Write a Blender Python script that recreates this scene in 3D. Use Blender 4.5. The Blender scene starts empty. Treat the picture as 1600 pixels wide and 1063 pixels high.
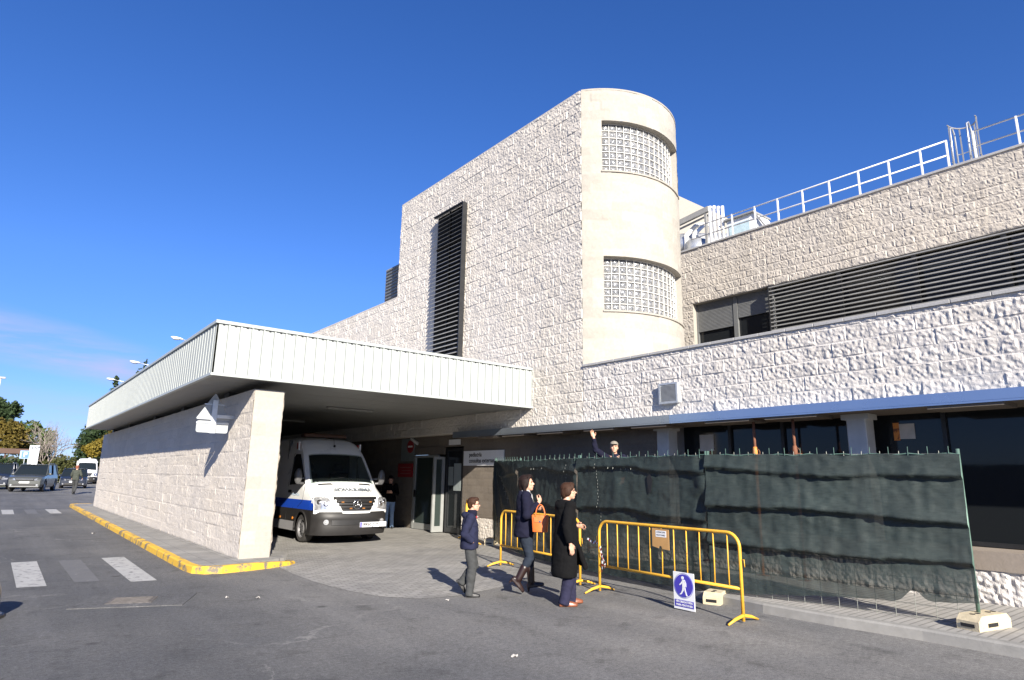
import bpy, bmesh, math, random
import numpy as np
from mathutils import Vector, Matrix, Euler
random.seed(11); rng = np.random.default_rng(5)
R = math.radians; PI = math.pi
S = bpy.context.scene; COL = S.collection

# ------------------------------------------------------------------ camera
f_px, pitch, yaw, roll = 994.0, R(12.23), R(38.42), R(0.96)
fh = Vector((math.sin(yaw), math.cos(yaw), 0)); r0 = Vector((math.cos(yaw), -math.sin(yaw), 0)); UPZ = Vector((0, 0, 1))
CF = fh*math.cos(pitch) + UPZ*math.sin(pitch); CU = -fh*math.sin(pitch) + UPZ*math.cos(pitch)
CR = r0*math.cos(roll) + CU*math.sin(roll); CU = -r0*math.sin(roll) + CU*math.cos(roll)
cam = bpy.data.cameras.new('camera'); co = bpy.data.objects.new('camera', cam); COL.objects.link(co)
co.matrix_world = Matrix(((CR.x, CU.x, -CF.x, 0), (CR.y, CU.y, -CF.y, 0), (CR.z, CU.z, -CF.z, 1.65), (0, 0, 0, 1)))
cam.sensor_width = 36; cam.lens = 36*f_px/1600; cam.clip_end = 5000; cam.clip_start = 0.05
S.camera = co

# ------------------------------------------------------------------ materials
def new_mat(name):
    m = bpy.data.materials.new(name); m.use_nodes = True
    nt = m.node_tree; b = nt.nodes['Principled BSDF']
    return m, nt, b
def N(nt, t, **k):
    n = nt.nodes.new(t)
    for a, v in k.items():
        if a.startswith('i_'): n.inputs[a[2:].replace('_', ' ')].default_value = v
        else: setattr(n, a, v)
    return n
def ramp(nt, stops):
    r = nt.nodes.new('ShaderNodeValToRGB'); cr = r.color_ramp
    while len(cr.elements) > len(stops): cr.elements.remove(cr.elements[-1])
    while len(cr.elements) < len(stops): cr.elements.new(0.5)
    for e, (p, c) in zip(cr.elements, stops):
        e.position = p; e.color = (*c, 1) if len(c) == 3 else c
    return r
def noise(nt, scale, detail=4, rough=0.55, vec=None, dim='3D'):
    n = N(nt, 'ShaderNodeTexNoise'); n.inputs['Scale'].default_value = scale
    n.inputs['Detail'].default_value = detail; n.inputs['Roughness'].default_value = rough
    if vec is not None: nt.links.new(vec, n.inputs['Vector'])
    return n
def mix(nt, a, b, fac, mode='MIX'):
    m = N(nt, 'ShaderNodeMix', data_type='RGBA', blend_type=mode)
    L = nt.links
    def put(s, v):
        if isinstance(v, (tuple, list)): s.default_value = (*v[:3], 1)
        elif isinstance(v, (int, float)): s.default_value = v
        else: L.new(v, s)
    put(m.inputs[0], fac); put(m.inputs[6], a); put(m.inputs[7], b)
    return m.outputs[2]
def mth(nt, op, a, b=None, clamp=False):
    m = N(nt, 'ShaderNodeMath', operation=op, use_clamp=clamp)
    for i, v in enumerate((a, b)):
        if v is None: continue
        if isinstance(v, (int, float)): m.inputs[i].default_value = v
        else: nt.links.new(v, m.inputs[i])
    return m.outputs[0]
def mat(name, c, rough=0.6, metal=0.0, var=0.12, scale=6.0, bump=0.0, bscale=60.0, c2=None, spec=0.5, coat=0.0, wear=None):
    """plain procedural material: colour with noise variation, optional bump and worn patches"""
    m, nt, b = new_mat(name); L = nt.links
    tc = N(nt, 'ShaderNodeTexCoord').outputs['Object']
    n1 = noise(nt, scale, 5, 0.6, tc)
    ca = tuple(max(0, x*(1-var)) for x in c); cb = c2 if c2 else tuple(min(1, x*(1+var)) for x in c)
    r = ramp(nt, [(0.3, ca), (0.7, cb)]); L.new(n1.outputs['Fac'], r.inputs[0]); col = r.outputs[0]
    if wear:
        n2 = noise(nt, wear[1], 6, 0.65, tc); rr = ramp(nt, [(wear[2], (0, 0, 0)), (wear[2]+0.08, (1, 1, 1))])
        L.new(n2.outputs['Fac'], rr.inputs[0]); col = mix(nt, col, wear[0], rr.outputs[0])
    L.new(col, b.inputs['Base Color'])
    rn = mth(nt, 'MULTIPLY_ADD', n1.outputs['Fac'], 0.2); rn.node.inputs[2].default_value = max(0.02, rough-0.1)
    L.new(rn, b.inputs['Roughness'])
    b.inputs['Metallic'].default_value = metal; b.inputs['Specular IOR Level'].default_value = spec
    if coat: b.inputs['Coat Weight'].default_value = coat; b.inputs['Coat Roughness'].default_value = 0.05
    if bump:
        n3 = noise(nt, bscale, 4, 0.6, tc); bp = N(nt, 'ShaderNodeBump'); bp.inputs['Strength'].default_value = bump
        bp.inputs['Distance'].default_value = 0.01; L.new(n3.outputs['Fac'], bp.inputs['Height']); L.new(bp.outputs[0], b.inputs['Normal'])
    return m

def stone(name, c, tonev=0.10, bump=0.5, stain=0.25, c_warm=None):
    """concrete block: per-block tone (mesh attribute), grain, rain streaks and dirt patches"""
    m, nt, b = new_mat(name); L = nt.links
    tc = N(nt, 'ShaderNodeTexCoord').outputs['Object']
    at = N(nt, 'ShaderNodeAttribute', attribute_name='tone').outputs['Fac']
    n1 = noise(nt, 14, 6, 0.7, tc); n2 = noise(nt, 0.7, 5, 0.6, tc)
    r1 = ramp(nt, [(0.3, tuple(x*0.90 for x in c)), (0.72, tuple(min(1, x*1.07) for x in c))]); L.new(n1.outputs['Fac'], r1.inputs[0])
    t = mth(nt, 'MULTIPLY_ADD', at, 2*tonev); t.node.inputs[2].default_value = 1-tonev
    g = N(nt, 'ShaderNodeCombineColor'); [L.new(t, g.inputs[i]) for i in range(3)]
    col = mix(nt, r1.outputs[0], g.outputs[0], 1.0, 'MULTIPLY')
    mp = N(nt, 'ShaderNodeMapping'); mp.inputs['Scale'].default_value = (2.2, 2.2, 0.22); L.new(tc, mp.inputs['Vector'])
    n3 = noise(nt, 1.2, 6, 0.65, mp.outputs[0])
    r3 = ramp(nt, [(0.5, (0, 0, 0)), (0.8, (1, 1, 1))]); L.new(n3.outputs['Fac'], r3.inputs[0])
    sf = mth(nt, 'MULTIPLY', r3.outputs[0], stain)
    col = mix(nt, col, tuple(x*k for x, k in zip(c, (0.62, 0.56, 0.48))), sf)
    r2 = ramp(nt, [(0.35, (0.93, 0.93, 0.94)), (0.7, (1.0, 0.985, 0.96))]); L.new(n2.outputs['Fac'], r2.inputs[0])
    col = mix(nt, col, r2.outputs[0], 1.0, 'MULTIPLY')
    L.new(col, b.inputs['Base Color']); b.inputs['Roughness'].default_value = 0.9; b.inputs['Specular IOR Level'].default_value = 0.2
    n4 = noise(nt, 38, 6, 0.75, tc); bp = N(nt, 'ShaderNodeBump'); bp.inputs['Strength'].default_value = bump; bp.inputs['Distance'].default_value = 0.022
    L.new(n4.outputs['Fac'], bp.inputs['Height']); L.new(bp.outputs[0], b.inputs['Normal'])
    return m

M = {}
M['stone_tower'] = stone('split_stone', (0.55, 0.515, 0.465), 0.06, stain=0.15)
M['stone_low'] = stone('split_stone_grey', (0.56, 0.535, 0.505), 0.07, stain=0.10)
M['stone_upper'] = stone('split_stone_warm', (0.475, 0.44, 0.39), 0.06)
M['stone_smooth'] = stone('smooth_stone', (0.35, 0.332, 0.295), 0.07, bump=0.15, stain=0.10)
M['stone_pier'] = stone('pier_stone', (0.57, 0.525, 0.465), 0.05, stain=0.12)
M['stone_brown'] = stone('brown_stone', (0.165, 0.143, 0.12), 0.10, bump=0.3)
M['coping'] = stone('coping', (0.42, 0.42, 0.42), 0.1, bump=0.2, stain=0.3)
M['sill_stone'] = stone('sill_stone', (0.30, 0.26, 0.22), 0.06, bump=0.2, stain=0.3)
M['concrete'] = mat('concrete', (0.36, 0.345, 0.31), 0.9, var=0.2, scale=9, bump=0.4, bscale=70, spec=0.2)
M['canopy_metal'] = mat('canopy_metal', (0.325, 0.348, 0.34), 0.6, 0.0, var=0.05, scale=1.5, spec=0.15)
M['canopy_trim'] = mat('canopy_trim', (0.34, 0.365, 0.35), 0.45, 0.0, var=0.06)
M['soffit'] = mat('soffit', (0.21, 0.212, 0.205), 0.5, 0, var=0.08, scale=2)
M['ceiling'] = mat('ceiling', (0.07, 0.075, 0.075), 0.7, 0, var=0.15, scale=1.5)
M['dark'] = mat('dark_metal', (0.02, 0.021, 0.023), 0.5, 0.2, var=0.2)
M['black'] = mat('black_plastic', (0.012, 0.012, 0.013), 0.5, 0)
M['fin'] = mat('fin_metal', (0.27, 0.27, 0.26), 0.5, 0.1, var=0.1)
M['fin_dark'] = mat('fin_dark_metal', (0.28, 0.28, 0.275), 0.5, 0.1, var=0.1)
M['shutter'] = mat('shutter', (0.15, 0.155, 0.155), 0.5, 0.1, var=0.08)
M['galv'] = mat('galvanised', (0.55, 0.57, 0.58), 0.4, 0.7, var=0.12, scale=8)
M['white_metal'] = mat('white_paint_metal', (0.72, 0.72, 0.70), 0.45, 0, var=0.05, scale=3)
M['white_dirty'] = mat('white_dirty', (0.42, 0.42, 0.40), 0.6, 0, var=0.12, scale=4)
M['blue_metal'] = mat('fascia_metal', (0.30, 0.40, 0.58), 0.28, 0.75, var=0.06, scale=0.8)
M['grey_metal'] = mat('fascia_grey_metal', (0.33, 0.37, 0.42), 0.3, 0.75, var=0.06, scale=0.8)
M['alu'] = mat('aluminium', (0.33, 0.34, 0.33), 0.4, 0.35, var=0.06)
def glass(name, c=(0.012, 0.014, 0.016), rough=0.04, spec=0.5):
    m, nt, b = new_mat(name); b.inputs['Base Color'].default_value = (*c, 1); b.inputs['Specular IOR Level'].default_value = spec
    tc = N(nt, 'ShaderNodeTexCoord').outputs['Object']; n = noise(nt, 1.3, 2, 0.5, tc)
    rr = ramp(nt, [(0.3, (rough,)*3), (0.8, (rough*2.0,)*3)]); nt.links.new(n.outputs['Fac'], rr.inputs[0]); nt.links.new(rr.outputs[0], b.inputs['Roughness'])
    return m
M['glass'] = glass('dark_glass', spec=0.35)
M['car_glass'] = glass('car_glass', (0.012, 0.016, 0.018), 0.03)
def clear_glass():
    m, nt, b = new_mat('windscreen_glass'); L = nt.links
    b.inputs['Base Color'].default_value = (0.01, 0.013, 0.013, 1); b.inputs['Roughness'].default_value = 0.03; b.inputs['Specular IOR Level'].default_value = 0.4
    tr = N(nt, 'ShaderNodeBsdfTransparent'); tr.inputs['Color'].default_value = (0.75, 0.82, 0.80, 1); ms = N(nt, 'ShaderNodeMixShader'); ms.inputs[0].default_value = 0.38
    L.new(tr.outputs[0], ms.inputs[1]); L.new(b.outputs[0], ms.inputs[2]); L.new(ms.outputs[0], nt.nodes['Material Output'].inputs['Surface']); return m
M['windscreen'] = clear_glass()
M['door_glass'] = glass('door_glass', (0.03, 0.04, 0.037), 0.08)
def glass_block():
    m, nt, b = new_mat('glass_block'); L = nt.links
    tc = N(nt, 'ShaderNodeTexCoord').outputs['Object']
    n = noise(nt, 22, 3, 0.6, tc); n.inputs['Distortion'].default_value = 1.5
    r = ramp(nt, [(0.36, (0.055, 0.057, 0.06)), (0.5, (0.155, 0.16, 0.165)), (0.68, (0.40, 0.40, 0.40))]); L.new(n.outputs['Fac'], r.inputs[0])
    L.new(r.outputs[0], b.inputs['Base Color']); b.inputs['Roughness'].default_value = 0.13; b.inputs['Specular IOR Level'].default_value = 0.8
    bp = N(nt, 'ShaderNodeBump'); bp.inputs['Strength'].default_value = 0.35; bp.inputs['Distance'].default_value = 0.01
    L.new(n.outputs['Fac'], bp.inputs['Height']); L.new(bp.outputs[0], b.inputs['Normal'])
    return m
M['glass_block'] = glass_block()
M['mortar'] = mat('white_mortar', (0.52, 0.515, 0.49), 0.8, 0)

def asphalt():
    m, nt, b = new_mat('asphalt'); L = nt.links
    tc = N(nt, 'ShaderNodeTexCoord').outputs['Object']
    fine = noise(nt, 120, 3, 0.8, tc); med = noise(nt, 42, 5, 0.8, tc); big = noise(nt, 0.35, 5, 0.6, tc); blot = noise(nt, 2.1, 6, 0.65, tc)
    r = ramp(nt, [(0.30, (0.070, 0.070, 0.070)), (0.52, (0.115, 0.115, 0.114)), (0.74, (0.21, 0.208, 0.204))]); L.new(fine.outputs['Fac'], r.inputs[0])
    rm = ramp(nt, [(0.32, (0.66,)*3), (0.68, (1.30,)*3)]); L.new(med.outputs['Fac'], rm.inputs[0])
    col = mix(nt, r.outputs[0], rm.outputs[0], 1.0, 'MULTIPLY')
    rb = ramp(nt, [(0.36, (0.84, 0.85, 0.88)), (0.66, (1.22, 1.20, 1.17))]); L.new(big.outputs['Fac'], rb.inputs[0])
    col = mix(nt, col, rb.outputs[0], 1.0, 'MULTIPLY')
    rbl = ramp(nt, [(0.33, (0.70,)*3), (0.45, (1.0,)*3), (0.62, (1.0,)*3), (0.75, (1.15,)*3)]); L.new(blot.outputs['Fac'], rbl.inputs[0])
    col = mix(nt, col, rbl.outputs[0], 1.0, 'MULTIPLY')
    gr = noise(nt, 17, 4, 0.75, tc); rg_ = ramp(nt, [(0.3, (0.74,)*3), (0.7, (1.26,)*3)]); L.new(gr.outputs['Fac'], rg_.inputs[0]); col = mix(nt, col, rg_.outputs[0], 1.0, 'MULTIPLY')
    # older, dustier and paler tarmac towards the building, darker newer tarmac in the through road
    sx = N(nt, 'ShaderNodeSeparateXYZ'); L.new(tc, sx.inputs[0]); wx = noise(nt, 0.5, 4, 0.6, tc)
    px = mth(nt, 'ADD', sx.outputs[0], mth(nt, 'MULTIPLY', mth(nt, 'SUBTRACT', wx.outputs['Fac'], 0.5), 2.5)); px = mth(nt, 'MULTIPLY', px, 0.1)
    rx = ramp(nt, [(0.16, (0.82, 0.83, 0.85)), (0.29, (1.0, 1.0, 1.0)), (0.43, (1.28, 1.27, 1.25)), (0.80, (1.48, 1.46, 1.41))]); L.new(px, rx.inputs[0]); col = mix(nt, col, rx.outputs[0], 1.0, 'MULTIPLY')
    # long wheel wear along the road
    mp = N(nt, 'ShaderNodeMapping'); mp.inputs['Scale'].default_value = (0.8, 0.05, 1); mp.inputs['Rotation'].default_value = (0, 0, R(-8)); L.new(tc, mp.inputs['Vector'])
    st = noise(nt, 2.0, 4, 0.6, mp.outputs[0]); rs = ramp(nt, [(0.35, (0.9,)*3), (0.65, (1.12,)*3)]); L.new(st.outputs['Fac'], rs.inputs[0])
    col = mix(nt, col, rs.outputs[0], 1.0, 'MULTIPLY')
    # cracks
    dn = noise(nt, 1.7, 6, 0.65, tc); vm = N(nt, 'ShaderNodeVectorMath', operation='MULTIPLY_ADD'); L.new(dn.outputs['Color'], vm.inputs[0]); vm.inputs[1].default_value = (0.9, 0.9, 0); L.new(tc, vm.inputs[2])
    vo = N(nt, 'ShaderNodeTexVoronoi', feature='DISTANCE_TO_EDGE'); vo.inputs['Scale'].default_value = 0.33; L.new(vm.outputs[0], vo.inputs['Vector'])
    rc = ramp(nt, [(0.0, (1, 1, 1)), (0.002, (0.6,)*3), (0.0045, (0, 0, 0))]); L.new(vo.outputs['Distance'], rc.inputs[0])
    mk = noise(nt, 0.6, 3, 0.5, tc); rk = ramp(nt, [(0.50, (0, 0, 0)), (0.60, (0.65,)*3)]); L.new(mk.outputs['Fac'], rk.inputs[0])
    cf = mth(nt, 'MULTIPLY', rc.outputs[0], rk.outputs[0]); col = mix(nt, col, (0.27, 0.265, 0.25), cf)
    # oil drips
    vd = N(nt, 'ShaderNodeTexVoronoi', feature='F1'); vd.inputs['Scale'].default_value = 0.75; L.new(tc, vd.inputs['Vector'])
    rd = ramp(nt, [(0.03, (0.7,)*3), (0.07, (0, 0, 0))]); L.new(vd.outputs['Distance'], rd.inputs[0]); col = mix(nt, col, (0.035, 0.034, 0.033), rd.outputs[0])
    L.new(col, b.inputs['Base Color']); b.inputs['Roughness'].default_value = 0.85; b.inputs['Specular IOR Level'].default_value = 0.3
    bp = N(nt, 'ShaderNodeBump'); bp.inputs['Strength'].default_value = 0.55; bp.inputs['Distance'].default_value = 0.008
    L.new(fine.outputs['Fac'], bp.inputs['Height'])
    bp2 = N(nt, 'ShaderNodeBump'); bp2.inputs['Strength'].default_value = 0.4; bp2.inputs['Distance'].default_value = 0.02
    L.new(med.outputs['Fac'], bp2.inputs['Height']); L.new(bp.outputs[0], bp2.inputs['Normal']); L.new(bp2.outputs[0], b.inputs['Normal'])
    return m
M['asphalt'] = asphalt()
def paving():
    m, nt, b = new_mat('block_paving'); L = nt.links
    tc = N(nt, 'ShaderNodeTexCoord').outputs['Object']
    dn = noise(nt, 9, 3, 0.5, tc); vm = N(nt, 'ShaderNodeVectorMath', operation='MULTIPLY_ADD'); L.new(dn.outputs['Color'], vm.inputs[0]); vm.inputs[1].default_value = (0.02, 0.02, 0); L.new(tc, vm.inputs[2])
    br = N(nt, 'ShaderNodeTexBrick'); br.inputs['Scale'].default_value = 1.0; br.inputs['Brick Width'].default_value = 0.2; br.inputs['Row Height'].default_value = 0.1
    br.inputs['Mortar Size'].default_value = 0.007; br.inputs['Color1'].default_value = (0.225, 0.22, 0.208, 1); br.inputs['Color2'].default_value = (0.29, 0.284, 0.27, 1); br.inputs['Mortar'].default_value = (0.13, 0.127, 0.12, 1)
    L.new(vm.outputs[0], br.inputs['Vector'])
    fine = noise(nt, 130, 4, 0.7, tc); rf = ramp(nt, [(0.3, (0.82,)*3), (0.7, (1.18,)*3)]); L.new(fine.outputs['Fac'], rf.inputs[0])
    col = mix(nt, br.outputs['Color'], rf.outputs[0], 1.0, 'MULTIPLY')
    big = noise(nt, 0.9, 6, 0.65, tc); rb = ramp(nt, [(0.35, (0.80, 0.80, 0.81)), (0.65, (1.1, 1.09, 1.07))]); L.new(big.outputs['Fac'], rb.inputs[0])
    col = mix(nt, col, rb.outputs[0], 1.0, 'MULTIPLY')
    L.new(col, b.inputs['Base Color']); b.inputs['Roughness'].default_value = 0.88; b.inputs['Specular IOR Level'].default_value = 0.25
    h = mth(nt, 'MULTIPLY_ADD', fine.outputs['Fac'], 0.25); L.new(br.outputs['Fac'], h.node.inputs[2]); inv = mth(nt, 'SUBTRACT', 1.0, h)
    bp = N(nt, 'ShaderNodeBump'); bp.inputs['Strength'].default_value = 0.6; bp.inputs['Distance'].default_value = 0.008; L.new(inv, bp.inputs['Height']); L.new(bp.outputs[0], b.inputs['Normal'])
    return m
M['paving'] = paving()
def slabs():
    m, nt, b = new_mat('pavement_slabs'); L = nt.links
    tc = N(nt, 'ShaderNodeTexCoord').outputs['Object']
    br = N(nt, 'ShaderNodeTexBrick'); br.offset = 0.0; br.inputs['Brick Width'].default_value = 0.4; br.inputs['Row Height'].default_value = 0.4; br.inputs['Scale'].default_value = 1.0
    br.inputs['Mortar Size'].default_value = 0.006; br.inputs['Color1'].default_value = (0.20, 0.195, 0.185, 1); br.inputs['Color2'].default_value = (0.235, 0.23, 0.215, 1); br.inputs['Mortar'].default_value = (0.12, 0.115, 0.11, 1)
    L.new(tc, br.inputs['Vector'])
    n = noise(nt, 2.2, 6, 0.65, tc); r = ramp(nt, [(0.35, (0.8,)*3), (0.65, (1.1,)*3)]); L.new(n.outputs['Fac'], r.inputs[0])
    f = noise(nt, 120, 3, 0.7, tc); rf = ramp(nt, [(0.3, (0.88,)*3), (0.7, (1.1,)*3)]); L.new(f.outputs['Fac'], rf.inputs[0])
    c = mix(nt, br.outputs['Color'], r.outputs[0], 1.0, 'MULTIPLY'); c = mix(nt, c, rf.outputs[0], 1.0, 'MULTIPLY')
    L.new(c, b.inputs['Base Color']); b.inputs['Roughness'].default_value = 0.9
    bp = N(nt, 'ShaderNodeBump'); bp.inputs['Strength'].default_value = 0.3; bp.inputs['Distance'].default_value = 0.006; L.new(f.outputs['Fac'], bp.inputs['Height']); L.new(bp.outputs[0], b.inputs['Normal'])
    return m
M['slabs'] = slabs()
def tactile():
    m, nt, b = new_mat('ribbed_tiles'); L = nt.links
    tc = N(nt, 'ShaderNodeTexCoord').outputs['Object']
    sp = N(nt, 'ShaderNodeSeparateXYZ'); L.new(tc, sp.inputs[0])
    w = mth(nt, 'FRACT', mth(nt, 'MULTIPLY', sp.outputs[1], 11.0)); r = ramp(nt, [(0.0, (0.15, 0.145, 0.135)), (0.2, (0.31, 0.30, 0.28)), (0.85, (0.31, 0.30, 0.28)), (1.0, (0.15, 0.145, 0.135))]); L.new(w, r.inputs[0])
    n = noise(nt, 3, 5, 0.6, tc); rn = ramp(nt, [(0.35, (0.82,)*3), (0.65, (1.08,)*3)]); L.new(n.outputs['Fac'], rn.inputs[0])
    L.new(mix(nt, r.outputs[0], rn.outputs[0], 1.0, 'MULTIPLY'), b.inputs['Base Color']); b.inputs['Roughness'].default_value = 0.85
    bp = N(nt, 'ShaderNodeBump'); bp.inputs['Strength'].default_value = 0.8; bp.inputs['Distance'].default_value = 0.01; L.new(r.outputs[0], bp.inputs['Height']); L.new(bp.outputs[0], b.inputs['Normal'])
    return m
M['tactile'] = tactile()
M['kerb'] = mat('kerb_stone', (0.24, 0.235, 0.22), 0.9, var=0.15, scale=5, bump=0.3)
M['kerb_yellow'] = mat('kerb_yellow_paint', (0.60, 0.36, 0.03), 0.75, var=0.12, scale=5, bump=0.3, wear=((0.15, 0.13, 0.10), 4.0, 0.51))
M['road_paint'] = mat('worn_road_paint', (0.33, 0.33, 0.32), 0.8, var=0.12, scale=5, wear=((0.15, 0.15, 0.15), 8.0, 0.54), bump=0.3, bscale=140)
M['road_paint_faint'] = mat('faded_road_paint', (0.104, 0.105, 0.108), 0.85, var=0.12, scale=5, wear=((0.20, 0.20, 0.195), 9.0, 0.60), bump=0.3, bscale=140)
M['rust'] = mat('rusty_iron', (0.115, 0.105, 0.098), 0.8, 0.3, var=0.35, scale=18, bump=0.5, bscale=50)
M['yellow_barrier'] = mat('yellow_barrier_paint', (0.66, 0.36, 0.035), 0.45, 0, var=0.12, scale=7, wear=((0.16, 0.06, 0.02), 13.0, 0.63), bump=0.15)
M['orange_prop'] = mat('orange_prop_paint', (0.55, 0.20, 0.04), 0.6, 0, var=0.2, scale=9, wear=((0.15, 0.05, 0.02), 9.0, 0.56))
M['rust_prop'] = mat('rusty_prop', (0.16, 0.065, 0.035), 0.8, 0.1, var=0.3, scale=11)
M['green_post'] = mat('green_post', (0.10, 0.17, 0.14), 0.5, 0.3, var=0.2, scale=10)
M['wire'] = mat('fence_wire', (0.20, 0.21, 0.19), 0.5, 0.6, var=0.2)
M['cream_block'] = mat('cream_concrete', (0.50, 0.43, 0.29), 0.9, var=0.15, scale=12, bump=0.5, bscale=60)
M['cardboard'] = mat('brown_board', (0.42, 0.24, 0.09), 0.8, 0, var=0.1)
M['sign_white'] = mat('sign_white', (0.70, 0.71, 0.72), 0.45, 0, var=0.03)
M['sign_grey'] = mat('sign_back_grey', (0.34, 0.36, 0.37), 0.5, 0.2, var=0.06)
M['sign_blue'] = mat('sign_blue', (0.055, 0.045, 0.36), 0.4, 0, var=0.03)
M['sign_red'] = mat('sign_red', (0.27, 0.018, 0.022), 0.5, 0, var=0.05)
M['text_dark'] = mat('lettering_dark', (0.02, 0.02, 0.022), 0.6, 0)
M['text_grey'] = mat('lettering_grey', (0.14, 0.16, 0.18), 0.5, 0)
def netting(name, dens):
    m, nt, b = new_mat(name); L = nt.links
    tc = N(nt, 'ShaderNodeTexCoord').outputs['Object']
    mp = N(nt, 'ShaderNodeMapping'); mp.inputs['Scale'].default_value = (1, 1, 6); L.new(tc, mp.inputs['Vector'])
    n = noise(nt, 9, 6, 0.7, mp.outputs[0]); n2 = noise(nt, 1.1, 5, 0.65, tc)
    r = ramp(nt, [(0.3, (0.010, 0.0175, 0.0175)), (0.7, (0.025, 0.037, 0.036))]); L.new(n.outputs['Fac'], r.inputs[0])
    r2 = ramp(nt, [(0.35, (0.75,)*3), (0.7, (1.25, 1.25, 1.22))]); L.new(n2.outputs['Fac'], r2.inputs[0])
    col = mix(nt, r.outputs[0], r2.outputs[0], 1.0, 'MULTIPLY')
    n4 = noise(nt, 4.5, 7, 0.75, tc); r4 = ramp(nt, [(0.69, (0, 0, 0)), (0.78, (0.45,)*3)]); L.new(n4.outputs['Fac'], r4.inputs[0])
    col = mix(nt, col, (0.20, 0.19, 0.15), r4.outputs[0])
    L.new(col, b.inputs['Base Color']); b.inputs['Roughness'].default_value = 0.65; b.inputs['Specular IOR Level'].default_value = 0.4
    n5 = noise(nt, 260, 2, 0.5, tc); bp = N(nt, 'ShaderNodeBump'); bp.inputs['Strength'].default_value = 0.6; bp.inputs['Distance'].default_value = 0.006
    L.new(n5.outputs['Fac'], bp.inputs['Height']); L.new(bp.outputs[0], b.inputs['Normal'])
    tr = N(nt, 'ShaderNodeBsdfTransparent'); ms = N(nt, 'ShaderNodeMixShader')
    at = N(nt, 'ShaderNodeAttribute', attribute_name='thin').outputs['Fac']
    fac = mth(nt, 'SUBTRACT', dens, at, clamp=True)
    L.new(fac, ms.inputs[0]); L.new(tr.outputs[0], ms.inputs[1]); L.new(b.outputs[0], ms.inputs[2])
    L.new(ms.outputs[0], nt.nodes['Material Output'].inputs['Surface'])
    return m
M['net'] = netting('green_netting', 0.98)
# vehicles
M['amb_white'] = mat('ambulance_white', (0.72, 0.73, 0.73), 0.3, 0, var=0.03, scale=2, coat=0.5)
M['amb_blue'] = mat('ambulance_blue', (0.012, 0.06, 0.42), 0.3, 0, var=0.05, coat=0.4)
M['amb_dark'] = mat('dark_grey_plastic', (0.014, 0.013, 0.013), 0.55, 0, var=0.1)
M['amb_silver'] = mat('silver_panel', (0.42, 0.42, 0.43), 0.35, 0.4, var=0.05)
M['chrome'] = mat('chrome', (0.72, 0.72, 0.73), 0.15, 1.0, var=0.03)
M['lamp_glass'] = mat('headlamp_glass', (0.45, 0.46, 0.48), 0.1, 0.6, var=0.5, scale=14, coat=1.0)
M['amber'] = mat('amber_plastic', (0.50, 0.17, 0.02), 0.35, 0)
M['red_lens'] = mat('red_lens', (0.30, 0.015, 0.015), 0.3, 0)
M['tyre'] = mat('tyre_rubber', (0.030, 0.028, 0.027), 0.85, 0, var=0.2, bump=0.2)
M['rim'] = mat('steel_rim', (0.28, 0.28, 0.29), 0.4, 0.7, var=0.15)
def paint(name, c, metal=0.3): return mat(name, c, 0.32, metal, var=0.05, scale=2, coat=0.6)
M['p_silver_green'] = paint('grey_green_paint', (0.075, 0.08, 0.075))
M['p_dark'] = paint('dark_blue_paint', (0.022, 0.028, 0.045))
M['p_navy'] = paint('navy_paint', (0.012, 0.014, 0.05))
M['p_white'] = paint('white_paint', (0.68, 0.69, 0.70), 0)
M['p_blue'] = paint('pale_blue_paint', (0.16, 0.22, 0.30))
M['p_red'] = paint('dark_red_paint', (0.18, 0.02, 0.02))
# people
M['skin'] = mat('skin', (0.52, 0.29, 0.20), 0.55, 0, var=0.06, scale=20)
M['hair_brown'] = mat('brown_hair', (0.036, 0.017, 0.010), 0.6, 0, var=0.4, scale=70, bump=0.5, bscale=90, spec=0.15)
M['hair_dark'] = mat('dark_hair', (0.013, 0.007, 0.006), 0.6, 0, var=0.4, scale=70, bump=0.5, bscale=90, spec=0.15)
def cloth(name, c, b=0.35): return mat(name, c, 0.92, 0, var=0.18, scale=11, bump=b, bscale=38, spec=0.15)
M['navy_cloth'] = cloth('navy_cloth', (0.0085, 0.009, 0.021))
M['boy_jacket'] = cloth('blue_jacket', (0.016, 0.018, 0.040))
M['charcoal'] = cloth('charcoal_cloth', (0.045, 0.047, 0.048))
M['black_cloth'] = cloth('black_wool', (0.004, 0.004, 0.0045), 0.25)
M['navy_trouser'] = cloth('navy_trouser', (0.020, 0.020, 0.042))
M['denim_dark'] = cloth('dark_denim', (0.018, 0.024, 0.036))
M['denim_light'] = cloth('light_denim', (0.22, 0.32, 0.48))
M['olive'] = cloth('olive_cloth', (0.052, 0.058, 0.048))
M['scarf_grey'] = cloth('grey_scarf', (0.36, 0.36, 0.36), 0.6)
M['scarf_red'] = cloth('red_cloth', (0.30, 0.05, 0.05))
M['leather_orange'] = mat('orange_leather', (0.56, 0.125, 0.022), 0.45, 0, var=0.12, scale=14, bump=0.2)
M['leather_brown'] = mat('brown_leather', (0.17, 0.055, 0.025), 0.35, 0, var=0.15, scale=14)
M['leather_dark'] = mat('dark_leather', (0.018, 0.008, 0.007), 0.4, 0, var=0.15)
M['cap'] = cloth('grey_cap', (0.20, 0.18, 0.15))
M['paper'] = mat('paper', (0.42, 0.40, 0.37), 0.8, 0)
M['eye'] = mat('dark_eye', (0.02, 0.015, 0.012), 0.3, 0)
M['lip'] = mat('lip', (0.36, 0.14, 0.11), 0.5, 0)
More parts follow.
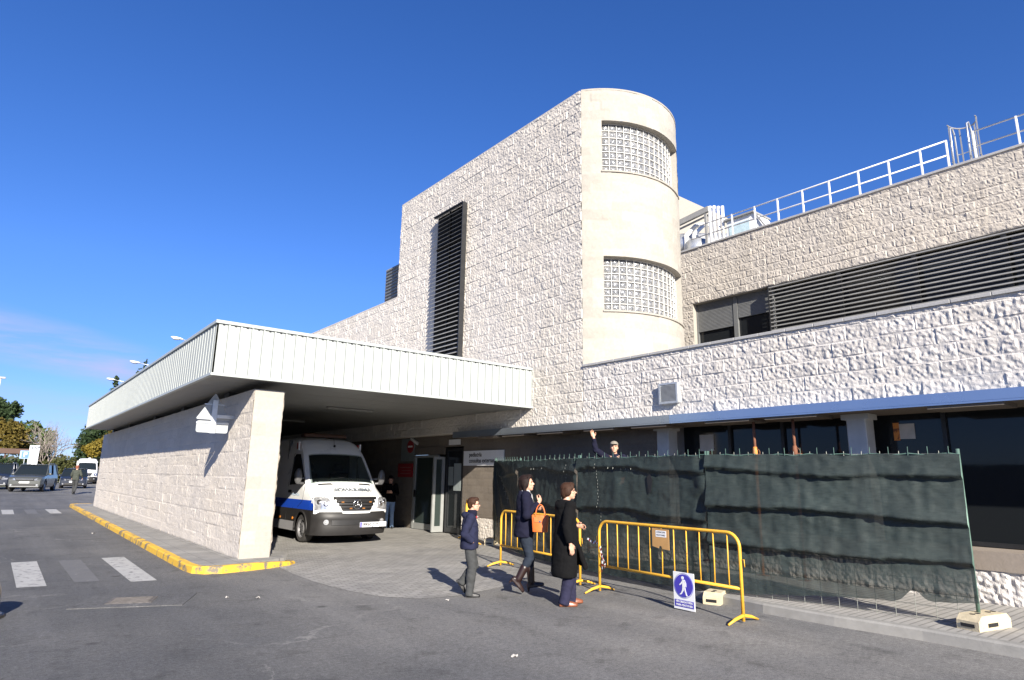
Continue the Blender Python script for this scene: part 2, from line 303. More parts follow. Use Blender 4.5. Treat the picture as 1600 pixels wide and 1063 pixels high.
# plants
def leaf(name, a, b, s=0.8):
    m, nt, bs = new_mat(name); L = nt.links
    oi = N(nt, 'ShaderNodeAttribute', attribute_name='tone').outputs['Fac']
    r = ramp(nt, [(0.0, a), (1.0, b)]); L.new(oi, r.inputs[0]); L.new(r.outputs[0], bs.inputs['Base Color'])
    bs.inputs['Roughness'].default_value = 0.7; bs.inputs['Specular IOR Level'].default_value = 0.25
    tl = N(nt, 'ShaderNodeBsdfTranslucent'); L.new(r.outputs[0], tl.inputs['Color']); ms = N(nt, 'ShaderNodeMixShader'); ms.inputs[0].default_value = 0.25
    L.new(bs.outputs[0], ms.inputs[1]); L.new(tl.outputs[0], ms.inputs[2]); L.new(ms.outputs[0], nt.nodes['Material Output'].inputs['Surface'])
    return m
M['leaf_dark'] = leaf('dark_leaves', (0.016, 0.032, 0.012), (0.040, 0.066, 0.024))
M['leaf_olive'] = leaf('olive_leaves', (0.075, 0.066, 0.014), (0.17, 0.125, 0.028))
M['leaf_green'] = leaf('green_leaves', (0.035, 0.065, 0.017), (0.085, 0.125, 0.033))
M['leaf_yellow'] = leaf('yellow_leaves', (0.11, 0.088, 0.012), (0.22, 0.165, 0.025))
M['leaf_hedge'] = leaf('hedge_leaves', (0.038, 0.048, 0.016), (0.095, 0.098, 0.034))
M['bark'] = mat('bark', (0.13, 0.105, 0.085), 0.95, 0, var=0.25, scale=9)
M['bark_pale'] = mat('pale_bark', (0.25, 0.215, 0.19), 0.95, 0, var=0.25, scale=4)
M['grass'] = mat('dry_grass', (0.07, 0.075, 0.03), 0.95, 0, var=0.4, scale=1.5, bump=0.6, bscale=15)
M['brown_roof'] = mat('brown_roof', (0.085, 0.05, 0.038), 0.8, 0, var=0.2, scale=2)
M['far_wood'] = leaf('far_wood_leaves', (0.05, 0.06, 0.035), (0.11, 0.11, 0.06))

# ------------------------------------------------------------------ mesh helpers
class MB:
    def __init__(s): s.v = []; s.f = []; s.mi = []; s.m = 0; s.tone = None
    def add(s, vs, fs):
        o = len(s.v); s.v += [tuple(x) for x in vs]; s.f += [tuple(i+o for i in q) for q in fs]; s.mi += [s.m]*len(fs); return s
    def box(s, a, b):
        x0, y0, z0 = a; x1, y1, z1 = b
        if x0 > x1: x0, x1 = x1, x0
        if y0 > y1: y0, y1 = y1, y0
        if z0 > z1: z0, z1 = z1, z0
        return s.add([(x0, y0, z0), (x1, y0, z0), (x1, y1, z0), (x0, y1, z0), (x0, y0, z1), (x1, y0, z1), (x1, y1, z1), (x0, y1, z1)],
                     [(0, 3, 2, 1), (4, 5, 6, 7), (0, 1, 5, 4), (1, 2, 6, 5), (2, 3, 7, 6), (3, 0, 4, 7)])
    def bbox(s, a, b, r=0.01):
        """box with chamfered vertical and top edges"""
        x0, y0, z0 = a; x1, y1, z1 = b
        pl = [(x0+r, y0), (x1-r, y0), (x1, y0+r), (x1, y1-r), (x1-r, y1), (x0+r, y1), (x0, y1-r), (x0, y0+r)]
        il = [(min(max(x, x0+r), x1-r), min(max(y, y0+r), y1-r)) for x, y in pl]
        vs = [(x, y, z0) for x, y in pl] + [(x, y, z1-r) for x, y in pl] + [(x, y, z1) for x, y in il]
        fs = [tuple(range(7, -1, -1)), tuple(range(16, 24))]
        for i in range(8):
            j = (i+1) % 8; fs += [(i, j, 8+j, 8+i), (8+i, 8+j, 16+j, 16+i)]
        return s.add(vs, fs)
    def obox(s, c, ax, ay, az):
        c = Vector(c); ax = Vector(ax); ay = Vector(ay); az = Vector(az)
        vs = [c+ax*i+ay*j+az*k for k in (-1, 1) for i, j in ((-1, -1), (1, -1), (1, 1), (-1, 1))]
        return s.add(vs, [(0, 3, 2, 1), (4, 5, 6, 7), (0, 1, 5, 4), (1, 2, 6, 5), (2, 3, 7, 6), (3, 0, 4, 7)])
    def beam(s, p, q, w, h, up=(0, 0, 1)):
        p = Vector(p); q = Vector(q); d = q-p; l = d.length; d.normalize(); u = Vector(up); sd = d.cross(u)
        if sd.length < 1e-5: sd = d.cross(Vector((1, 0, 0)))
        sd.normalize(); u = sd.cross(d)
        return s.obox((p+q)/2, d*l/2, sd*w/2, u*h/2)
    def loft(s, rings, cap=True, closed=True):
        n = len(rings[0]); o = len(s.v); vs = [p for r in rings for p in r]; fs = []
        for i in range(len(rings)-1):
            for j in range(n if closed else n-1):
                k = (j+1) % n; fs.append((i*n+j, i*n+k, (i+1)*n+k, (i+1)*n+j))
        if cap and closed: fs += [tuple(range(n-1, -1, -1)), tuple((len(rings)-1)*n+j for j in range(n))]
        return s.add(vs, fs)
    def tube(s, pts, r, n=8, cap=True):
        pts = [Vector(p) for p in pts]; rr = r if isinstance(r, (list, tuple)) else [r]*len(pts)
        d0 = (pts[1]-pts[0]).normalized(); a = Vector((0, 0, 1)) if abs(d0.z) < 0.9 else Vector((1, 0, 0))
        x = d0.cross(a).normalized(); rings = []
        for i, p in enumerate(pts):
            d = ((pts[min(i+1, len(pts)-1)]-p).normalized() + (p-pts[max(i-1, 0)]).normalized())
            d = d.normalized() if d.length > 1e-6 else d0
            x = (x-d*x.dot(d)).normalized(); y = d.cross(x)
            rings.append([p+(x*math.cos(t)+y*math.sin(t))*rr[i] for t in (2*PI*k/n for k in range(n))])
        return s.loft(rings, cap)
    def ell(s, c, r, rot=None, nu=14, nv=9):
        c = Vector(c); vs = []; fs = []
        rr = Vector(r) if not isinstance(r, (int, float)) else Vector((r, r, r))
        for i in range(nv+1):
            t = PI*i/nv
            for j in range(nu):
                p = 2*PI*j/nu; q = Vector((rr.x*math.sin(t)*math.cos(p), rr.y*math.sin(t)*math.sin(p), rr.z*math.cos(t)))
                if rot is not None: q = rot @ q
                vs.append(c+q)
        for i in range(nv):
            for j in range(nu):
                k = (j+1) % nu; fs.append((i*nu+j, (i+1)*nu+j, (i+1)*nu+k, i*nu+k))
        return s.add(vs, fs)
    def cap(s, p, q, rp, rq, n=14):
        s.tube([p, q], [rp, rq], n); s.ell(p, rp*0.999, nu=n, nv=8); s.ell(q, rq*0.999, nu=n, nv=8); return s
    def disc(s, c, ax, r, h, n=24, r2=None):
        c = Vector(c); a = Vector(ax).normalized(); return s.tube([c-a*h/2, c+a*h/2], [r, r if r2 is None else r2], n)
    def prism(s, poly, a, b):
        """poly: list of 3-D points; extruded from offset a to offset b (vectors)"""
        a = Vector(a); b = Vector(b); P = [Vector(p) for p in poly]; n = len(P)
        return s.add([p+a for p in P]+[p+b for p in P], [tuple(range(n-1, -1, -1)), tuple(range(n, 2*n))]+[(i, (i+1) % n, n+(i+1) % n, n+i) for i in range(n)])
    def grid(s, P, keep=None, flip=False):
        P = np.asarray(P, float); a, b = P.shape[:2]; o = len(s.v)
        s.v += [tuple(x) for x in P.reshape(-1, 3)]
        for i in range(a-1):
            for j in range(b-1):
                if keep is not None and not keep[i, j]: continue
                q = (o+i*b+j, o+i*b+j+1, o+(i+1)*b+j+1, o+(i+1)*b+j)
                s.f.append(q[::-1] if flip else q); s.mi.append(s.m)
        return s
    def build(s, name, mats, parent=None, smooth=False, local=True, angle=None):
        vs = s.v
        if parent is not None and not local:
            inv = (Matrix.Translation(parent.location) @ parent.rotation_euler.to_matrix().to_4x4() @ Matrix.Diagonal((*parent.scale, 1))).inverted()
            vs = [tuple(inv @ Vector(v)) for v in vs]
        me = bpy.data.meshes.new(name); me.from_pydata(vs, [], s.f)
        mats = mats if isinstance(mats, (list, tuple)) else [mats]
        for m in mats: me.materials.append(m)
        if len(mats) > 1: me.polygons.foreach_set('material_index', s.mi)
        if smooth: me.polygons.foreach_set('use_smooth', [True]*len(me.polygons))
        if s.tone is not None:
            at = me.attributes.new('tone', 'FLOAT', 'POINT'); at.data.foreach_set('value', np.asarray(s.tone, np.float32))
        me.update()
        if smooth and angle is not None:
            try: me.set_sharp_from_angle(angle=R(angle))
            except Exception: pass
        o = bpy.data.objects.new(name, me); COL.objects.link(o)
        if parent is not None: o.parent = parent
        return o
def tag(o, label=None, cat=None, group=None, kind=None):
    for k, v in (('label', label), ('category', cat), ('group', group), ('kind', kind)):
        if v: o[k] = v
    return o
def thing(name, label, cat, loc=(0, 0, 0), rz=0.0, group=None):
    o = bpy.data.objects.new(name, None); COL.objects.link(o); o.empty_display_size = 0.2
    o.location = loc; o.rotation_euler = (0, 0, rz); return tag(o, label, cat, group)
def struct(name, mb, m, smooth=False):
    return tag(mb.build(name, m, None, smooth), kind='structure')
def dup(root, loc, rz, label=None, group=None):
    r = root.copy(); COL.objects.link(r); r.location = loc; r.rotation_euler = (0, 0, rz)
    if label: r['label'] = label
    if group: r['group'] = group
    for ch in list(root.children):
        c = ch.copy(); COL.objects.link(c); c.parent = r
        for g in list(ch.children):
            d = g.copy(); COL.objects.link(d); d.parent = c
    return r
def remeshed(name, mb, voxel, m, parent=None, smooth_it=4, fac=0.5, tone=None):
    """fuse the pieces of mb into one continuous surface"""
    me = bpy.data.meshes.new('tmp'); me.from_pydata(mb.v, [], mb.f)
    o = bpy.data.objects.new('tmp', me); COL.objects.link(o)
    md = o.modifiers.new('r', 'REMESH'); md.mode = 'VOXEL'; md.voxel_size = voxel; md.adaptivity = 0; md.use_smooth_shade = True
    if smooth_it:
        sm = o.modifiers.new('s', 'SMOOTH'); sm.factor = fac; sm.iterations = smooth_it
    dg = bpy.context.evaluated_depsgraph_get(); ev = o.evaluated_get(dg)
    nm = bpy.data.meshes.new_from_object(ev); bpy.data.objects.remove(o); bpy.data.meshes.remove(me)
    nm.name = name; nm.materials.clear()
    for q in (m if isinstance(m, (list, tuple)) else [m]): nm.materials.append(q)
    nm.polygons.foreach_set('use_smooth', [True]*len(nm.polygons))
    r = bpy.data.objects.new(name, nm); COL.objects.link(r)
    if parent is not None: r.parent = parent
    return r
def wrinkle(o, amp, freq=9.0, stretch=0.45, seed=1):
    """cloth folds: push the surface along its normals"""
    me = o.data; n = len(me.vertices); P = np.zeros(n*3); Nn = np.zeros(n*3); me.vertices.foreach_get('co', P); me.vertices.foreach_get('normal', Nn); P = P.reshape(-1, 3); Nn = Nn.reshape(-1, 3)
    w = 1-np.abs(2*fbm((P[:, 0]+P[:, 1])*freq+P[:, 2]*freq*0.35, P[:, 2]*freq*stretch+P[:, 0]*3, seed, 3)-1); w2 = 1-np.abs(2*fbm((P[:, 0]-P[:, 1])*freq*0.8+5, P[:, 2]*freq*0.9+P[:, 1]*4, seed+7, 3)-1)
    P += Nn*((w-0.6)*amp+(w2-0.6)*amp*0.7)[:, None]; me.vertices.foreach_set('co', P.reshape(-1)); me.update(); return o
def text(name, body, size, m, parent, origin, xdir, updir, thick=0.002, align='CENTER', mirror=False, bold=0.0, width=None):
    """lettering as mesh; origin local to the parent"""
    cu = bpy.data.curves.new('t', 'FONT'); cu.body = body; cu.size = size; cu.align_x = align; cu.align_y = 'CENTER'; cu.extrude = thick; cu.offset = bold; cu.resolution_u = 3
    o = bpy.data.objects.new('t', cu); COL.objects.link(o); dg = bpy.context.evaluated_depsgraph_get()
    me = bpy.data.meshes.new_from_object(o.evaluated_get(dg)); bpy.data.objects.remove(o); bpy.data.curves.remove(cu)
    X = Vector(xdir).normalized(); Y = Vector(updir).normalized(); Z = X.cross(Y)
    xs = [v.co.x for v in me.vertices]; k = 1.0
    if width and xs: k = width/(max(xs)-min(xs))
    for v in me.vertices:
        c = v.co.copy(); x = (-c.x if mirror else c.x)*k
        v.co = Vector(origin)+X*x+Y*c.y+Z*c.z
    me.materials.append(m); me.name = name
    r = bpy.data.objects.new(name, me); COL.objects.link(r); r.parent = parent
    return r

# ------------------------------------------------------------------ noise and block walls (numpy)
def _h(a, b, s):
    n = (a.astype(np.int64)*374761393 + b.astype(np.int64)*668265263 + s*982451653) & 0x7fffffff
    n = (n ^ (n >> 13))*1274126177 & 0x7fffffff
    return ((n ^ (n >> 16)) & 0xffff)/65535.0
def vnoise(x, y, s=0):
    xi = np.floor(x); yi = np.floor(y); fx = x-xi; fy = y-yi; fx = fx*fx*(3-2*fx); fy = fy*fy*(3-2*fy)
    a = _h(xi, yi, s); b = _h(xi+1, yi, s); c = _h(xi, yi+1, s); d = _h(xi+1, yi+1, s)
    return (a*(1-fx)+b*fx)*(1-fy)+(c*(1-fx)+d*fx)*fy
def fbm(x, y, s=0, o=4):
    t = 0; a = 0.5; n = 0
    for i in range(o): t = t+a*vnoise(x*2**i, y*2**i, s+i); n += a; a *= 0.55
    return t/n
def block_height(U, V, amp, course=0.25, blk=0.5, joint=0.02, seed=1, rough=1.0, jd=0.35, flush=None):
    row = np.floor(V/course); u = U+(np.mod(row, 2))*blk/2; col = np.floor(u/blk)
    fu = u/blk-col; fv = V/course-row
    ev = np.clip(np.minimum(fv, 1-fv)*course/joint, 0, 1)**0.6; eu = np.clip(np.minimum(fu, 1-fu)*blk/joint, 0, 1)**0.6
    edge = (1-jd+jd*ev)*(1-0.5*jd+0.5*jd*eu)
    a = _h(row, col, seed)-0.5; b = _h(row, col, seed+7)-0.5; bulge = _h(row, col, seed+13); tone = _h(row, col, seed+19)
    # split faces: tilted facets cut by ridged noise, finer chips on top
    r1 = 1-np.abs(2*fbm(U*5.5+31*bulge, V*5.5, seed+3, 3)-1); r2 = fbm(U*12, V*12, seed+5, 3); r3 = 1-np.abs(2*fbm(U*17, V*13, seed+8, 2)-1)
    h = 0.35+0.50*(bulge-0.3)+0.20*(r1-0.6)*rough+0.36*(r2-0.5)*rough+0.26*(r3-0.6)*rough+0.60*(vnoise(U*24, V*24, seed+11)-0.5)*rough+0.40*a*(fu-0.5)*2+0.40*b*(fv-0.5)*2
    jm = np.minimum(ev, eu)*0+np.minimum(np.clip(np.minimum(fv, 1-fv)*course/(joint*0.75), 0, 1), np.clip(np.minimum(fu, 1-fu)*blk/(joint*0.75), 0, 1))**2
    if flush is not None: return amp*(h*jm+flush*(1-jm)), np.where(jm < 0.25, 1.6, tone)
    return amp*edge*h, tone
def rough_wall(name, m, org, ud, vd, nd, W, H, res, amp, parent, holes=(), seed=1, smooth=False, course=0.25, blk=0.5, joint=0.02, jd=0.6, rough=1.0, flush=None):
    """displaced block wall; org + u*ud + v*vd, pushed along nd. holes: (u0,u1,v0,v1)"""
    nu = max(2, int(W/res)+1); nv = max(2, int(H/res)+1)
    us = np.linspace(0, W, nu); vs = np.linspace(0, H, nv)
    for (a, b, c, d) in holes:
        for t in (a, b):
            if 0 < t < W: us[np.argmin(abs(us-t))] = t
        for t in (c, d):
            if 0 < t < H: vs[np.argmin(abs(vs-t))] = t
    U, V = np.meshgrid(us, vs, indexing='ij'); h, tone = block_height(U, V, amp, course, blk, joint, seed, rough, jd, flush)
    org = np.array(org, float); P = org+U[..., None]*np.array(ud)+V[..., None]*np.array(vd)+h[..., None]*np.array(nd)
    keep = np.ones((nu-1, nv-1), bool); uc = (us[1:]+us[:-1])/2; vc = (vs[1:]+vs[:-1])/2
    for (a, b, c, d) in holes: keep &= ~(((uc > a) & (uc < b))[:, None] & ((vc > c) & (vc < d))[None, :])
    mb = MB(); nrm = np.cross(np.array(ud, float), np.array(vd, float)); mb.grid(P, keep, flip=np.dot(nrm, nd) > 0)
    mb.tone = tone.reshape(-1)
    return mb.build(name, m, parent, smooth, local=False)
# ------------------------------------------------------------------ ground, road, paving
def gz(y):                                        # the road rises gently beyond the canopy
    return 0.0 if y < 38 else (0.3*(y-38)/12 if y < 50 else 0.3)
b = MB(); ys = [-1500, -200, -40, -10, 0, 8, 16, 24, 38, 42, 46, 50, 70, 120, 400, 2500]; xs = [-1500, -200, -40, -10, 0, 10, 20, 40, 200, 1500]
P = np.array([[(x, y, gz(y)) for y in ys] for x in xs]); b.grid(P, flip=True); struct('road', b, M['asphalt'])
def sheet(name, poly, z, m, sub=None):
    b = MB(); b.add([(x, y, z) for x, y in poly], [tuple(range(len(poly)))]); return struct(name, b, m)
# block paving of the ambulance bay, with a curved edge towards the road
edge = [(4.30, 12.2), (4.22, 11.2), (4.20, 10.2), (4.28, 9.2), (4.48, 8.5), (4.85, 8.05), (5.4, 7.95), (6.2, 8.15), (7.0, 8.5), (7.9, 9.2), (9.0, 11.2), (10.85, 14.2), (10.85, 33), (4.3, 33)]
sheet('paving', edge, 0.004, M['paving'])
# zebra crossings
for (x0, y0, x1, y1, mm) in [(0.50, 11.9, 0.85, 15.1, 'road_paint'), (1.20, 12.0, 1.52, 15.0, 'road_paint_faint'), (1.89, 11.65, 2.24, 15.05, 'road_paint'), (-0.85, 11.9, -0.5, 15.1, 'road_paint'),
                              (0.50, 31.2, 0.86, 34.6, 'road_paint'), (1.25, 31.2, 1.6, 34.6, 'road_paint_faint'), (1.98, 31.2, 2.35, 34.6, 'road_paint'), (-0.3, 31.2, 0.06, 34.6, 'road_paint')]:
    sheet('road_marking', [(x0, y0), (x1, y0-0.04), (x1+0.02, y1), (x0-0.01, y1)], 0.004, M[mm])
# kerbed island beside the long wall
def kerb_line(path, w, h, htaper=None):
    b = MB(); n = len(path); rings = []
    for i, (x, y) in enumerate(path):
        p = Vector((path[max(i-1, 0)][0], path[max(i-1, 0)][1], 0)); q = Vector((path[min(i+1, n-1)][0], path[min(i+1, n-1)][1], 0))
        d = (q-p).normalized(); nr = Vector((-d.y, d.x, 0)); hh = h if htaper is None else htaper[i]; c = Vector((x, y, 0))
        rings.append([c+Vector((0, 0, -0.05)), c+Vector((0, 0, hh-0.02))+nr*0.012, c+nr*0.035+Vector((0, 0, hh)), c+nr*w+Vector((0, 0, hh)), c+nr*w+Vector((0, 0, -0.05))])
    b.loft(rings); return b
path = [(4.78, 12.75), (4.72, 12.42), (4.55, 12.22), (4.2, 12.06), (3.7, 11.9), (3.25, 11.82), (2.98, 11.9), (2.83, 12.1), (2.79, 12.5)] + [(2.79+0.0085*(y-12.5), y) for y in (14, 16, 18, 20, 23, 26, 29, 32, 34.6, 36.6)] + [(3.05, 37.1), (3.3, 37.3), (4.6, 37.3)]
tp = [0.03, 0.05, 0.07, 0.10, 0.12] + [0.12]*(len(path)-5)
kb = kerb_line(path[::-1], 0.14, 0.12, tp[::-1]); struct('kerb', kb, M['kerb_yellow'])
inn = [(4.6, 12.9), (4.5, 12.45), (3.7, 12.05), (3.25, 11.95), (3.05, 12.05), (2.93, 12.5), (3.13, 36.6), (3.4, 37.18), (4.75, 37.2), (4.75, 13)]
b = MB(); b.prism([(x, y, 0) for x, y in inn], (0, 0, -0.03), (0, 0, 0.116)); struct('pavement', b, M['slabs'])
# pavement along the building on the right
kp = [(8.14, -6), (8.14, 2.1), (8.12, 3.0), (8.02, 3.9), (8.0, 4.8), (8.15, 5.7), (8.5, 6.8), (9.0, 8.0), (9.6, 9.4), (10.2, 10.8)]
th = [0.12]*5+[0.11, 0.09, 0.06, 0.035, 0.02]
struct('kerb', kerb_line(kp[::-1], 0.15, 0.12, th[::-1]), M['kerb'])
b = MB(); b.loft([[(x+0.13, y, -0.05), (x+0.13, y, h-0.004), (10.72, y, h-0.004), (10.72, y, -0.05)] for (x, y), h in zip(kp, th)]); struct('pavement', b, M['tactile'])
# verge and far rise
sheet('grass', [(-60, 64), (1.2, 64), (3.0, 70), (4.6, 90), (5.2, 200), (-60, 200)], 0.31, M['grass'])
# sun-dried litter and a road gully
for i, (x, y, a, s) in enumerate([(3.05, 9.3, 0.4, 0.05), (2.72, 9.55, 1.1, 0.035), (4.1, 5.05, 0.5, 0.055), (5.1, 7.75, 0.3, 0.045), (2.35, 21.0, 0.2, 0.07), (6.75, 8.95, 0.7, 0.06)]):
    b = MB(); n = 5; g = [[(s*(u/4-0.5)*1.1, s*(v/4-0.5)*0.9, 0.012+0.012*math.sin(u*1.3+i)*math.cos(v*1.1)) for v in range(n)] for u in range(n)]
    b.grid(np.array(g)); b.grid(np.array(g)-np.array([0, 0, 0.002]), flip=True); o = b.build('paper_scrap', M['paper'])
    o.location = (x, y, 0); o.rotation_euler = (0, 0, a)
    tag(o, ['tiny white scrap of paper on asphalt near the yellow kerb tip', 'small white scrap of paper on asphalt left of another scrap near the yellow kerb', 'pinkish flat scrap of paper on open asphalt in the foreground', 'pale scrap of paper on the paving edge by the boy', 'white scrap lying in the road beside the yellow kerb', 'pale scrap lying inside the shadow of the walking people'][i], 'litter')
t = thing('road_gully', 'rusty iron drain cover set in a patched square of asphalt', 'drain cover', (1.66, 9.98, 0), R(-20))
b = MB(); b.prism([(-0.62, -0.42, 0), (0.66, -0.46, 0), (0.72, 0.40, 0), (-0.55, 0.46, 0)], (0, 0, 0.0), (0, 0, 0.008)); b.build('asphalt_patch', M['asphalt'], t)
b = MB(); b.bbox((-0.27, -0.22, 0.002), (0.27, 0.22, 0.016), 0.01); [b.box((-0.22, -0.17+0.055*k, 0.016), (0.22, -0.14+0.055*k, 0.021)) for k in range(7)]; b.build('iron_cover', M['rust'], t)

# ------------------------------------------------------------------ long wall carrying the canopy
XW, XW2, YW, YE, ZT = 3.73, 4.29, 12.65, 34.6, 3.25
w = thing('block_wall', 'long pale block wall standing on the yellow kerbed island under the canopy', 'wall', (XW, YW, 0.11))
rough_wall('wall_face', M['stone_pier'], (XW, YW, 0.11), (0, 1, 0), (0, 0, 1), (-1, 0, 0), YE-YW, ZT-0.11, 0.032, 0.020, w, seed=3, joint=0.018, rough=0.7, course=0.245, blk=0.5, jd=0.8)
rough_wall('end_face', M['stone_smooth'], (XW, YW, 0.11), (1, 0, 0), (0, 0, 1), (0, -1, 0), XW2-XW, ZT-0.11, 0.02, 0.008, w, seed=4, joint=0.012, blk=0.56, smooth=True, rough=0.6)  # same wall, darker stone colour to hold back the full sun on this end
rough_wall('back_face', M['stone_pier'], (XW2, YW, 0.11), (0, 1, 0), (0, 0, 1), (1, 0, 0), YE-YW, ZT-0.11, 0.06, 0.03, w, seed=5)
b = MB(); b.box((XW+0.004, YW+0.004, 0.11), (XW2-0.004, YE, ZT)); b.build('core', M['stone_pier'], w, local=False)

# ------------------------------------------------------------------ entrance canopy
CX, CY, CY2, CZ, CT, X0 = 2.85, 12.35, 33.0, 3.40, 4.42, 10.48
cn = thing('entrance_canopy', 'pale green sheet metal canopy over the ambulance bay', 'canopy', (CX, CY, CZ))
def fascia(name, p, q, nrm, sp, ht):
    p = Vector(p); q = Vector(q); d = (q-p); L = d.length; d.normalize(); nv = Vector(nrm); b = MB(); n = int(L/sp)
    prof = []                                      # folded sheet: flat pans with narrow raised seams
    for k in range(n+1):
        c = min(k*sp, L)
        for off, out in (((-0.024, 0), (-0.0235, -0.03), (-0.0185, -0.03), (-0.018, ht), (0.016, ht), (0.020, 0)) if ht > 0.015 else ((-0.030, 0), (-0.024, ht), (0.024, ht), (0.030, 0))):
            t = c+off
            if 0 <= t <= L: prof.append((t, out))
        if k < n: prof.append((c+sp*0.5, 0.004))
    rows = [[p+d*t+nv*o+Vector((0, 0, z)) for t, o in prof] for z in (0.03, 0.5, CT-CZ-0.06)]
    b.grid(np.array([[tuple(x) for x in r] for r in rows]), flip=(d.cross(Vector((0, 0, 1))).dot(nv) < 0))
    return b.build(name, M['canopy_metal'], cn, local=False)
fascia('front_fascia', (CX, CY, CZ), (X0+0.02, CY, CZ), (0, -1, 0), 0.212, 0.02)
fascia('side_fascia', (CX, CY, CZ), (CX, CY2, CZ), (-1, 0, 0), 0.205, 0.011)
b = MB(); b.box((CX-0.035, CY-0.035, CT-0.06), (X0, CY+0.12, CT)); b.box((CX-0.035, CY+0.12, CT-0.06), (CX+0.12, CY2, CT)); b.build('top_trim', M['canopy_trim'], cn, local=False)
b = MB(); b.box((CX-0.03, CY-0.03, CZ-0.012), (X0, CY+0.04, CZ+0.035)); b.box((CX-0.03, CY+0.04, CZ-0.012), (CX+0.04, CY2, CZ+0.035)); b.build('drip_edge', M['canopy_trim'], cn, local=False)
for k in range(36): b = MB(); x = CX+0.106+0.212*k; b.box((x-0.018, CY-0.024, CT-0.082), (x+0.018, CY-0.002, CT-0.062)); b.build('vent_slot', M['dark'], cn, local=False)
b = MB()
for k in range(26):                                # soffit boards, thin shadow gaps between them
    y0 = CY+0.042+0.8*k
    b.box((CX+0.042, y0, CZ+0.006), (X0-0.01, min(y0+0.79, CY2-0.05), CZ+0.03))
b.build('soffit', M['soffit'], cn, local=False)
b = MB(); b.box((CX+0.03, CY+0.03, CT-0.10), (X0-0.005, CY2-0.02, CT-0.062)); b.box((CX+0.01, CY2-0.02, CZ+0.04), (X0-0.005, CY2, CT-0.063)); b.build('roof_deck', M['galv'], cn, local=False)
for y in (14.9, 19.2, 23.2, 28.3, 32.5):
    b = MB(); b.box((XW+0.1, y, ZT-0.002), (XW2-0.1, y+0.35, CZ+0.005)); b.build('support_stub', M['dark'], cn, local=False)
for y in (16.0, 21.0):
    b = MB(); b.bbox((6.6, y, CZ-0.055), (7.9, y+0.16, CZ+0.005), 0.02); b.build('ceiling_lamp', M['soffit'], cn, local=False)
# ------------------------------------------------------------------ the hospital building
hb = thing('hospital_building', 'pale split stone hospital building with a rounded tower and louvred windows', 'building', (X0, 10.51, 0))
def part(name, mb, m, parent=None, **k): return mb.build(name, m, parent or hb, local=False, **k)
TX, TY, TR = 12.35, 11.85, 2.30                   # tower end: centre and radius of the arc
TZ, LZ = 11.48, 7.93                               # tops of tower and low block
YC = TY-math.sqrt(TR**2-(TX-X0)**2)                # where arc and flat face meet
YT = 19.9
ZF = 2.90                                          # underside of the upper walls
rough_wall('tower_side_wall', M['stone_tower'], (X0, YC, ZF), (0, 1, 0), (0, 0, 1), (-1, 0, 0), YT-YC, TZ-ZF, 0.024, 0.028, hb, seed=21, rough=1.0, joint=0.022, flush=0.12)
rough_wall('tower_side_wall', M['stone_tower'], (X0, YT, ZF), (0, 1, 0), (0, 0, 1), (-1, 0, 0), 34-YT, LZ-ZF, 0.04, 0.028, hb, seed=23, rough=1.0, joint=0.022, flush=0.12)
rough_wall('lower_front_wall', M['stone_low'], (X0, -5, ZF), (0, 1, 0), (0, 0, 1), (-1, 0, 0), YC+5-0.02, 4.23-ZF, 0.016, 0.030, hb, seed=25, course=0.25, blk=0.5, rough=1.0, joint=0.024, flush=0.25)
b = MB()
k = -5.0
while k < YC-0.05: b.bbox((X0-0.05, k+0.004, 4.225), (X0+0.30, min(k+0.5, YC-0.02)-0.004, 4.275), 0.006); k += 0.5
part('wall_coping', b, M['coping'])
b = MB(); b.box((X0+0.06, YC+0.02, ZF+0.01), (13.0, 34, LZ-0.03)); b.box((X0+0.06, YC+0.25, LZ-0.04), (TX+1.9, YT-0.003, TZ-0.06)); b.box((X0+0.06, -5, ZF+0.012), (19.4, YC+0.02, 4.16)); b.build('inner_core', M['stone_tower'], hb, local=False)
b = MB(); b.box((X0-0.012, YC+0.05, TZ-0.02), (X0+0.28, YT+0.01, TZ+0.03)); b.box((X0-0.012, YT+0.012, LZ-0.02), (X0+0.28, 34, LZ+0.03)); part('parapet_coping', b, M['stone_tower'])
# far return of the tower above the low block
b = MB(); b.box((X0+0.02, YT-0.002, LZ-0.05), (TX+2.2, YT+0.012, TZ-0.02)); part('tower_back_wall', b, M['stone_tower'])
# --- rounded end: angle a from the -X axis turning towards -Y
a0 = math.atan2(TY-YC, TX-X0); a1 = R(158)
def arc(a, r=TR, z=0.0): return (TX-r*math.cos(a), TY-r*math.sin(a), z)
wa0, wa1 = R(48.5), R(122)                          # window extents
wins = ((8.78+0.42, 10.60), (5.585, 6.955))
def curved_wall():
    na, nz = 170, 230
    As = np.linspace(a0, a1, na); Zs = np.linspace(ZF, TZ, nz)
    for t in (wa0, wa1): As[np.argmin(abs(As-t))] = t
    for zz in sum(wins, ()): Zs[np.argmin(abs(Zs-zz))] = zz
    A, Z = np.meshgrid(As, Zs, indexing='ij'); h, tone = block_height((A-a0)*TR, Z-ZF, 0.022, 0.25, 0.5, 0.014, 31, 0.5)
    r = TR+h-0.006; P = np.stack([TX-r*np.cos(A), TY-r*np.sin(A), Z], -1)
    keep = np.ones((na-1, nz-1), bool); ac = (As[1:]+As[:-1])/2; zc = (Zs[1:]+Zs[:-1])/2
    for z0, z1 in wins: keep &= ~(((ac > wa0) & (ac < wa1))[:, None] & ((zc > z0) & (zc < z1))[None, :])
    b = MB(); b.grid(P, keep, flip=True); b.tone = tone.reshape(-1); return b
part('tower_curved_wall', curved_wall(), M['stone_smooth'], smooth=True)
ns = 48; As = [wa0+(wa1-wa0)*i/ns for i in range(ns+1)]; DEP = 0.16
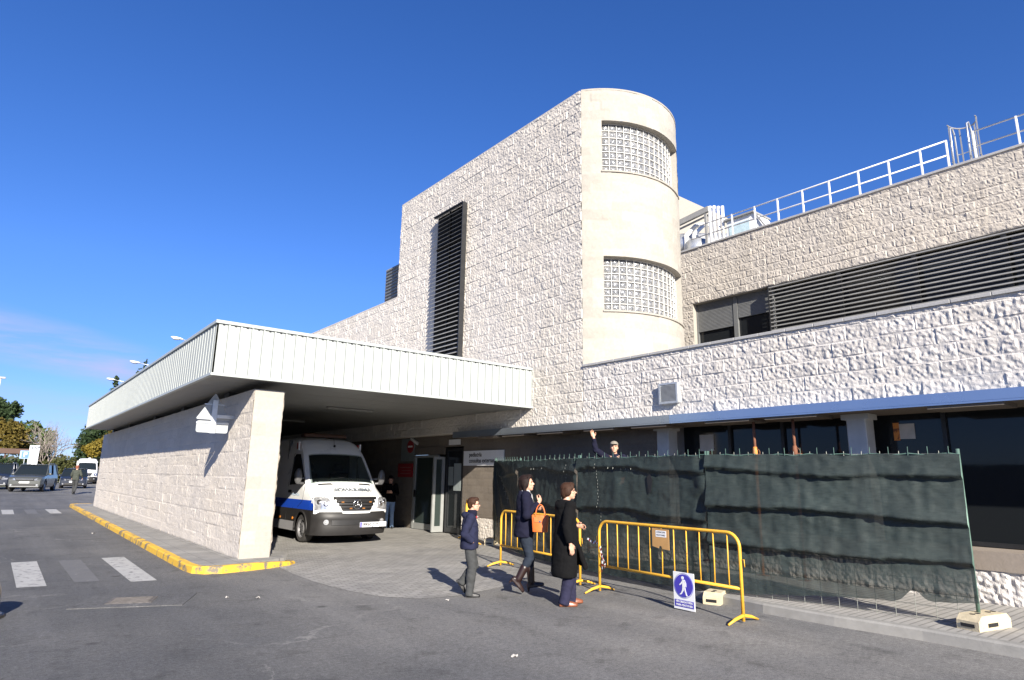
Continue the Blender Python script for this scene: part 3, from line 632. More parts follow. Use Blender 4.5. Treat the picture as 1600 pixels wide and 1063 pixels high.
for z0, z1 in wins:
    b = MB()                                        # reveals: soffit, sill, jambs
    b.grid(np.array([[arc(a, TR-0.002, z1) for a in As], [arc(a, TR-DEP-0.05, z1) for a in As]]))
    b.grid(np.array([[arc(a, TR-0.002, z0+0.02) for a in As], [arc(a, TR-DEP-0.05, z0+0.02) for a in As]]), flip=True)
    for a, fl in ((wa0, False), (wa1, True)): b.grid(np.array([[arc(a, TR, z0), arc(a, TR, z1)], [arc(a, TR-DEP-0.05, z0), arc(a, TR-DEP-0.05, z1)]]), flip=fl)
    part('window_reveal', b, M['stone_smooth'])
    b = MB(); b.loft([[arc(a, TR+0.035, z0-0.03), arc(a, TR+0.035, z0+0.012), arc(a, TR-0.08, z0+0.03), arc(a, TR-0.08, z0-0.03)] for a in [wa0-0.01]+As[1:-1]+[wa1+0.01]]); part('window_sill', b, M['stone_smooth'])
    nc, nr = 14, 7; r = TR-DEP
    win = MB(); win.grid(np.array([[arc(a, r-0.03, z) for a in As] for z in (z0, z1)]), flip=True); wo = part('glass_block_window', win, M['mortar'])
    # each glass brick: a bulged glossy face with a rim
    g = MB()
    for i in range(nc):
        for j in range(nr):
            c0 = wa0+(wa1-wa0)*(i+0.07)/nc; c1 = wa0+(wa1-wa0)*(i+0.93)/nc; q0 = z0+0.03+(z1-z0-0.04)*(j+0.06)/nr; q1 = z0+0.03+(z1-z0-0.04)*(j+0.94)/nr
            n = 5; G = np.zeros((n, n, 3)); tl = random.uniform(-0.01, 0.01); tm = random.uniform(-0.01, 0.01)
            for x in range(n):
                for y in range(n):
                    s, t = x/(n-1), y/(n-1); rim = 0 if x in (0, n-1) or y in (0, n-1) else 1
                    G[x, y] = arc(c0+(c1-c0)*s, r-0.028+0.022*rim+0.006*math.sin(PI*s)*math.sin(PI*t)+tl*(s-.5)*rim+tm*(t-.5)*rim, q0+(q1-q0)*t)
            g.grid(G, flip=True)
    gb = g.build('glass_bricks', M['glass_block'], hb, smooth=True, local=False); gb.parent = wo
    bars = MB()
    for i in range(nc+1):
        a = wa0+(wa1-wa0)*i/nc; bars.beam(arc(a, r-0.005, z0+0.02), arc(a, r-0.005, z1), 0.016, 0.03, up=(math.cos(a), math.sin(a), 0))
    for j in range(nr+1):
        z = z0+0.03+(z1-z0-0.04)*j/nr
        for i in range(nc):
            aa = wa0+(wa1-wa0)*i/nc; ab = wa0+(wa1-wa0)*(i+1)/nc
            bars.beam(arc(aa, r-0.006, z), arc(ab, r-0.006, z), 0.026, 0.016)
    gb = bars.build('mortar_bars', M['mortar'], hb, local=False); gb.parent = wo
b = MB(); b.add([arc(a0+(a1-a0)*i/40, TR-0.02, TZ-0.05) for i in range(41)], [tuple(range(41))]); part('tower_roof', b, M['concrete'])
b = MB(); b.loft([[arc(a, TR+0.012, TZ-0.015), arc(a, TR+0.012, TZ+0.03), arc(a, TR-0.25, TZ+0.03), arc(a, TR-0.25, TZ-0.015)] for a in [a0+(a1-a0)*i/50 for i in range(51)]]); part('parapet_coping', b, M['stone_smooth'])
# --- tall louvre on the tower side
ly0, ly1, lz0, lz1 = 15.52, 17.16, 4.0, 10.08
b = MB(); b.box((X0-0.09, ly0+0.03, lz0), (X0-0.03, ly1, lz1-0.02)); lv = part('louvred_window', b, M['glass'])
b = MB(); n = 44
for k in range(n):
    z = lz0+0.06+(lz1-lz0-0.1)*k/(n-1); b.prism([(X0-0.215, 0, z-0.03), (X0-0.205, 0, z-0.034), (X0-0.12, 0, z+0.030), (X0-0.130, 0, z+0.034)], (0, ly0+0.02, 0), (0, ly1+0.10, 0))
o = part('louvre_fins', b, M['fin_dark']); o.parent = lv
b = MB(); b.box((X0-0.225, ly0-0.01, lz0), (X0-0.06, ly0+0.018, lz1)); b.box((X0-0.225, ly0+0.02, lz1-0.012), (X0-0.09, ly1+0.1, lz1+0.02)); b.box((X0-0.12, ly0+0.85, lz0), (X0-0.092, ly0+0.90, lz1)); b.box((X0-0.115, ly0+0.03, 7.3), (X0-0.093, ly1, 7.38)); b.box((X0-0.115, ly0+0.03, 8.9), (X0-0.093, ly1, 8.96))
o = part('louvre_frame', b, M['dark']); o.parent = lv
# --- upper floor, set back
X2, UZ = 19.5, 10.22
rough_wall('upper_front_wall', M['stone_upper'], (X2, -6, 4.1), (0, 1, 0), (0, 0, 1), (-1, 0, 0), 20.5, UZ-4.1, 0.036, 0.030, hb, joint=0.024, flush=0.15, holes=((0, 19.77, 2.0, 4.0),), seed=41, rough=1.1)
b = MB(); b.bbox((X2-0.06, -6, UZ-0.005), (X2+0.35, 14.5, UZ+0.06), 0.01); part('roof_coping', b, M['coping'])
b = MB(); b.box((X2, 13.77, 6.1), (X2+0.36, 14.2, 8.1)); b.box((X2+0.002, -6, 8.09), (X2+0.36, 13.77, 8.2)); part('window_reveal', b, M['stone_smooth'])
b = MB(); b.box((X2+0.30, -6, 6.0), (X2+0.34, 13.77, 8.09)); sw = part('strip_window', b, M['glass'])
b = MB()
for y0, y1, zb in ((12.25, 13.70, 7.02), (10.80, 12.05, 7.28)):
    for k in range(26):
        z = 8.08-0.05*k
        if z-0.05 < zb: break
        b.prism([(X2+0.225, 0, z), (X2+0.215, 0, z-0.025), (X2+0.225, 0, z-0.048), (X2+0.255, 0, z-0.048), (X2+0.255, 0, z)], (0, y0, 0), (0, y1, 0))
o = part('roller_shutter', b, M['shutter']); o.parent = sw
for y0, y1 in ((12.07, 12.23), (13.71, 13.766), (10.70, 10.78)): b = MB(); b.box((X2+0.20, y0, 6.0), (X2+0.29, y1, 8.085)); o = part('window_frame', b, M['shutter']); o.parent = sw
b = MB(); n = 15
for k in range(n):
    z = 6.15+(8.02-6.15)*k/(n-1); b.prism([(X2-0.085, 0, z-0.018), (X2-0.02, 0, z-0.018), (X2-0.02, 0, z-0.010), (X2-0.075, 0, z+0.018), (X2-0.085, 0, z+0.018)], (0, -6, 0), (0, 10.69, 0))
o = part('louvre_fins', b, M['fin']); o.parent = sw
b = MB()
for y in [8.4-2.1*k for k in range(7)]: b = MB(); b.box((X2+0.06, y, 6.0), (X2+0.12, y+0.12, 8.085)); o = part('louvre_post', b, M['dark']); o.parent = sw
b = MB(); b.box((X2-0.095, 10.69, 6.0), (X2+0.10, 10.73, 8.085)); o = part('louvre_post', b, M['dark']); o.parent = sw
b = MB(); b.box((X2+0.35, -6, 4.0), (34, 14.5, UZ-0.02)); part('upper_core', b, M['concrete'])
# plant storey behind the tower
b = MB(); b.box((17.5, 16.2, 7.8), (30, 28, 14.15)); part('plant_storey', b, M['stone_smooth'])
# --- ground floor
XG = 10.85
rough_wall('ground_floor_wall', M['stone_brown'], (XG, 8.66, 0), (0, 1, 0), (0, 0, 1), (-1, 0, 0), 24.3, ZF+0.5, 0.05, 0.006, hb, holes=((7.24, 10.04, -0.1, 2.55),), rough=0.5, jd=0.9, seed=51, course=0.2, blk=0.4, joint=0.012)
rough_wall('plinth', M['stone_tower'], (XG-0.06, 8.66, 0), (0, 1, 0), (0, 0, 1), (-1, 0, 0), 7.15, 0.55, 0.025, 0.025, hb, seed=53, course=0.27)
b = MB(); b.box((XG-0.075, 8.66, 0.545), (XG+0.02, 15.8, 0.60)); part('plinth_cap', b, M['stone_brown'])
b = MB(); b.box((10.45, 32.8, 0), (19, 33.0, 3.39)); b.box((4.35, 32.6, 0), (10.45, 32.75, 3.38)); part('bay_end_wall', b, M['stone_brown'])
b = MB(); b.box((XG-0.03, 24.0, 0.01), (XG-0.015, 27.5, 2.5)); part('bay_side_door', b, M['dark'])
# fascia over the ground floor windows
b = MB(); b.box((10.24, 7.9, 2.775), (10.46, 15.6, 2.915)); b.box((10.243, 7.9, 2.745), (10.262, 15.6, 2.774)); part('metal_fascia', b, M['grey_metal'])
b = MB(); b.box((10.24, 2.05, 2.775), (10.46, 7.897, 2.915)); b.box((10.243, 2.05, 2.745), (10.262, 7.897, 2.774)); b.box((10.238, -6, 2.772), (10.46, 2.047, 2.913)); part('metal_fascia', b, M['blue_metal'])
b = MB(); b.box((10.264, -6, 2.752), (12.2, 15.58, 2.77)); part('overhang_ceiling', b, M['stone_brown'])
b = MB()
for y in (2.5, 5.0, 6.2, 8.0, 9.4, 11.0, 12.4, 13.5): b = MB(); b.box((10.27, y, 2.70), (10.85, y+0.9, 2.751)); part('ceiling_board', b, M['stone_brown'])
# shop-front glazing to the right
b = MB(); b.box((11.30, -6, 0.80), (11.33, 8.34, 2.75)); gw = part('ground_floor_window', b, M['glass'])
b = MB()
for y in (-4.2, -2.1, 0.0, 2.1, 3.5, 6.1, 7.2): b.box((11.245, y, 0.8), (11.298, y+0.06, 2.75))
b.box((11.25, -6, 0.80), (11.30, 8.34, 0.86)); b.box((11.252, -6, 2.05), (11.297, 2.1, 2.10)); o = part('window_frame', b, M['dark']); o.parent = gw
for y in (8.30, 4.44, 0.55, -3.3):
    b = MB(); b.bbox((10.72, y, 0.79), (11.02, y+0.30, 2.752), 0.012); b.box((10.70, y-0.05, 2.66), (11.04, y+0.37, 2.748)); part('column', b, M['white_dirty'])
b = MB(); b.box((11.288, 7.62, 2.25), (11.296, 7.95, 2.58)); o = part('window_notice', b, M['paper']); o.parent = gw
b = MB(); b.box((11.288, 3.95, 2.36), (11.296, 4.22, 2.6)); o = part('window_notice', b, M['paper']); o.parent = gw
b = MB(); b.box((11.286, 4.17, 2.34), (11.287, 4.26, 2.62)); o = part('window_notice', b, M['orange_prop']); o.parent = gw
b = MB(); b.box((11.335, 5.15, 1.4), (11.36, 6.9, 2.5)); part('interior_blind', b, M['shutter'])
rough_wall('base_wall', M['stone_low'], (10.67, -6, 0.1), (0, 1, 0), (0, 0, 1), (-1, 0, 0), 14.6, 0.44, 0.018, 0.045, hb, seed=57, course=0.44, blk=0.42, joint=0.025)
b = MB(); b.box((10.63, -6, 0.54), (11.5, 8.64, 0.79)); part('window_ledge', b, M['sill_stone'])
b = MB(); b.box((10.675, -6, 0.05), (11.4, 8.64, 0.538)); b.box((11.4, 8.30, 0.0), (11.6, 8.66, 2.75)); part('base_core', b, M['stone_low'])
b = MB(); b.box((13.6, -6, 0.1), (13.7, 8.66, 2.76)); b.box((11.36, -6, 0.1), (13.6, 8.66, 0.2)); part('interior_wall', b, M['stone_brown'])
# entrance door recess
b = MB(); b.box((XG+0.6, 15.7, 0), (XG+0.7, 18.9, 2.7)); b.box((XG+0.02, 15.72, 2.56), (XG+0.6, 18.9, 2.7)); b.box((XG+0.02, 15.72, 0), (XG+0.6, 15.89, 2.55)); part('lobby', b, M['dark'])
d = MB(); d.box((XG-0.05, 18.60, 0.02), (XG+0.03, 18.72, 2.32)); d.box((XG-0.05, 17.25, 0.02), (XG+0.03, 17.33, 2.32)); d.box((XG-0.045, 17.33, 0.02), (XG+0.025, 18.60, 0.20)); d.box((XG-0.045, 17.33, 2.24), (XG+0.025, 18.60, 2.32)); dl = part('glazed_door', d, M['alu'])
g = MB(); g.box((XG-0.012, 17.33, 0.20), (XG-0.002, 18.60, 2.24)); o = part('pane', g, M['door_glass']); o.parent = dl
g = MB(); g.box((XG-0.09, 18.50, 1.0), (XG-0.052, 18.58, 1.22)); o = part('door_handle', g, M['black']); o.parent = dl
b = MB(); b.box((XG-0.04, 16.93, 2.33), (XG+0.03, 18.72, 2.56)); part('transom_panel', b, M['stone_brown'])
d = MB(); d.box((XG-0.42, 16.86, 0.03), (XG-0.33, 16.92, 2.25)); d.box((XG-0.12, 16.86, 0.03), (XG-0.02, 16.92, 2.25)); d.box((XG-0.33, 16.865, 0.03), (XG-0.12, 16.915, 0.2)); d.box((XG-0.33, 16.865, 2.17), (XG-0.12, 16.915, 2.25)); dl = part('open_door_leaf', d, M['alu'])
g = MB(); g.box((XG-0.33, 16.885, 0.2), (XG-0.12, 16.895, 2.17)); o = part('pane', g, M['door_glass']); o.parent = dl
d = MB(); d.box((XG+0.0, 15.90, 0.03), (XG+0.06, 15.98, 2.5)); d.box((XG+0.0, 16.75, 0.03), (XG+0.06, 16.83, 2.5)); d.box((XG+0.002, 15.98, 2.42), (XG+0.058, 16.75, 2.5)); d.box((XG+0.002, 15.98, 0.03), (XG+0.058, 16.75, 0.18)); dl = part('glazed_door', d, M['dark'])
g = MB(); g.box((XG+0.02, 15.98, 0.18), (XG+0.03, 16.75, 2.42)); o = part('pane', g, M['glass']); o.parent = dl
g = MB(); g.box((XG+0.008, 16.02, 1.25), (XG+0.014, 16.40, 2.05)); g.box((XG+0.008, 16.44, 1.4), (XG+0.014, 16.7, 1.95)); o = part('door_notices', g, mat('door_notice', (0.22, 0.25, 0.25), 0.6)); o.parent = dl
# downpipe under the canopy
b = MB(); b.tube([(XG-0.09, 18.85, 3.38), (XG-0.09, 18.85, 2.85), (XG-0.02, 18.55, 2.7)], 0.055, 10); part('downpipe', b, M['white_dirty'], smooth=True)
# vent grille in the lower wall
b = MB(); b.box((X0-0.105, 7.78, 3.16), (X0-0.085, 7.82, 3.58)); b.box((X0-0.105, 8.20, 3.16), (X0-0.085, 8.24, 3.58)); b.box((X0-0.104, 7.82, 3.16), (X0-0.086, 8.20, 3.20)); b.box((X0-0.104, 7.82, 3.54), (X0-0.086, 8.20, 3.58)); b.box((X0-0.08, 7.79, 3.17), (X0, 8.23, 3.57)); vg = part('vent_grille', b, M['galv'])
b = MB()
for k in range(14): z = 3.212+0.0237*k; b.prism([(X0-0.104, 0, z-0.008), (X0-0.10, 0, z-0.010), (X0-0.082, 0, z+0.012), (X0-0.086, 0, z+0.014)], (0, 7.82, 0), (0, 8.20, 0))
o = part('grille_slats', b, M['galv']); o.parent = vg

# ------------------------------------------------------------------ things fixed to the roofs
t = thing('roof_railing', 'white tube railing along the roof edge of the set back upper floor', 'railing', (X2+0.1, 5, UZ+0.06))
py = [12.9, 12.0, 11.1, 10.25, 9.38, 8.5, 7.6, 6.73, 5.88, 5.22, 4.58, 3.62, 2.7, 1.82, 0.95, 0.05, -0.85, -1.7]
for y in py:
    b = MB(); b.box((X2+0.08, y-0.022, UZ+0.055), (X2+0.13, y+0.022, UZ+0.92)); b.box((X2+0.05, y-0.05, UZ+0.055), (X2+0.16, y+0.05, UZ+0.066)); b.build('post', M['white_metal'], t, local=False)
for z in (0.90, 0.46):
    b = MB(); b.tube([(X2+0.105, 13.8, UZ+z), (X2+0.105, 5.22, UZ+z)], 0.024, 8); b.tube([(X2+0.105, 4.58, UZ+z), (X2+0.105, -2.5, UZ+z)], 0.024, 8); b.build('rail', M['white_metal'], t, True, local=False)
t = thing('access_ladder', 'galvanised ladder top with round safety cage at the roof edge', 'ladder', (X2-0.1, 4.8, UZ))
LX = X2+0.75
for y in (4.74, 5.14): b = MB(); b.tube([(LX-0.1, y, UZ-0.1), (LX-0.1, y, UZ+1.25), (LX-0.25, y, UZ+1.42), (LX-0.45, y, UZ+1.3), (LX-0.5, y, UZ+0.05)], 0.022, 8); b.build('stile', M['galv'], t, True, local=False)
for k in range(3): b = MB(); b.tube([(LX-0.1, 4.74, UZ+0.05+0.28*k), (LX-0.1, 5.14, UZ+0.05+0.28*k)], 0.014, 6); b.build('rung', M['galv'], t, local=False)
b = MB()
for z in (0.45, 1.62): b.tube([(LX-0.1+0.55*math.sin(q), 4.94+0.34*math.cos(q), UZ+z) for q in np.linspace(0, PI, 15)], 0.018, 6)
for q in (0.15, 1.0, 1.57, 2.15, 3.0): b.beam((LX-0.1+0.55*math.sin(q), 4.94+0.34*math.cos(q), UZ-0.1), (LX-0.1+0.55*math.sin(q), 4.94+0.34*math.cos(q), UZ+1.63), 0.035, 0.01)
b.build('safety_cage', M['fin_dark'], t, local=False)
def duct(p, r, n=20): b = MB(); b.tube(p, r, n); return b
t = thing('air_duct', 'silver ventilation duct under a steel gantry on the roof beside the tower', 'air duct', (21, 14.0, UZ))
duct([(20.3, 15.6, 11.05), (21.6, 14.3, 11.05), (22.9, 13.3, 11.05)], 0.55, 24).build('duct_drum', M['galv'], t, True, local=False)
b = MB(); b.tube([(20.6, 14.2, 10.3), (20.6, 14.2, 10.95)], 0.45, 20); b.build('duct_drum', M['galv'], t, True, local=False)
b = MB(); b.tube([(20.45, 14.6, 10.2), (20.45, 14.6, 11.3), (20.7, 14.3, 11.7), (21.2, 13.9, 11.8)], 0.10, 10); b.tube([(20.4, 14.2, 10.2), (20.4, 14.2, 11.2), (20.7, 13.95, 11.6)], 0.08, 10); b.build('bent_pipe', M['white_metal'], t, True, local=False)
b = MB(); b.beam((20.3, 15.9, 11.75), (20.3, 13.4, 12.02), 0.12, 0.22); b.beam((20.4, 15.8, 11.55), (20.4, 13.4, 11.82), 0.06, 0.06); b.beam((20.3, 13.55, 10.2), (20.3, 13.55, 11.85), 0.09, 0.09, up=(1, 0, 0)); b.build('gantry', M['fin'], t, local=False)
for i, (y, zt) in enumerate(((13.38, 12.12), (13.20, 12.08), (13.02, 12.0), (12.84, 11.95))):
    p = duct([(20.35, y, UZ-0.1), (20.35, y, zt)], 0.062 if i else 0.075, 12).build('standpipe', M['white_metal'], None, True)
    tag(p, ['tallest thick white pipe beside the duct gantry on the roof', 'white pipe second from the gantry on the roof', 'white pipe third from the gantry on the roof', 'white pipe farthest from the gantry, next to the roof cabinet'][i], 'pipe', 'upright pipes on the roof')
t = thing('roof_cabinet', 'white metal plant cabinet with a sloping lid behind the roof edge', 'cabinet', (20.5, 12.0, UZ))
b = MB(); b.prism([(20.3, 12.66, UZ-0.1), (20.3, 12.66, 11.25), (20.3, 11.55, 11.25), (20.3, 11.0, 10.2)], (0, 0, 0), (1.0, 0, 0)); b.build('cabinet_body', M['white_metal'], t, local=False)
b = MB(); b.box((20.2, 11.5, 11.25), (21.4, 12.75, 11.31)); b.beam((20.28, 11.52, 11.26), (20.28, 11.0, 10.4), 0.06, 0.05); b.build('lid', M['fin'], t, local=False)
b = MB(); b.box((20.285, 11.72, 10.25), (20.299, 12.56, 11.05)); b.build('side_panel', mat('pale_blue_panel', (0.45, 0.58, 0.62), 0.4), t, local=False)
t = thing('air_conditioner', 'dark louvred air conditioning box standing on the lower roof left of the tower', 'air conditioner', (11.6, 21.4, LZ))
b = MB(); b.bbox((11.2, 20.6, 8.35), (12.6, 22.35, 9.75), 0.02); b.build('casing', M['fin_dark'], t, local=False)
b = MB(); [b.box((11.15, 20.7, 8.45+0.13*k), (11.2, 22.25, 8.50+0.13*k)) for k in range(10)]; b.build('grille', M['shutter'], t, local=False)
b = MB(); [b.box((x, y, LZ), (x+0.08, y+0.08, 8.36)) for x in (11.3, 12.4) for y in (20.8, 22.1)]; b.box((11.25, 20.62, 8.0), (11.3, 22.3, 8.34)); b.build('stand', M['shutter'], t, local=False)
# ------------------------------------------------------------------ screened site fence
def screen_panel(label, A, B, zA, zB, mode, seed, cutL=0.03, cutR=0.03, blocks=True):
    """wire panel between two posts, hung with green netting on the street side"""
    A = Vector((A[0], A[1], 0)); B = Vector((B[0], B[1], 0)); d = (B-A); L = d.length; d.normalize(); nr = Vector((0, 0, 1)).cross(d)
    if nr.x > 0: nr = -nr                          # towards the street
    H = 1.98; t = thing('fence_panel', label, 'fence', (A.x, A.y, zA), 0, 'screened fence panels')
    def pt(s, z): return A+d*(s*L)+Vector((0, 0, zA+(zB-zA)*s+z))
    for s in (0.006, 0.994):
        b = MB(); p = pt(s, 0); b.tube([p+Vector((0, 0, 0.02)), p+Vector((0, 0, H+0.05))], 0.021, 10); b.build('post', M['green_post'], t, True, local=False)
    b = MB(); nw = int(L/0.2)
    for k in range(1, nw): s = k/nw; b.tube([pt(s, 0.06), pt(s, H+0.03)], 0.0035, 4, False)
    for k in range(14): z = 0.09+0.145*k; b.tube([pt(0, z), pt(1, z)], 0.0032, 4, False)
    b.build('wire_mesh', M['wire'], t, local=False)
    nu, nv = max(40, int(L/0.028)), 70
    Us = np.linspace(0, 1, nu); Vs = np.linspace(0, 1, nv); U, V = np.meshgrid(Us, Vs, indexing='ij')
    low = cutL+(cutR-cutL)*U+0.05*(fbm(U*9+seed, U*0, seed, 3)-0.5)*(1 if max(cutL, cutR) > 0.06 else 0.3)
    if mode == 'pleat': low = low+0.13*np.exp(-((U-0.80)/0.035)**2)
    Z = low+(H-0.015+0.012*np.sin(U*L*9)-low)*V
    x = U*L
    disp = 0.018+0.026*(fbm(x*2.2, Z*3.5, seed, 4)-0.4)+0.014*(fbm(x*9, Z*14, seed+3, 3)-0.5)+0.02*(1-np.abs(2*fbm(x*3.1+Z*2.2, Z*4.5-x, seed+5, 3)-1)-0.5)
    # the wires press through as a faint grid of dimples
    disp = disp+0.0025*np.cos(x/0.2*2*PI)*np.clip(fbm(x*2, Z*3, seed+4, 2)*3-1, 0, 1)+0.016*(1-np.abs(2*fbm(x*5.5, Z*0.9, seed+6, 3)-1)-0.55)
    if mode == 'pleat':                            # horizontal sags one above the other
        for z0, am in ((1.74, 0.07), (1.22, 0.10), (0.74, 0.10), (0.45, 0.03)):
            q = (Z-z0-0.03*np.sin(x*1.3+z0*5)-0.05*(fbm(x*2.2+z0*7, x*0, seed+int(z0*10), 4)-0.5)+0.02*x)/0.30; disp = disp+am*(0.45+1.1*vnoise(x*1.7+z0*3, x*0, seed+2))*np.where(q > 0, np.exp(-q*1.5)*np.minimum(1, q*10), 0)
    if mode == 'drape':                            # tension folds fanning from the upper corner
        ang = np.arctan2(H-Z+0.02, x+0.02); rad = np.hypot(H-Z, x)
        disp = disp+0.055*np.sin(ang*17+1.2*fbm(x*2, Z*2, 4, 2))*np.exp(-((rad-0.9)/0.95)**2)*np.clip(rad*3, 0, 1)+0.02*np.sin(ang*7)
        q = (Z-1.62+0.05*np.sin(x*2))/0.25; disp = disp+0.06*np.where(q > 0, np.exp(-q)*np.minimum(1, q*8), 0)*np.clip(x*2-1, 0, 1)
    if mode == 'slack':
        for z0, am in ((1.74, 0.075), (1.05, 0.09)):
            q = (Z-z0-0.05*np.sin(x*1.9)-0.015*np.sin(x*6))/0.34; disp = disp+am*np.where(q > 0, np.exp(-q*1.4)*np.minimum(1, q*10), 0)
        disp = disp+0.03*np.exp(-((x-0.35*L)/0.12)**2-((Z-1.45)/0.2)**2)+0.045*np.exp(-((x-0.97*L)/0.09)**2)*np.sin(Z*9)
    P = np.zeros(U.shape+(3,))
    for k in range(3): P[..., k] = A[k]+d[k]*x+nr[k]*(disp+0.01)
    P[..., 2] = zA+(zB-zA)*U+Z
    b = MB(); b.grid(P, flip=np.dot(np.cross(np.array(d), (0, 0, 1)), np.array(nr)) > 0)
    o = b.build('green_netting', M['net'], t, True, local=False)
    th = np.clip((0.62-Z)/0.45, 0, 1)*(0.20 if mode == 'pleat' else 0.10)+0.06*np.clip((fbm(x*1.4, Z*1.4, seed+9, 3)-0.5)*4, 0, 1)*np.clip(1.3-Z, 0, 1)
    at = o.data.attributes.new('thin', 'FLOAT', 'POINT'); at.data.foreach_set('value', th.reshape(-1).astype(np.float32))
    b = MB(); nt_ = int(L/0.2)
    for k in range(nt_): p = pt((k+0.5)/nt_, H-0.05)+nr*0.045; b.tube([p, p+Vector((random.uniform(-.01, .01), 0, 0.13))], 0.004, 5)
    pts = [pt(k/30, H-0.012+0.012*math.sin(k*1.7+seed))+nr*0.03 for k in range(31)]; b.tube(pts, 0.008, 6)
    b.build('cable_ties', M['green_post'], t, local=False)
    def on(s, z): i = min(nu-1, max(0, int(s*(nu-1)))); j = int(np.argmin(abs(P[i, :, 2]-zA-(zB-zA)*s-z))); return Vector(P[i, j])+nr*0.006
    if mode == 'slack':                            # patched seams: stitches, a tear, knots along the upper wire
        b = MB(); z0 = 1.86
        for k in range(18):
            z = z0-0.055*k; f = 0.86-0.006*k if seed == 15 else 0.18+0.002*k; p = on(f, z); b.tube([p, p+Vector((0, 0, -0.026))], 0.0035, 4)
        b.build('stitches', M['wire'], t, local=False)
        b = MB(); f0 = 0.62 if seed == 8 else 0.30; c = on(f0, 1.55); pl = [c+d*(0.05*math.cos(q)*(1+0.3*math.sin(3*q)))+Vector((0, 0, 0.15*math.sin(q)))+nr*0.012 for q in np.linspace(0, 2*PI, 14)[:-1]]
        b.prism(pl, (0, 0, 0), tuple(nr*0.004)); b.build('dark_tear', M['black'], t, local=False)
        b = MB()
        for k in range(5): p = on(0.30+0.045*k, 1.80); b.tube([p, p+Vector((0, 0, -0.03))+nr*0.004], 0.0035, 5)
        b.build('knots', M['wire'], t, local=False)
    return t, pt
FP = [(8.82, 2.64), (8.28, 5.72), (8.42, 8.55), (9.10, 11.1), (10.06, 13.26)]
screen_panel('rightmost green netting panel with horizontal pleats, its end post on a concrete foot', FP[1], FP[0], 0.06, 0.04, 'pleat', 3, 0.05, 0.33)
screen_panel('green netting panel behind the yellow barrier with the pedestrian sign, holed and slack', FP[2], FP[1], 0.05, 0.06, 'slack', 8, 0.03, 0.03)
screen_panel('green netting panel directly behind the two walking adults, below the pointing worker', FP[3], FP[2], 0.05, 0.05, 'slack', 15, 0.02, 0.02)
screen_panel('leftmost green netting panel with diagonal tension folds hanging from its upper corner', FP[4], FP[3], 0.10, 0.05, 'drape', 22, 0.02, 0.02)
def foot_block(label, c, rz, z):
    t = thing('concrete_foot', label, 'fence foot', (c[0], c[1], z), rz, 'concrete fence feet')
    b = MB(); w, l, h = 0.115, 0.31, 0.155
    prof = [(-l, 0), (l, 0), (l, h*0.62), (l-0.07, h), (-l+0.07, h), (-l, h*0.62)]
    hole0, hole1 = (-l+0.03, l-0.03), (h*0.28, h*0.5)
    b.loft([[(x, y, zz) for x, zz in prof] for y in (-w, -w+0.012, w-0.012, w)])
    b.build('block', M['cream_block'], t)
    for s in (-1, 1): b = MB(); b.box((s*(l+0.002)-0.004, -0.07, h*0.22), (s*(l+0.002)+0.002, 0.07, h*0.45)); b.build('hand_hole', M['black'], t)
    for x in (-0.2, -0.1, 0.1, 0.2): b = MB(); b.disc((x, 0, h+0.001), (0, 0, 1), 0.028, 0.006, 12); b.build('post_hole', M['black'], t)
    for s in (-1, 1): b = MB(); b.box((-0.14, s*(w+0.002)-0.002, h*0.22), (0.05, s*(w+0.002)+0.002, h*0.48)); b.build('hand_hole', M['black'], t)
    return t
foot_block('cream concrete block carrying the rightmost fence post at the kerb', (8.82, 2.62), R(-12), 0.115)
foot_block('cream concrete block behind the barrier foot, at a joint of two netting panels', (8.22, 5.62), R(20), 0.0)
foot_block('cream concrete block at the left end of the fence, beside the boy', (10.12, 13.45), R(40), 0.0)

# ------------------------------------------------------------------ yellow crowd barriers
def barrier(label, A, B, foot=0.30):
    A = Vector((A[0], A[1], 0)); B = Vector((B[0], B[1], 0)); d = B-A; L = d.length; rz = math.atan2(d.y, d.x)
    t = thing('crowd_barrier', label, 'barrier', A, rz, 'yellow crowd barriers'); H, r = 1.03, 0.021; Y = M['yellow_barrier']
    b = MB(); c = 0.17
    pts = [(0, 0, 0.02), (0, 0, H-c)]+[(c-c*math.cos(q), 0, H-c+c*math.sin(q)) for q in np.linspace(0.2, PI/2, 7)]+[(L-c+c*math.sin(q), 0, H-c+c*math.cos(q)) for q in np.linspace(0, PI/2-0.2, 7)]+[(L, 0, H-c), (L, 0, 0.02)]
    b.tube(pts, r, 12); b.build('frame', Y, t, True)
    b = MB(); b.tube([(0, 0, 0.385), (L, 0, 0.385)], 0.019, 10); b.build('lower_rail', Y, t, True)
    n = 11
    for k in range(n):
        x = 0.17+(L-0.34)*k/(n-1); b = MB(); b.tube([(x, 0, 0.39), (x+0.004*math.sin(k*3), 0.004*math.cos(k*5), 0.7), (x, 0, H-0.01)], 0.0085, 8); b.build('bar', Y, t, True)
    for x in (0.0, L):
        b = MB(); b.tube([(x, -foot, 0.012), (x, -foot*0.55, 0.055), (x, 0, 0.085), (x, foot*0.55, 0.055), (x, foot, 0.012)], [0.012, 0.019, 0.021, 0.019, 0.012], 8)
        b.build('foot', Y, t, True)
    b = MB(); b.tube([(L+0.02, 0, 0.72), (L+0.055, 0, 0.725), (L+0.058, 0, 0.64)], 0.006, 6); b.build('hook', Y, t, True); b = MB(); b.tube([(-0.02, 0, 0.72), (-0.05, 0, 0.72), (-0.05, 0, 0.80)], 0.006, 6); b.build('hook', Y, t, True)
    return t, L, rz
B1, L1, z1 = barrier('yellow crowd barrier carrying the blue pedestrian sign and a brown board', (7.36, 7.06), (7.27, 4.62))
barrier('yellow crowd barrier half hidden behind the woman and the black coat', (7.82, 10.10), (7.50, 7.62))
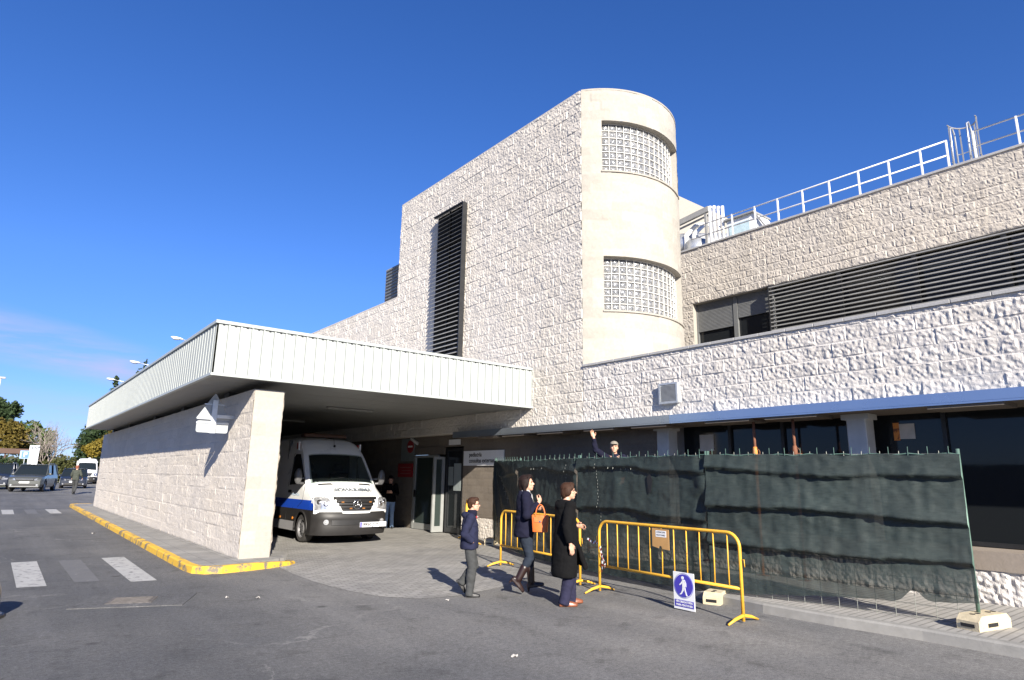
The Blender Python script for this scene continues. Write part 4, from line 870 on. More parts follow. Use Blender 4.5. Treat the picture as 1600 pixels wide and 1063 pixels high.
barrier('yellow crowd barrier seen end on behind the boy', (9.62, 13.55), (10.45, 15.1), 0.2)
def on_barrier(o): return o
# pedestrian sign hung on the lower rail
dv = (Vector((7.27, 4.62, 0))-Vector((7.36, 7.06, 0))).normalized(); nv = Vector((dv.y, -dv.x, 0)); nv = nv if nv.x < 0 else -nv
sp = Vector((7.36, 7.06, 0))+dv*1.60+nv*0.035
t = thing('pedestrian_sign', 'white panel with a blue round walking figure and two lines of lettering', 'sign', (sp.x, sp.y, 0.015), math.atan2(dv.y, dv.x))
b = MB(); b.bbox((-0.17, -0.003, 0.0), (0.17, 0.003, 0.46), 0.002); b.build('panel', M['sign_white'], t)
b = MB(); b.disc((0, -0.005, 0.295), (0, 1, 0), 0.142, 0.004, 40); b.build('blue_disc', M['sign_blue'], t)
b = MB(); b.tube([(0.153*math.cos(q), -0.0045, 0.295+0.153*math.sin(q)) for q in np.linspace(0, 2*PI, 41)], 0.0022, 4); b.build('blue_ring', M['sign_blue'], t)
b = MB(); b.box((-0.152, -0.0055, 0.03), (0.152, -0.0032, 0.115)); b.build('text_band', M['sign_blue'], t)
b = MB(); yy = -0.0085
b.disc((-0.012, yy, 0.392), (0, 1, 0), 0.020, 0.003, 20)
for poly in ([(-0.022, 0.368), (0.022, 0.372), (0.034, 0.345), (0.026, 0.275), (-0.018, 0.275), (-0.018, 0.34)],
             [(0.026, 0.365), (0.044, 0.33), (0.046, 0.285), (0.034, 0.283), (0.032, 0.325), (0.018, 0.345)],
             [(-0.016, 0.362), (-0.044, 0.325), (-0.066, 0.305), (-0.06, 0.294), (-0.034, 0.311), (-0.012, 0.335)],
             [(-0.018, 0.278), (0.006, 0.278), (0.0, 0.235), (-0.034, 0.188), (-0.064, 0.178), (-0.062, 0.190), (-0.046, 0.200), (-0.022, 0.240)],
             [(0.002, 0.278), (0.026, 0.278), (0.036, 0.235), (0.052, 0.185), (0.072, 0.176), (0.050, 0.170), (0.036, 0.178), (0.016, 0.235)]):
    b.prism([(x, yy, z) for x, z in poly], (0, -0.0015, 0), (0, 0.002, 0))
b.build('walking_figure', M['sign_white'], t)
text('lettering', 'VÍA OBLIGATORIA', 0.036, M['sign_white'], t, (0, -0.0065, 0.093), (1, 0, 0), (0, 0, 1), 0.0008, width=0.27, bold=0.0006)
text('lettering', 'PARA PEATONES', 0.036, M['sign_white'], t, (0, -0.0065, 0.053), (1, 0, 0), (0, 0, 1), 0.0008, width=0.26, bold=0.0006)
# brown board tied to the bars
sp = Vector((7.36, 7.06, 0))+dv*1.22+nv*0.022
t = thing('board_notice', 'brown notched board with a small white printed label tied to the barrier bars', 'notice', (sp.x, sp.y, 0.74), math.atan2(dv.y, dv.x))
b = MB(); pl = [(-0.145, 0.02), (-0.035, 0.0), (-0.025, 0.025), (0.0, 0.035), (0.022, 0.022), (0.03, -0.004), (0.15, -0.012), (0.148, 0.255), (-0.145, 0.262)]
b.prism([(x, 0, z) for x, z in pl], (0, -0.003, 0), (0, 0.003, 0)); b.build('board', M['cardboard'], t)
b = MB(); b.box((-0.08, -0.0048, 0.15), (0.105, -0.0032, 0.235)); b.build('label', M['sign_white'], t)
text('lettering', 'ATENCIÓN', 0.03, M['text_dark'], t, (0.012, -0.0056, 0.212), (1, 0, 0), (0, 0, 1), 0.0005, width=0.15); text('lettering', 'PEATONES', 0.03, M['text_dark'], t, (0.012, -0.0056, 0.174), (1, 0, 0), (0, 0, 1), 0.0005, width=0.15)
# scrap of warning tape knotted between the barriers
b = MB()
for pts, w in (([(7.41, 7.15, 0.70), (7.37, 7.05, 0.66), (7.33, 7.0, 0.55), (7.34, 6.93, 0.42), (7.30, 6.9, 0.36)], 0.03), ([(7.41, 7.2, 0.72), (7.36, 7.08, 0.69), (7.32, 6.99, 0.60), (7.33, 6.97, 0.46), (7.32, 6.98, 0.30)], 0.028), ([(7.45, 7.4, 0.74), (7.42, 7.25, 0.69), (7.37, 7.07, 0.70)], 0.03)):
    for i in range(len(pts)-1):
        p, q = Vector(pts[i]), Vector(pts[i+1])
        for k in range(4): b.m = (i*4+k) % 2; b.beam(p.lerp(q, k/4), p.lerp(q, (k+1)/4), w, 0.002, up=(-1, 0.2*k, 0.3))
tag(b.build('warning_tape', [M['sign_white'], M['sign_red']]), 'red and white tape knotted between the two yellow barriers', 'tape')

# ------------------------------------------------------------------ shoring props and worker platform behind the netting
for i, (x, y, cap) in enumerate(((10.50, 6.25, 1), (10.50, 5.52, 0))):
    t = thing('shoring_prop', ['steel shoring prop with an orange collar left of the other prop', 'rusty dark steel shoring prop just left of the white column'][i], 'prop', (x, y, 0.1), 0, 'shoring props under the overhang')
    b = MB(); b.tube([(0, 0, 0.01), (0, 0, 1.9)], 0.03, 12); b.build('outer_tube', M['orange_prop'] if cap else M['rust_prop'], t, True)
    b = MB(); b.tube([(0, 0, 1.9), (0, 0, 2.63)], 0.024, 12); b.build('inner_tube', M['rust_prop'], t, True)
    b = MB(); b.tube([(0, 0, 1.88), (0, 0, 2.1), (0, 0, 2.16)], [0.045, 0.045, 0.03], 12); b.build('collar', M['orange_prop'] if cap else M['rust_prop'], t, True)
    b = MB(); b.tube([(0.0, 0.09*math.cos(q), 2.06+0.07*math.sin(q)) for q in np.linspace(0, 2*PI, 17)], 0.008, 6); b.tube([(0, -0.12, 2.02), (0, 0.12, 2.05)], 0.008, 6); b.build('pin_handle', M['rust_prop'], t, True)
    b = MB(); b.box((-0.08, -0.08, 0), (0.08, 0.08, 0.01)); b.box((-0.08, -0.08, 2.63), (0.08, 0.08, 2.645)); b.build('plate', M['rust_prop'], t)
t = thing('work_platform', 'low steel working platform behind the green netting', 'platform', (9.85, 7.9, 0))
b = MB(); b.box((9.55, 6.9, 0.66), (10.2, 9.6, 0.70)); b.build('deck', M['sill_stone'], t, local=False)
b = MB()
for y in (7.0, 9.5):
    for x in (9.58, 10.17): b.tube([(x, y, 0.0), (x, y, 0.66)], 0.02, 8)
    b.tube([(9.58, y, 0.3), (10.17, y, 0.3)], 0.015, 6)
b.build('legs', M['rust_prop'], t, local=False)

# ------------------------------------------------------------------ signs on the walls
t = thing('traffic_sign', 'back of a grey triangular traffic sign with a rectangular plate bracketed to the long wall', 'traffic sign', (3.33, 13.9, 2.6))
def rounded(pts, r, n=5):
    out = []; P = [Vector((x, 0, z)) for x, z in pts]
    for i, p in enumerate(P):
        a = (P[i-1]-p).normalized()*r; c = (P[(i+1) % len(P)]-p).normalized()*r
        for k in range(n): t_ = k/(n-1); out.append(tuple((p+a)*(1-t_)**2+p*2*t_*(1-t_)+(p+c)*t_**2))
    return out
b = MB(); b.prism([(x, 13.9, z) for x, _, z in rounded([(3.00, 2.70), (3.66, 2.70), (3.33, 3.25)], 0.05)], (0, 0, 0), (0, 0.02, 0)); b.build('triangle_plate', M['sign_grey'], t, local=False)
b = MB(); b.prism([(x, 13.9, z) for x, _, z in rounded([(3.03, 2.44), (3.63, 2.44), (3.63, 2.675), (3.03, 2.675)], 0.05)], (0, 0, 0), (0, 0.02, 0)); b.build('lower_plate', M['sign_grey'], t, local=False)
b = MB(); b.box((3.285, 13.855, 2.43), (3.385, 13.898, 3.10)); b.box((3.387, 13.845, 2.735), (3.74, 13.897, 2.805)); b.box((3.02, 13.89, 2.62), (3.64, 13.899, 2.65)); b.box((3.14, 13.89, 3.0), (3.52, 13.899, 3.02)); b.build('bracket', M['galv'], t, local=False)
t = thing('clinic_sign', 'white wall sign with two lines of dark lettering right of the entrance', 'sign', (XG-0.02, 15.0, 2.2))
b = MB(); b.box((XG-0.045, 13.9, 1.98), (XG-0.018, 15.83, 2.40)); b.build('panel', M['sign_white'], t, local=False)
for z, s, w_ in ((0.085, 'pediatría', 0.62), (-0.085, 'consultas externas', 1.22)):
    o = text('lettering', s, 0.17, M['text_dark'], t, (-0.027, 0.55, z), (0, -1, 0), (0, 0, 1), 0.002, align='LEFT', width=w_, bold=0.003)
t = thing('red_sign', 'dark red notice board on the wall left of the entrance door', 'sign', (XG-0.02, 19.15, 1.8))
b = MB(); b.box((XG-0.04, 18.80, 1.62), (XG-0.018, 19.78, 2.06)); b.build('panel', M['sign_red'], t, local=False)
b = MB(); [b.box((XG-0.043, 18.92, z), (XG-0.041, 18.92+l, z+0.03)) for z, l in ((1.92, 0.72), (1.82, 0.6), (1.72, 0.7))]; b.build('text_lines', mat('faded_red', (0.30, 0.12, 0.11), 0.6), t, local=False)
t = thing('no_entry_sign', 'pale panel with a red no entry disc above the red notice board', 'sign', (XG-0.02, 19.0, 2.3))
b = MB(); b.box((XG-0.04, 18.74, 2.14), (XG-0.018, 19.62, 2.88)); b.build('panel', mat('grey_board', (0.16, 0.18, 0.18), 0.6), t, local=False)
b = MB(); b.disc((XG-0.045, 19.0, 2.62), (1, 0, 0), 0.21, 0.012, 32); b.build('red_disc', M['sign_red'], t, local=False)
b = MB(); b.box((XG-0.055, 18.85, 2.59), (XG-0.0505, 19.15, 2.65)); b.build('white_bar', M['sign_white'], t, local=False)
b = MB(); b.box((XG+0.02, 16.0, 2.68), (XG+0.05, 16.6, 2.84)); o = b.build('door_plate', M['sign_white']); o.location = (-0.1, 0, -0.08); tag(o, 'small white plate above the dark doorway of the entrance', 'sign')
# ------------------------------------------------------------------ wheels
def wheel(t, c, r, w, side, spokes=6, steel=False):
    """side: +1 the outer face looks to +x, -1 to -x"""
    c = Vector(c); n = 32
    prof = [(-w/2, r*0.66), (-w/2, r*0.90), (-w/2+0.03, r*0.985), (-w/4, r), (w/4, r), (w/2-0.03, r*0.985), (w/2, r*0.90), (w/2, r*0.66)]
    b = MB(); b.loft([[c+Vector((x*side, rr*math.cos(q), rr*math.sin(q))) for x, rr in prof] for q in (2*PI*k/n for k in range(n+1))], cap=False, closed=True)
    wh = b.build('wheel', M['tyre'], t, True, angle=35)
    b = MB(); o = w/2*side
    prof = [(0.0, r*0.665), (-0.012, r*0.62), (-0.05, r*0.56), (-0.055, r*0.42), (-0.02, r*0.30), (-0.012, r*0.16), (-0.02, 0.001)]
    b.loft([[c+Vector((o+x*side, rr*math.cos(q), rr*math.sin(q))) for x, rr in prof] for q in (2*PI*k/n for k in range(n+1))], cap=False, closed=False)
    rim = b.build('rim', M['rim'], t, True, angle=30); rim.parent = wh
    b = MB(); k_ = 12 if steel else spokes
    for k in range(k_):
        q = 2*PI*k/k_; b.disc(c+Vector((o-0.047*side, r*0.49*math.cos(q), r*0.49*math.sin(q))), (1, 0, 0), 0.024 if steel else 0.04, 0.012, 10)
    for k in range(5): q = 2*PI*k/5; b.disc(c+Vector((o-0.012*side, r*0.22*math.cos(q), r*0.22*math.sin(q))), (1, 0, 0), 0.014, 0.012, 8)
    h = b.build('rim_holes', M['black'], t); h.parent = wh
    return wh
# ------------------------------------------------------------------ high roof van. local frame: x to the viewer's right, y backwards from the bumper, z up
def van(name, label, cat, loc, rz, scale=1.0, ambulance=True, group=None, L=5.9):
    t = thing(name, label, cat, loc, rz, group); t.scale = (scale,)*3
    prof = [(0.0, 0.72), (0.0, 0.80), (0.012, 0.90), (0.035, 1.0), (0.075, 1.085), (0.14, 1.14), (0.25, 1.19), (0.40, 1.265), (0.58, 1.36), (0.74, 1.45), (0.86, 1.58), (1.02, 1.765), (1.18, 1.95), (1.34, 2.13), (1.42, 2.215), (1.54, 2.33), (1.72, 2.47), (1.92, 2.575), (2.15, 2.63), (2.5, 2.655), (3.2, 2.66), (4.2, 2.66), (5.2, 2.655), (L-0.15, 2.64), (L-0.03, 2.60)]
    # resample
    pts = [np.array(p) for p in prof]; seg = [0]; 
    for a, b_ in zip(pts, pts[1:]): seg.append(seg[-1]+np.linalg.norm(b_-a))
    seg = np.array(seg); py_ = np.array([p[0] for p in pts]); pz_ = np.array([p[1] for p in pts])
    def hw(z): return float(np.interp(z, [0.2, 0.5, 1.0, 1.25, 1.6, 2.2, 2.66], [0.965, 0.985, 0.995, 0.985, 0.955, 0.88, 0.80]))
    def S_(s, v, off=0.0):
        y = float(np.interp(s, seg, py_)); z = float(np.interp(s, seg, pz_))
        front = max(0.0, 1-y/1.9); edge = abs(v)**4
        bow = 0.20*front**1.2*v*v+0.10*front*edge
        drop = (0.03*v*v+0.075*edge*edge) if z > 1.12 else 0.02*v*v*max(0, (z-0.9)/0.22)
        h = hw(min(z, 2.66)); k = min(1.0, 0.90+0.10*min(1, max(0, (z-0.7)/0.3)))
        return Vector((v*h*(1-0.012*edge), y+bow, z-drop))
    def SN(s, v):
        e = 0.01; a = S_(s+e, v)-S_(s-e, v); c = S_(s, min(1, v+e))-S_(s, max(-1, v-e)); n = c.cross(a); n.normalize(); return n
    def sz(z): return float(np.interp(z, pz_[:20], seg[:20]))
    smax = seg[-1]; ss = sorted(set(list(np.linspace(0, smax, 120))+[sz(z) for z in (1.0, 1.14, 1.45, 2.2)])); vv = np.linspace(-1, 1, 41)
    white = M['amb_white']; dark = M['amb_dark']; blue = M['amb_blue']; silver = M['amb_silver']
    s0, s1 = sz(1.47), sz(2.19); kp_ = None
    if ambulance:
        sc_ = (np.array(ss)[1:]+np.array(ss)[:-1])/2; vc_ = (vv[1:]+vv[:-1])/2; fr_ = np.clip((sc_-s0)/(s1-s0), 0, 1)
        kp_ = ~(((sc_ > s0+0.03) & (sc_ < s1-0.03))[:, None] & (np.abs(vc_)[None, :] < (0.87-0.04*fr_)[:, None]))
    b = MB(); b.grid(np.array([[tuple(S_(s, v)) for v in vv] for s in ss]), kp_, flip=False)
    # sides: columns drop from the outline
    zr = [0.25, 0.33, 0.40, 0.48, 0.56, 0.64, 0.72, 0.80, 0.88, 0.96, 1.03, 1.12, 1.2, 1.3, 1.4]
    i0 = next(i for i, s in enumerate(ss) if np.interp(s, seg, pz_) >= 1.0)
    wy = (1.02, 1.02+3.45 if L > 5.5 else 3.9); wr = 0.40
    for sd in (-1, 1):
        cols = []
        for s in ss[i0:]:
            e = S_(s, sd); col = []
            tot = len(zr)+14
            zs_ = [z for z in zr if z < e.z-0.03]; m = tot-len(zs_); z1 = zs_[-1]
            zs_ += [z1+(e.z-z1)*k/m for k in range(1, m+1)]
            for z in zs_:
                f = 0 if e.z-0.08 <= 0 else min(1, max(0, (z-(e.z-0.15))/0.15))
                col.append((sd*(hw(z)*(1-f)+abs(e.x)*f) if z < e.z else e.x, e.y, z))
            col[-1] = tuple(e); cols.append(col)
        P = np.array(cols); a_, b_ = P.shape[:2]; o = len(b.v); b.v += [tuple(x) for x in P.reshape(-1, 3)]
        for i in range(a_-1):
            for j in range(b_-1):
                c = (P[i, j]+P[i+1, j+1])/2
                if any((c[1]-y)**2+(c[2]-0.35)**2 < wr**2 for y in wy): continue
                q = (o+i*b_+j, o+i*b_+j+1, o+(i+1)*b_+j+1, o+(i+1)*b_+j)
                b.f.append(q if sd > 0 else q[::-1])
                z = c[2]; mi = 0
                if ambulance:
                    bt = 1.02-0.10*max(0, (1.6-c[1]))*0.9; bl = 0.75-0.02*max(0, 1.6-c[1])
                    if z < 0.48: mi = 3 if c[1] > 1.3 else 1
                    elif z < 0.80: mi = 1
                    elif z < 1.03 and c[1] > 0.45 or (z < 0.97 and c[1] > 0.3): mi = 2
                else: mi = 1 if z < 0.48 else 0
                b.mi.append(mi)
    b.box((-0.97, L-0.09, 0.3), (0.97, L-0.05, 2.4))
    b.build('body', [white, dark, blue, silver], t, True, angle=40)
    b = MB(); b.box((-0.85, 0.5, 0.22), (0.85, L-0.1, 0.42)); b.box((-0.80, 0.3, 0.42), (0.80, 1.6, 0.9)); b.box((-0.80, wy[1]-0.6, 0.42), (0.80, wy[1]+0.6, 0.9)); b.build('underbody', M['black'], t)
    def patch(nm, quad, m, off, n=10, k=6, parent=None, smooth=True, thick=0.0):
        """quad of (s, v) corners, laid off mm proud of the skin"""
        (a0_, a1_, a2_, a3_) = [np.array(q, float) for q in quad]; G = []
        for i in range(n+1):
            row = []
            for j in range(k+1):
                u, w_ = i/n, j/k; p = a0_*(1-u)*(1-w_)+a1_*u*(1-w_)+a2_*u*w_+a3_*(1-u)*w_
                q = S_(p[0], p[1])+SN(p[0], p[1])*off; row.append(tuple(q))
            G.append(row)
        mb = MB(); mb.grid(np.array(G), flip=False)
        # rim down to the skin so the patch has an edge
        rimq = [G[0][j] for j in range(k+1)]+[G[i][k] for i in range(1, n+1)]+[G[n][j] for j in range(k-1, -1, -1)]+[G[i][0] for i in range(n-1, 0, -1)]
        o = mb.build(nm, m, t, smooth)
        # orientation check
        if o.data.polygons[0].normal.dot(SN(float(a0_[0]), float(a0_[1]))) < 0: o.data.flip_normals()
        return o
    # windscreen
    s0, s1 = sz(1.47), sz(2.19)
    patch('windscreen', [(s0, -0.90), (s0, 0.90), (s1, 0.86), (s1, -0.86)], M['windscreen'] if ambulance else M['car_glass'], 0.008, 20, 12)
    # side windows
    for sd in (-1, 1):
        def side(p): y, z = p; return (sd*(hw(z)+0.006), y, z)
        poly = [(0.98, 1.44), (1.95, 1.38), (1.98, 2.08), (1.88, 2.16), (1.62, 2.16)]
        mb = MB(); mb.add([side(p) for p in poly], [tuple(range(5))] if sd < 0 else [tuple(range(4, -1, -1))]); o = mb.build('side_window', M['car_glass'], t)
        mb = MB(); mb.tube([side(p) for p in poly]+[side(poly[0])], 0.012, 5); o2 = mb.build('window_seal', M['black'], t); o2.parent = o
        mb = MB(); mb.tube([(sd*(hw(z)+0.001), y, z) for y, z in ((2.03, 2.2), (2.06, 1.4), (2.05, 0.5))], 0.006, 4); mb.tube([(sd*(hw(z)+0.001), y, z) for y, z in ((0.95, 1.38), (1.0, 1.0), (1.28, 0.85))], 0.006, 4); mb.build('door_gap', M['amb_dark'], t)
        mb = MB(); mb.bbox((sd*(hw(1.25)+0.004)-0.025, 1.78, 1.18), (sd*(hw(1.25)+0.004)+0.025, 1.96, 1.25), 0.01); mb.build('door_handle', M['black'], t)
        # mirror
        mb = MB(); x = sd*1.16
        mb.ell((x, 0.98, 1.60), (0.10, 0.075, 0.205), None, 16, 12); mb.beam((sd*0.93, 1.08, 1.42), (x, 1.0, 1.44), 0.08, 0.06); mb.beam((sd*0.93, 1.1, 1.55), (x, 1.02, 1.56), 0.05, 0.05)
        o = remeshed('mirror', mb, 0.016, M['amb_dark'] if not ambulance else mat('mirror_grey', (0.07, 0.07, 0.072), 0.4), t, 2)
        # wheel arch lips
        for y in wy:
            mb = MB(); mb.tube([(sd*(hw(0.6)+0.004), y+wr*math.cos(q), 0.35+wr*math.sin(q)) for q in np.linspace(-0.15, PI+0.15, 23)], 0.026, 6); mb.build('wheel_arch', dark, t, True)
            wheel(t, (sd*0.855, y, 0.345), 0.345, 0.225, sd, steel=True)
        # headlamp
        h0, h1 = 0.80, 1.12
        q = [(sz(0.84), sd*0.60), (sz(0.80), sd*0.985), (sz(1.135)+0.10, sd*0.99), (sz(1.08), sd*0.655)]
        lo = patch('headlamp', q, M['lamp_glass'], 0.012, 10, 8)
        mb = MB()
        for s_, v_ in ((sz(0.95), sd*0.74), (sz(1.0), sd*0.88)):
            c = S_(s_, v_)+SN(s_, v_)*0.012; mb.tube([c, c+SN(s_, v_)*0.012, c+SN(s_, v_)*0.016], [0.062, 0.058, 0.03], 16)
        o = mb.build('lamp_bowl', M['chrome'], t, True); o.parent = lo
        patch('bonnet_vent', [(sz(1.405), sd*0.36), (sz(1.405), sd*0.74), (sz(1.44), sd*0.74), (sz(1.44), sd*0.40)], M['black'], 0.006, 3, 3)
    # grille with white surround
    patch('grille_surround', [(sz(0.73), -0.36), (sz(0.73), 0.36), (sz(1.125), 0.60), (sz(1.125), -0.60)], white, 0.030, 10, 24)
    gr = patch('grille', [(sz(0.79), -0.37), (sz(0.79), 0.37), (sz(1.085), 0.535), (sz(1.085), -0.535)], M['black'], 0.042, 10, 24)
    mb = MB()
    for k in range(4):
        z = 0.825+0.075*k; w_ = 0.40+0.035*k+0.02*k
        mb.loft([[S_(sz(z), v)+SN(sz(z), v)*0.044, S_(sz(z+0.03), v)+SN(sz(z+0.03), v)*0.058, S_(sz(z+0.045), v)+SN(sz(z+0.045), v)*0.046] for v in np.linspace(-w_, w_, 15)])
    o = mb.build('grille_bars', M['amb_dark'], t, True); o.parent = gr
    c = S_(sz(0.945), 0)+Vector((0, -0.068, 0))        # round emblem with three spokes
    mb = MB(); mb.tube([c+Vector((0.108*math.cos(q), 0, 0.108*math.sin(q))) for q in np.linspace(0, 2*PI, 33)], 0.011, 6)
    for k in range(3):
        q = PI/2+2*PI*k/3; mb.tube([c+Vector((0, -0.012, 0)), c+Vector((0.104*math.cos(q), 0, 0.104*math.sin(q)))], [0.022, 0.004], 6)
    mb.build('emblem', M['chrome'], t, True)
    if ambulance:
        for x, z in ((-0.37, 1.0), (0.37, 1.0), (-0.17, 0.85), (0.17, 0.85)): mb = MB(); yb = S_(sz(z), x).y-0.066; mb.bbox((x-0.035, yb, z-0.015), (x+0.035, yb+0.04, z+0.015), 0.006); mb.build('amber_flasher', mat('amber_flasher', (0.24, 0.10, 0.025), 0.4), t)
    # bumper
    mb = MB(); 
    bp = [(-0.02, 0.22), (-0.045, 0.30), (-0.055, 0.44), (-0.04, 0.56), (-0.055, 0.60), (-0.045, 0.70), (0.0, 0.765), (0.10, 0.775)]
    def B_(v, y, z): return (v*1.0, y+0.26*abs(v)**2.6+0.16*abs(v)**10, z)
    vs_ = list(np.linspace(-1, 1, 45)); G = [[B_(v, y, z) for v in vs_] for y, z in bp]
    mb.grid(np.array(G), flip=False)
    for sd in (-1, 1):                               # wrap to the wheel arch
        e = B_(sd, 0, 0); cols = [[(sd*1.0, B_(sd, y, z)[1], z) for y, z in bp[:-1]], [(sd*0.995, 0.66, z) for y, z in bp[:-1]]]
        mb.grid(np.array(cols), flip=sd < 0)
    bo = mb.build('bumper', dark, t, True, angle=35)
    mb = MB(); mb.loft([[B_(v, -0.052, 0.45), B_(v, -0.062, 0.46), B_(v, -0.058, 0.575), B_(v, -0.045, 0.58)] for v in np.linspace(-0.62, 0.62, 21)]); o = mb.build('air_intake', M['black'], t); o.parent = bo
    for sd in (-1, 1):
        p = B_(sd*0.74, -0.06, 0.53); mb = MB(); mb.disc((p[0], p[1]-0.005, p[2]), (sd*0.5, -1, 0), 0.062, 0.03, 16); mb.disc((p[0]+sd*0.004, p[1]-0.022, p[2]), (sd*0.5, -1, 0), 0.045, 0.012, 16, 0.03); o = mb.build('fog_lamp', M['lamp_glass'], t); o.parent = bo
    # number plate
    mb = MB(); x0 = 0.08 if ambulance else -0.26
    mb.bbox((x0, -0.082, 0.40), (x0+0.52, -0.068, 0.515), 0.003)
    if ambulance: mb.bbox((x0+0.528, -0.078, 0.405), (x0+0.72, -0.064, 0.52), 0.003)
    pl = mb.build('number_plate', M['sign_white'], t)
    mb = MB(); mb.box((x0+0.004, -0.0855, 0.404), (x0+0.048, -0.081, 0.511)); o = mb.build('plate_band', M['sign_blue'], t); o.parent = pl
    if ambulance:
        o = text('lettering', '9950 JTF', 0.10, M['text_dark'], t, (x0+0.285, -0.0845, 0.457), (1, 0, 0), (0, 0, 1), 0.0008, width=0.42, bold=0.004); o.parent = pl
        # mirrored lettering on the bonnet
        s_ = sz(1.27); n_ = SN(s_, 0.2); c = S_(s_, 0.06)+n_*0.004; up = (S_(s_+0.05, 0.06)-S_(s_-0.05, 0.06)).normalized(); xd = (S_(s_, 0.5)-S_(s_, -0.38)).normalized(); c = c+Vector((0, 0, -0.004))
        text('lettering', 'AMBULANCIA', 0.21, M['text_grey'], t, c+n_*0.022, xd, up, 0.001, mirror=True, width=1.05, bold=0.005)
        text('lettering', 'AMBULANCIA', 0.09, mat('blue_grey_lettering', (0.20, 0.28, 0.38), 0.5), t, (-hw(1.17)-0.004, 1.5, 1.14), (0, -1, 0), (0, 0, 1), 0.001, width=0.52)
        for sd in (-1, 1):
            mb = MB(); mb.bbox((sd*0.845-0.03, 1.86, 2.30), (sd*0.845+0.03, 1.98, 2.48), 0.01); mb.build('marker_lamp', M['red_lens'], t)
            mb = MB(); mb.bbox((sd*0.875-0.02, 1.78, 2.28), (sd*0.875+0.02, 1.85, 2.5), 0.01); mb.build('lamp_bracket', M['sign_white'], t)
        mb = MB(); mb.bbox((-0.62, 2.15, 2.66), (0.62, 2.42, 2.76), 0.03); mb.build('light_bar', mat('amber_bar', (0.07, 0.026, 0.01), 0.5), t)
        mb = MB(); mb.tube([(0.02, 1.62, 2.42), (0.02, 1.68, 2.62)], 0.005, 5); mb.ell((0.02, 1.6, 2.41), (0.03, 0.05, 0.035)); mb.build('aerial', M['black'], t, True)
        mb = MB(); mb.disc((-1.0, 1.55, 0.56), (1, 0, 0), 0.035, 0.015, 12); mb.build('side_marker', M['amber'], t); mb = MB(); mb.bbox((-1.008, 2.4, 0.52), (-0.985, 2.5, 0.57), 0.004); mb.build('side_marker', M['amber'], t)
        mb = MB(); mb.loft([[(x, 0.86, 1.30), (x, 0.95, 1.46), (x, 1.25, 1.44), (x, 1.45, 1.25), (x, 1.45, 1.0), (x, 0.9, 1.0)] for x in (-0.86, 0.86)]); mb.bbox((-0.30, 1.0, 1.44), (-0.02, 1.3, 1.50), 0.02); mb.build('dashboard', mat('dashboard', (0.05, 0.05, 0.052), 0.7), t)
        mb = MB(); mb.tube([(0.42+0.19*math.cos(q), 1.52+0.10*math.sin(q), 1.43+0.16*math.sin(q)) for q in np.linspace(0, 2*PI, 25)], 0.016, 8); mb.beam((0.24, 1.52, 1.43), (0.60, 1.52, 1.43), 0.04, 0.03); mb.beam((0.42, 1.52, 1.43), (0.42, 1.40, 1.30), 0.05, 0.05); mb.build('steering_wheel', M['dark'], t, True)
        for x in (-0.45, 0.42): mb = MB(); mb.bbox((x-0.25, 2.02, 0.9), (x+0.25, 2.18, 1.72), 0.05); mb.bbox((x-0.14, 2.06, 1.76), (x+0.14, 2.16, 1.96), 0.04); mb.build('seat', mat('seat_cloth', (0.03, 0.032, 0.036), 0.9), t)
        mb = MB(); mb.box((-0.9, 2.45, 0.5), (0.9, 2.48, 2.55)); mb.box((-0.9, 0.9, 0.6), (0.9, 2.45, 0.62)); mb.build('cab_bulkhead', M['ceiling'], t)
        mb = MB(); mb.prism([(-0.72, 0.98, 1.47), (-0.38, 0.96, 1.47), (-0.34, 1.16, 1.462), (-0.66, 1.2, 1.462)], (0, 0, 0), (0, 0, 0.006)); mb.build('papers', M['sign_white'], t)
    patch('wiper', [(s0+0.01, -0.75), (s0+0.03, -0.75), (s0+0.16, 0.0), (s0+0.14, 0.0)], M['black'], 0.02, 8, 1); patch('wiper', [(s0+0.01, 0.1), (s0+0.03, 0.1), (s0+0.16, 0.8), (s0+0.14, 0.8)], M['black'], 0.02, 8, 1)
    return t
van('ambulance', 'white ambulance with a blue side band parked half in shade under the canopy', 'ambulance', (7.16, 15.1, 0.004), R(1.0))

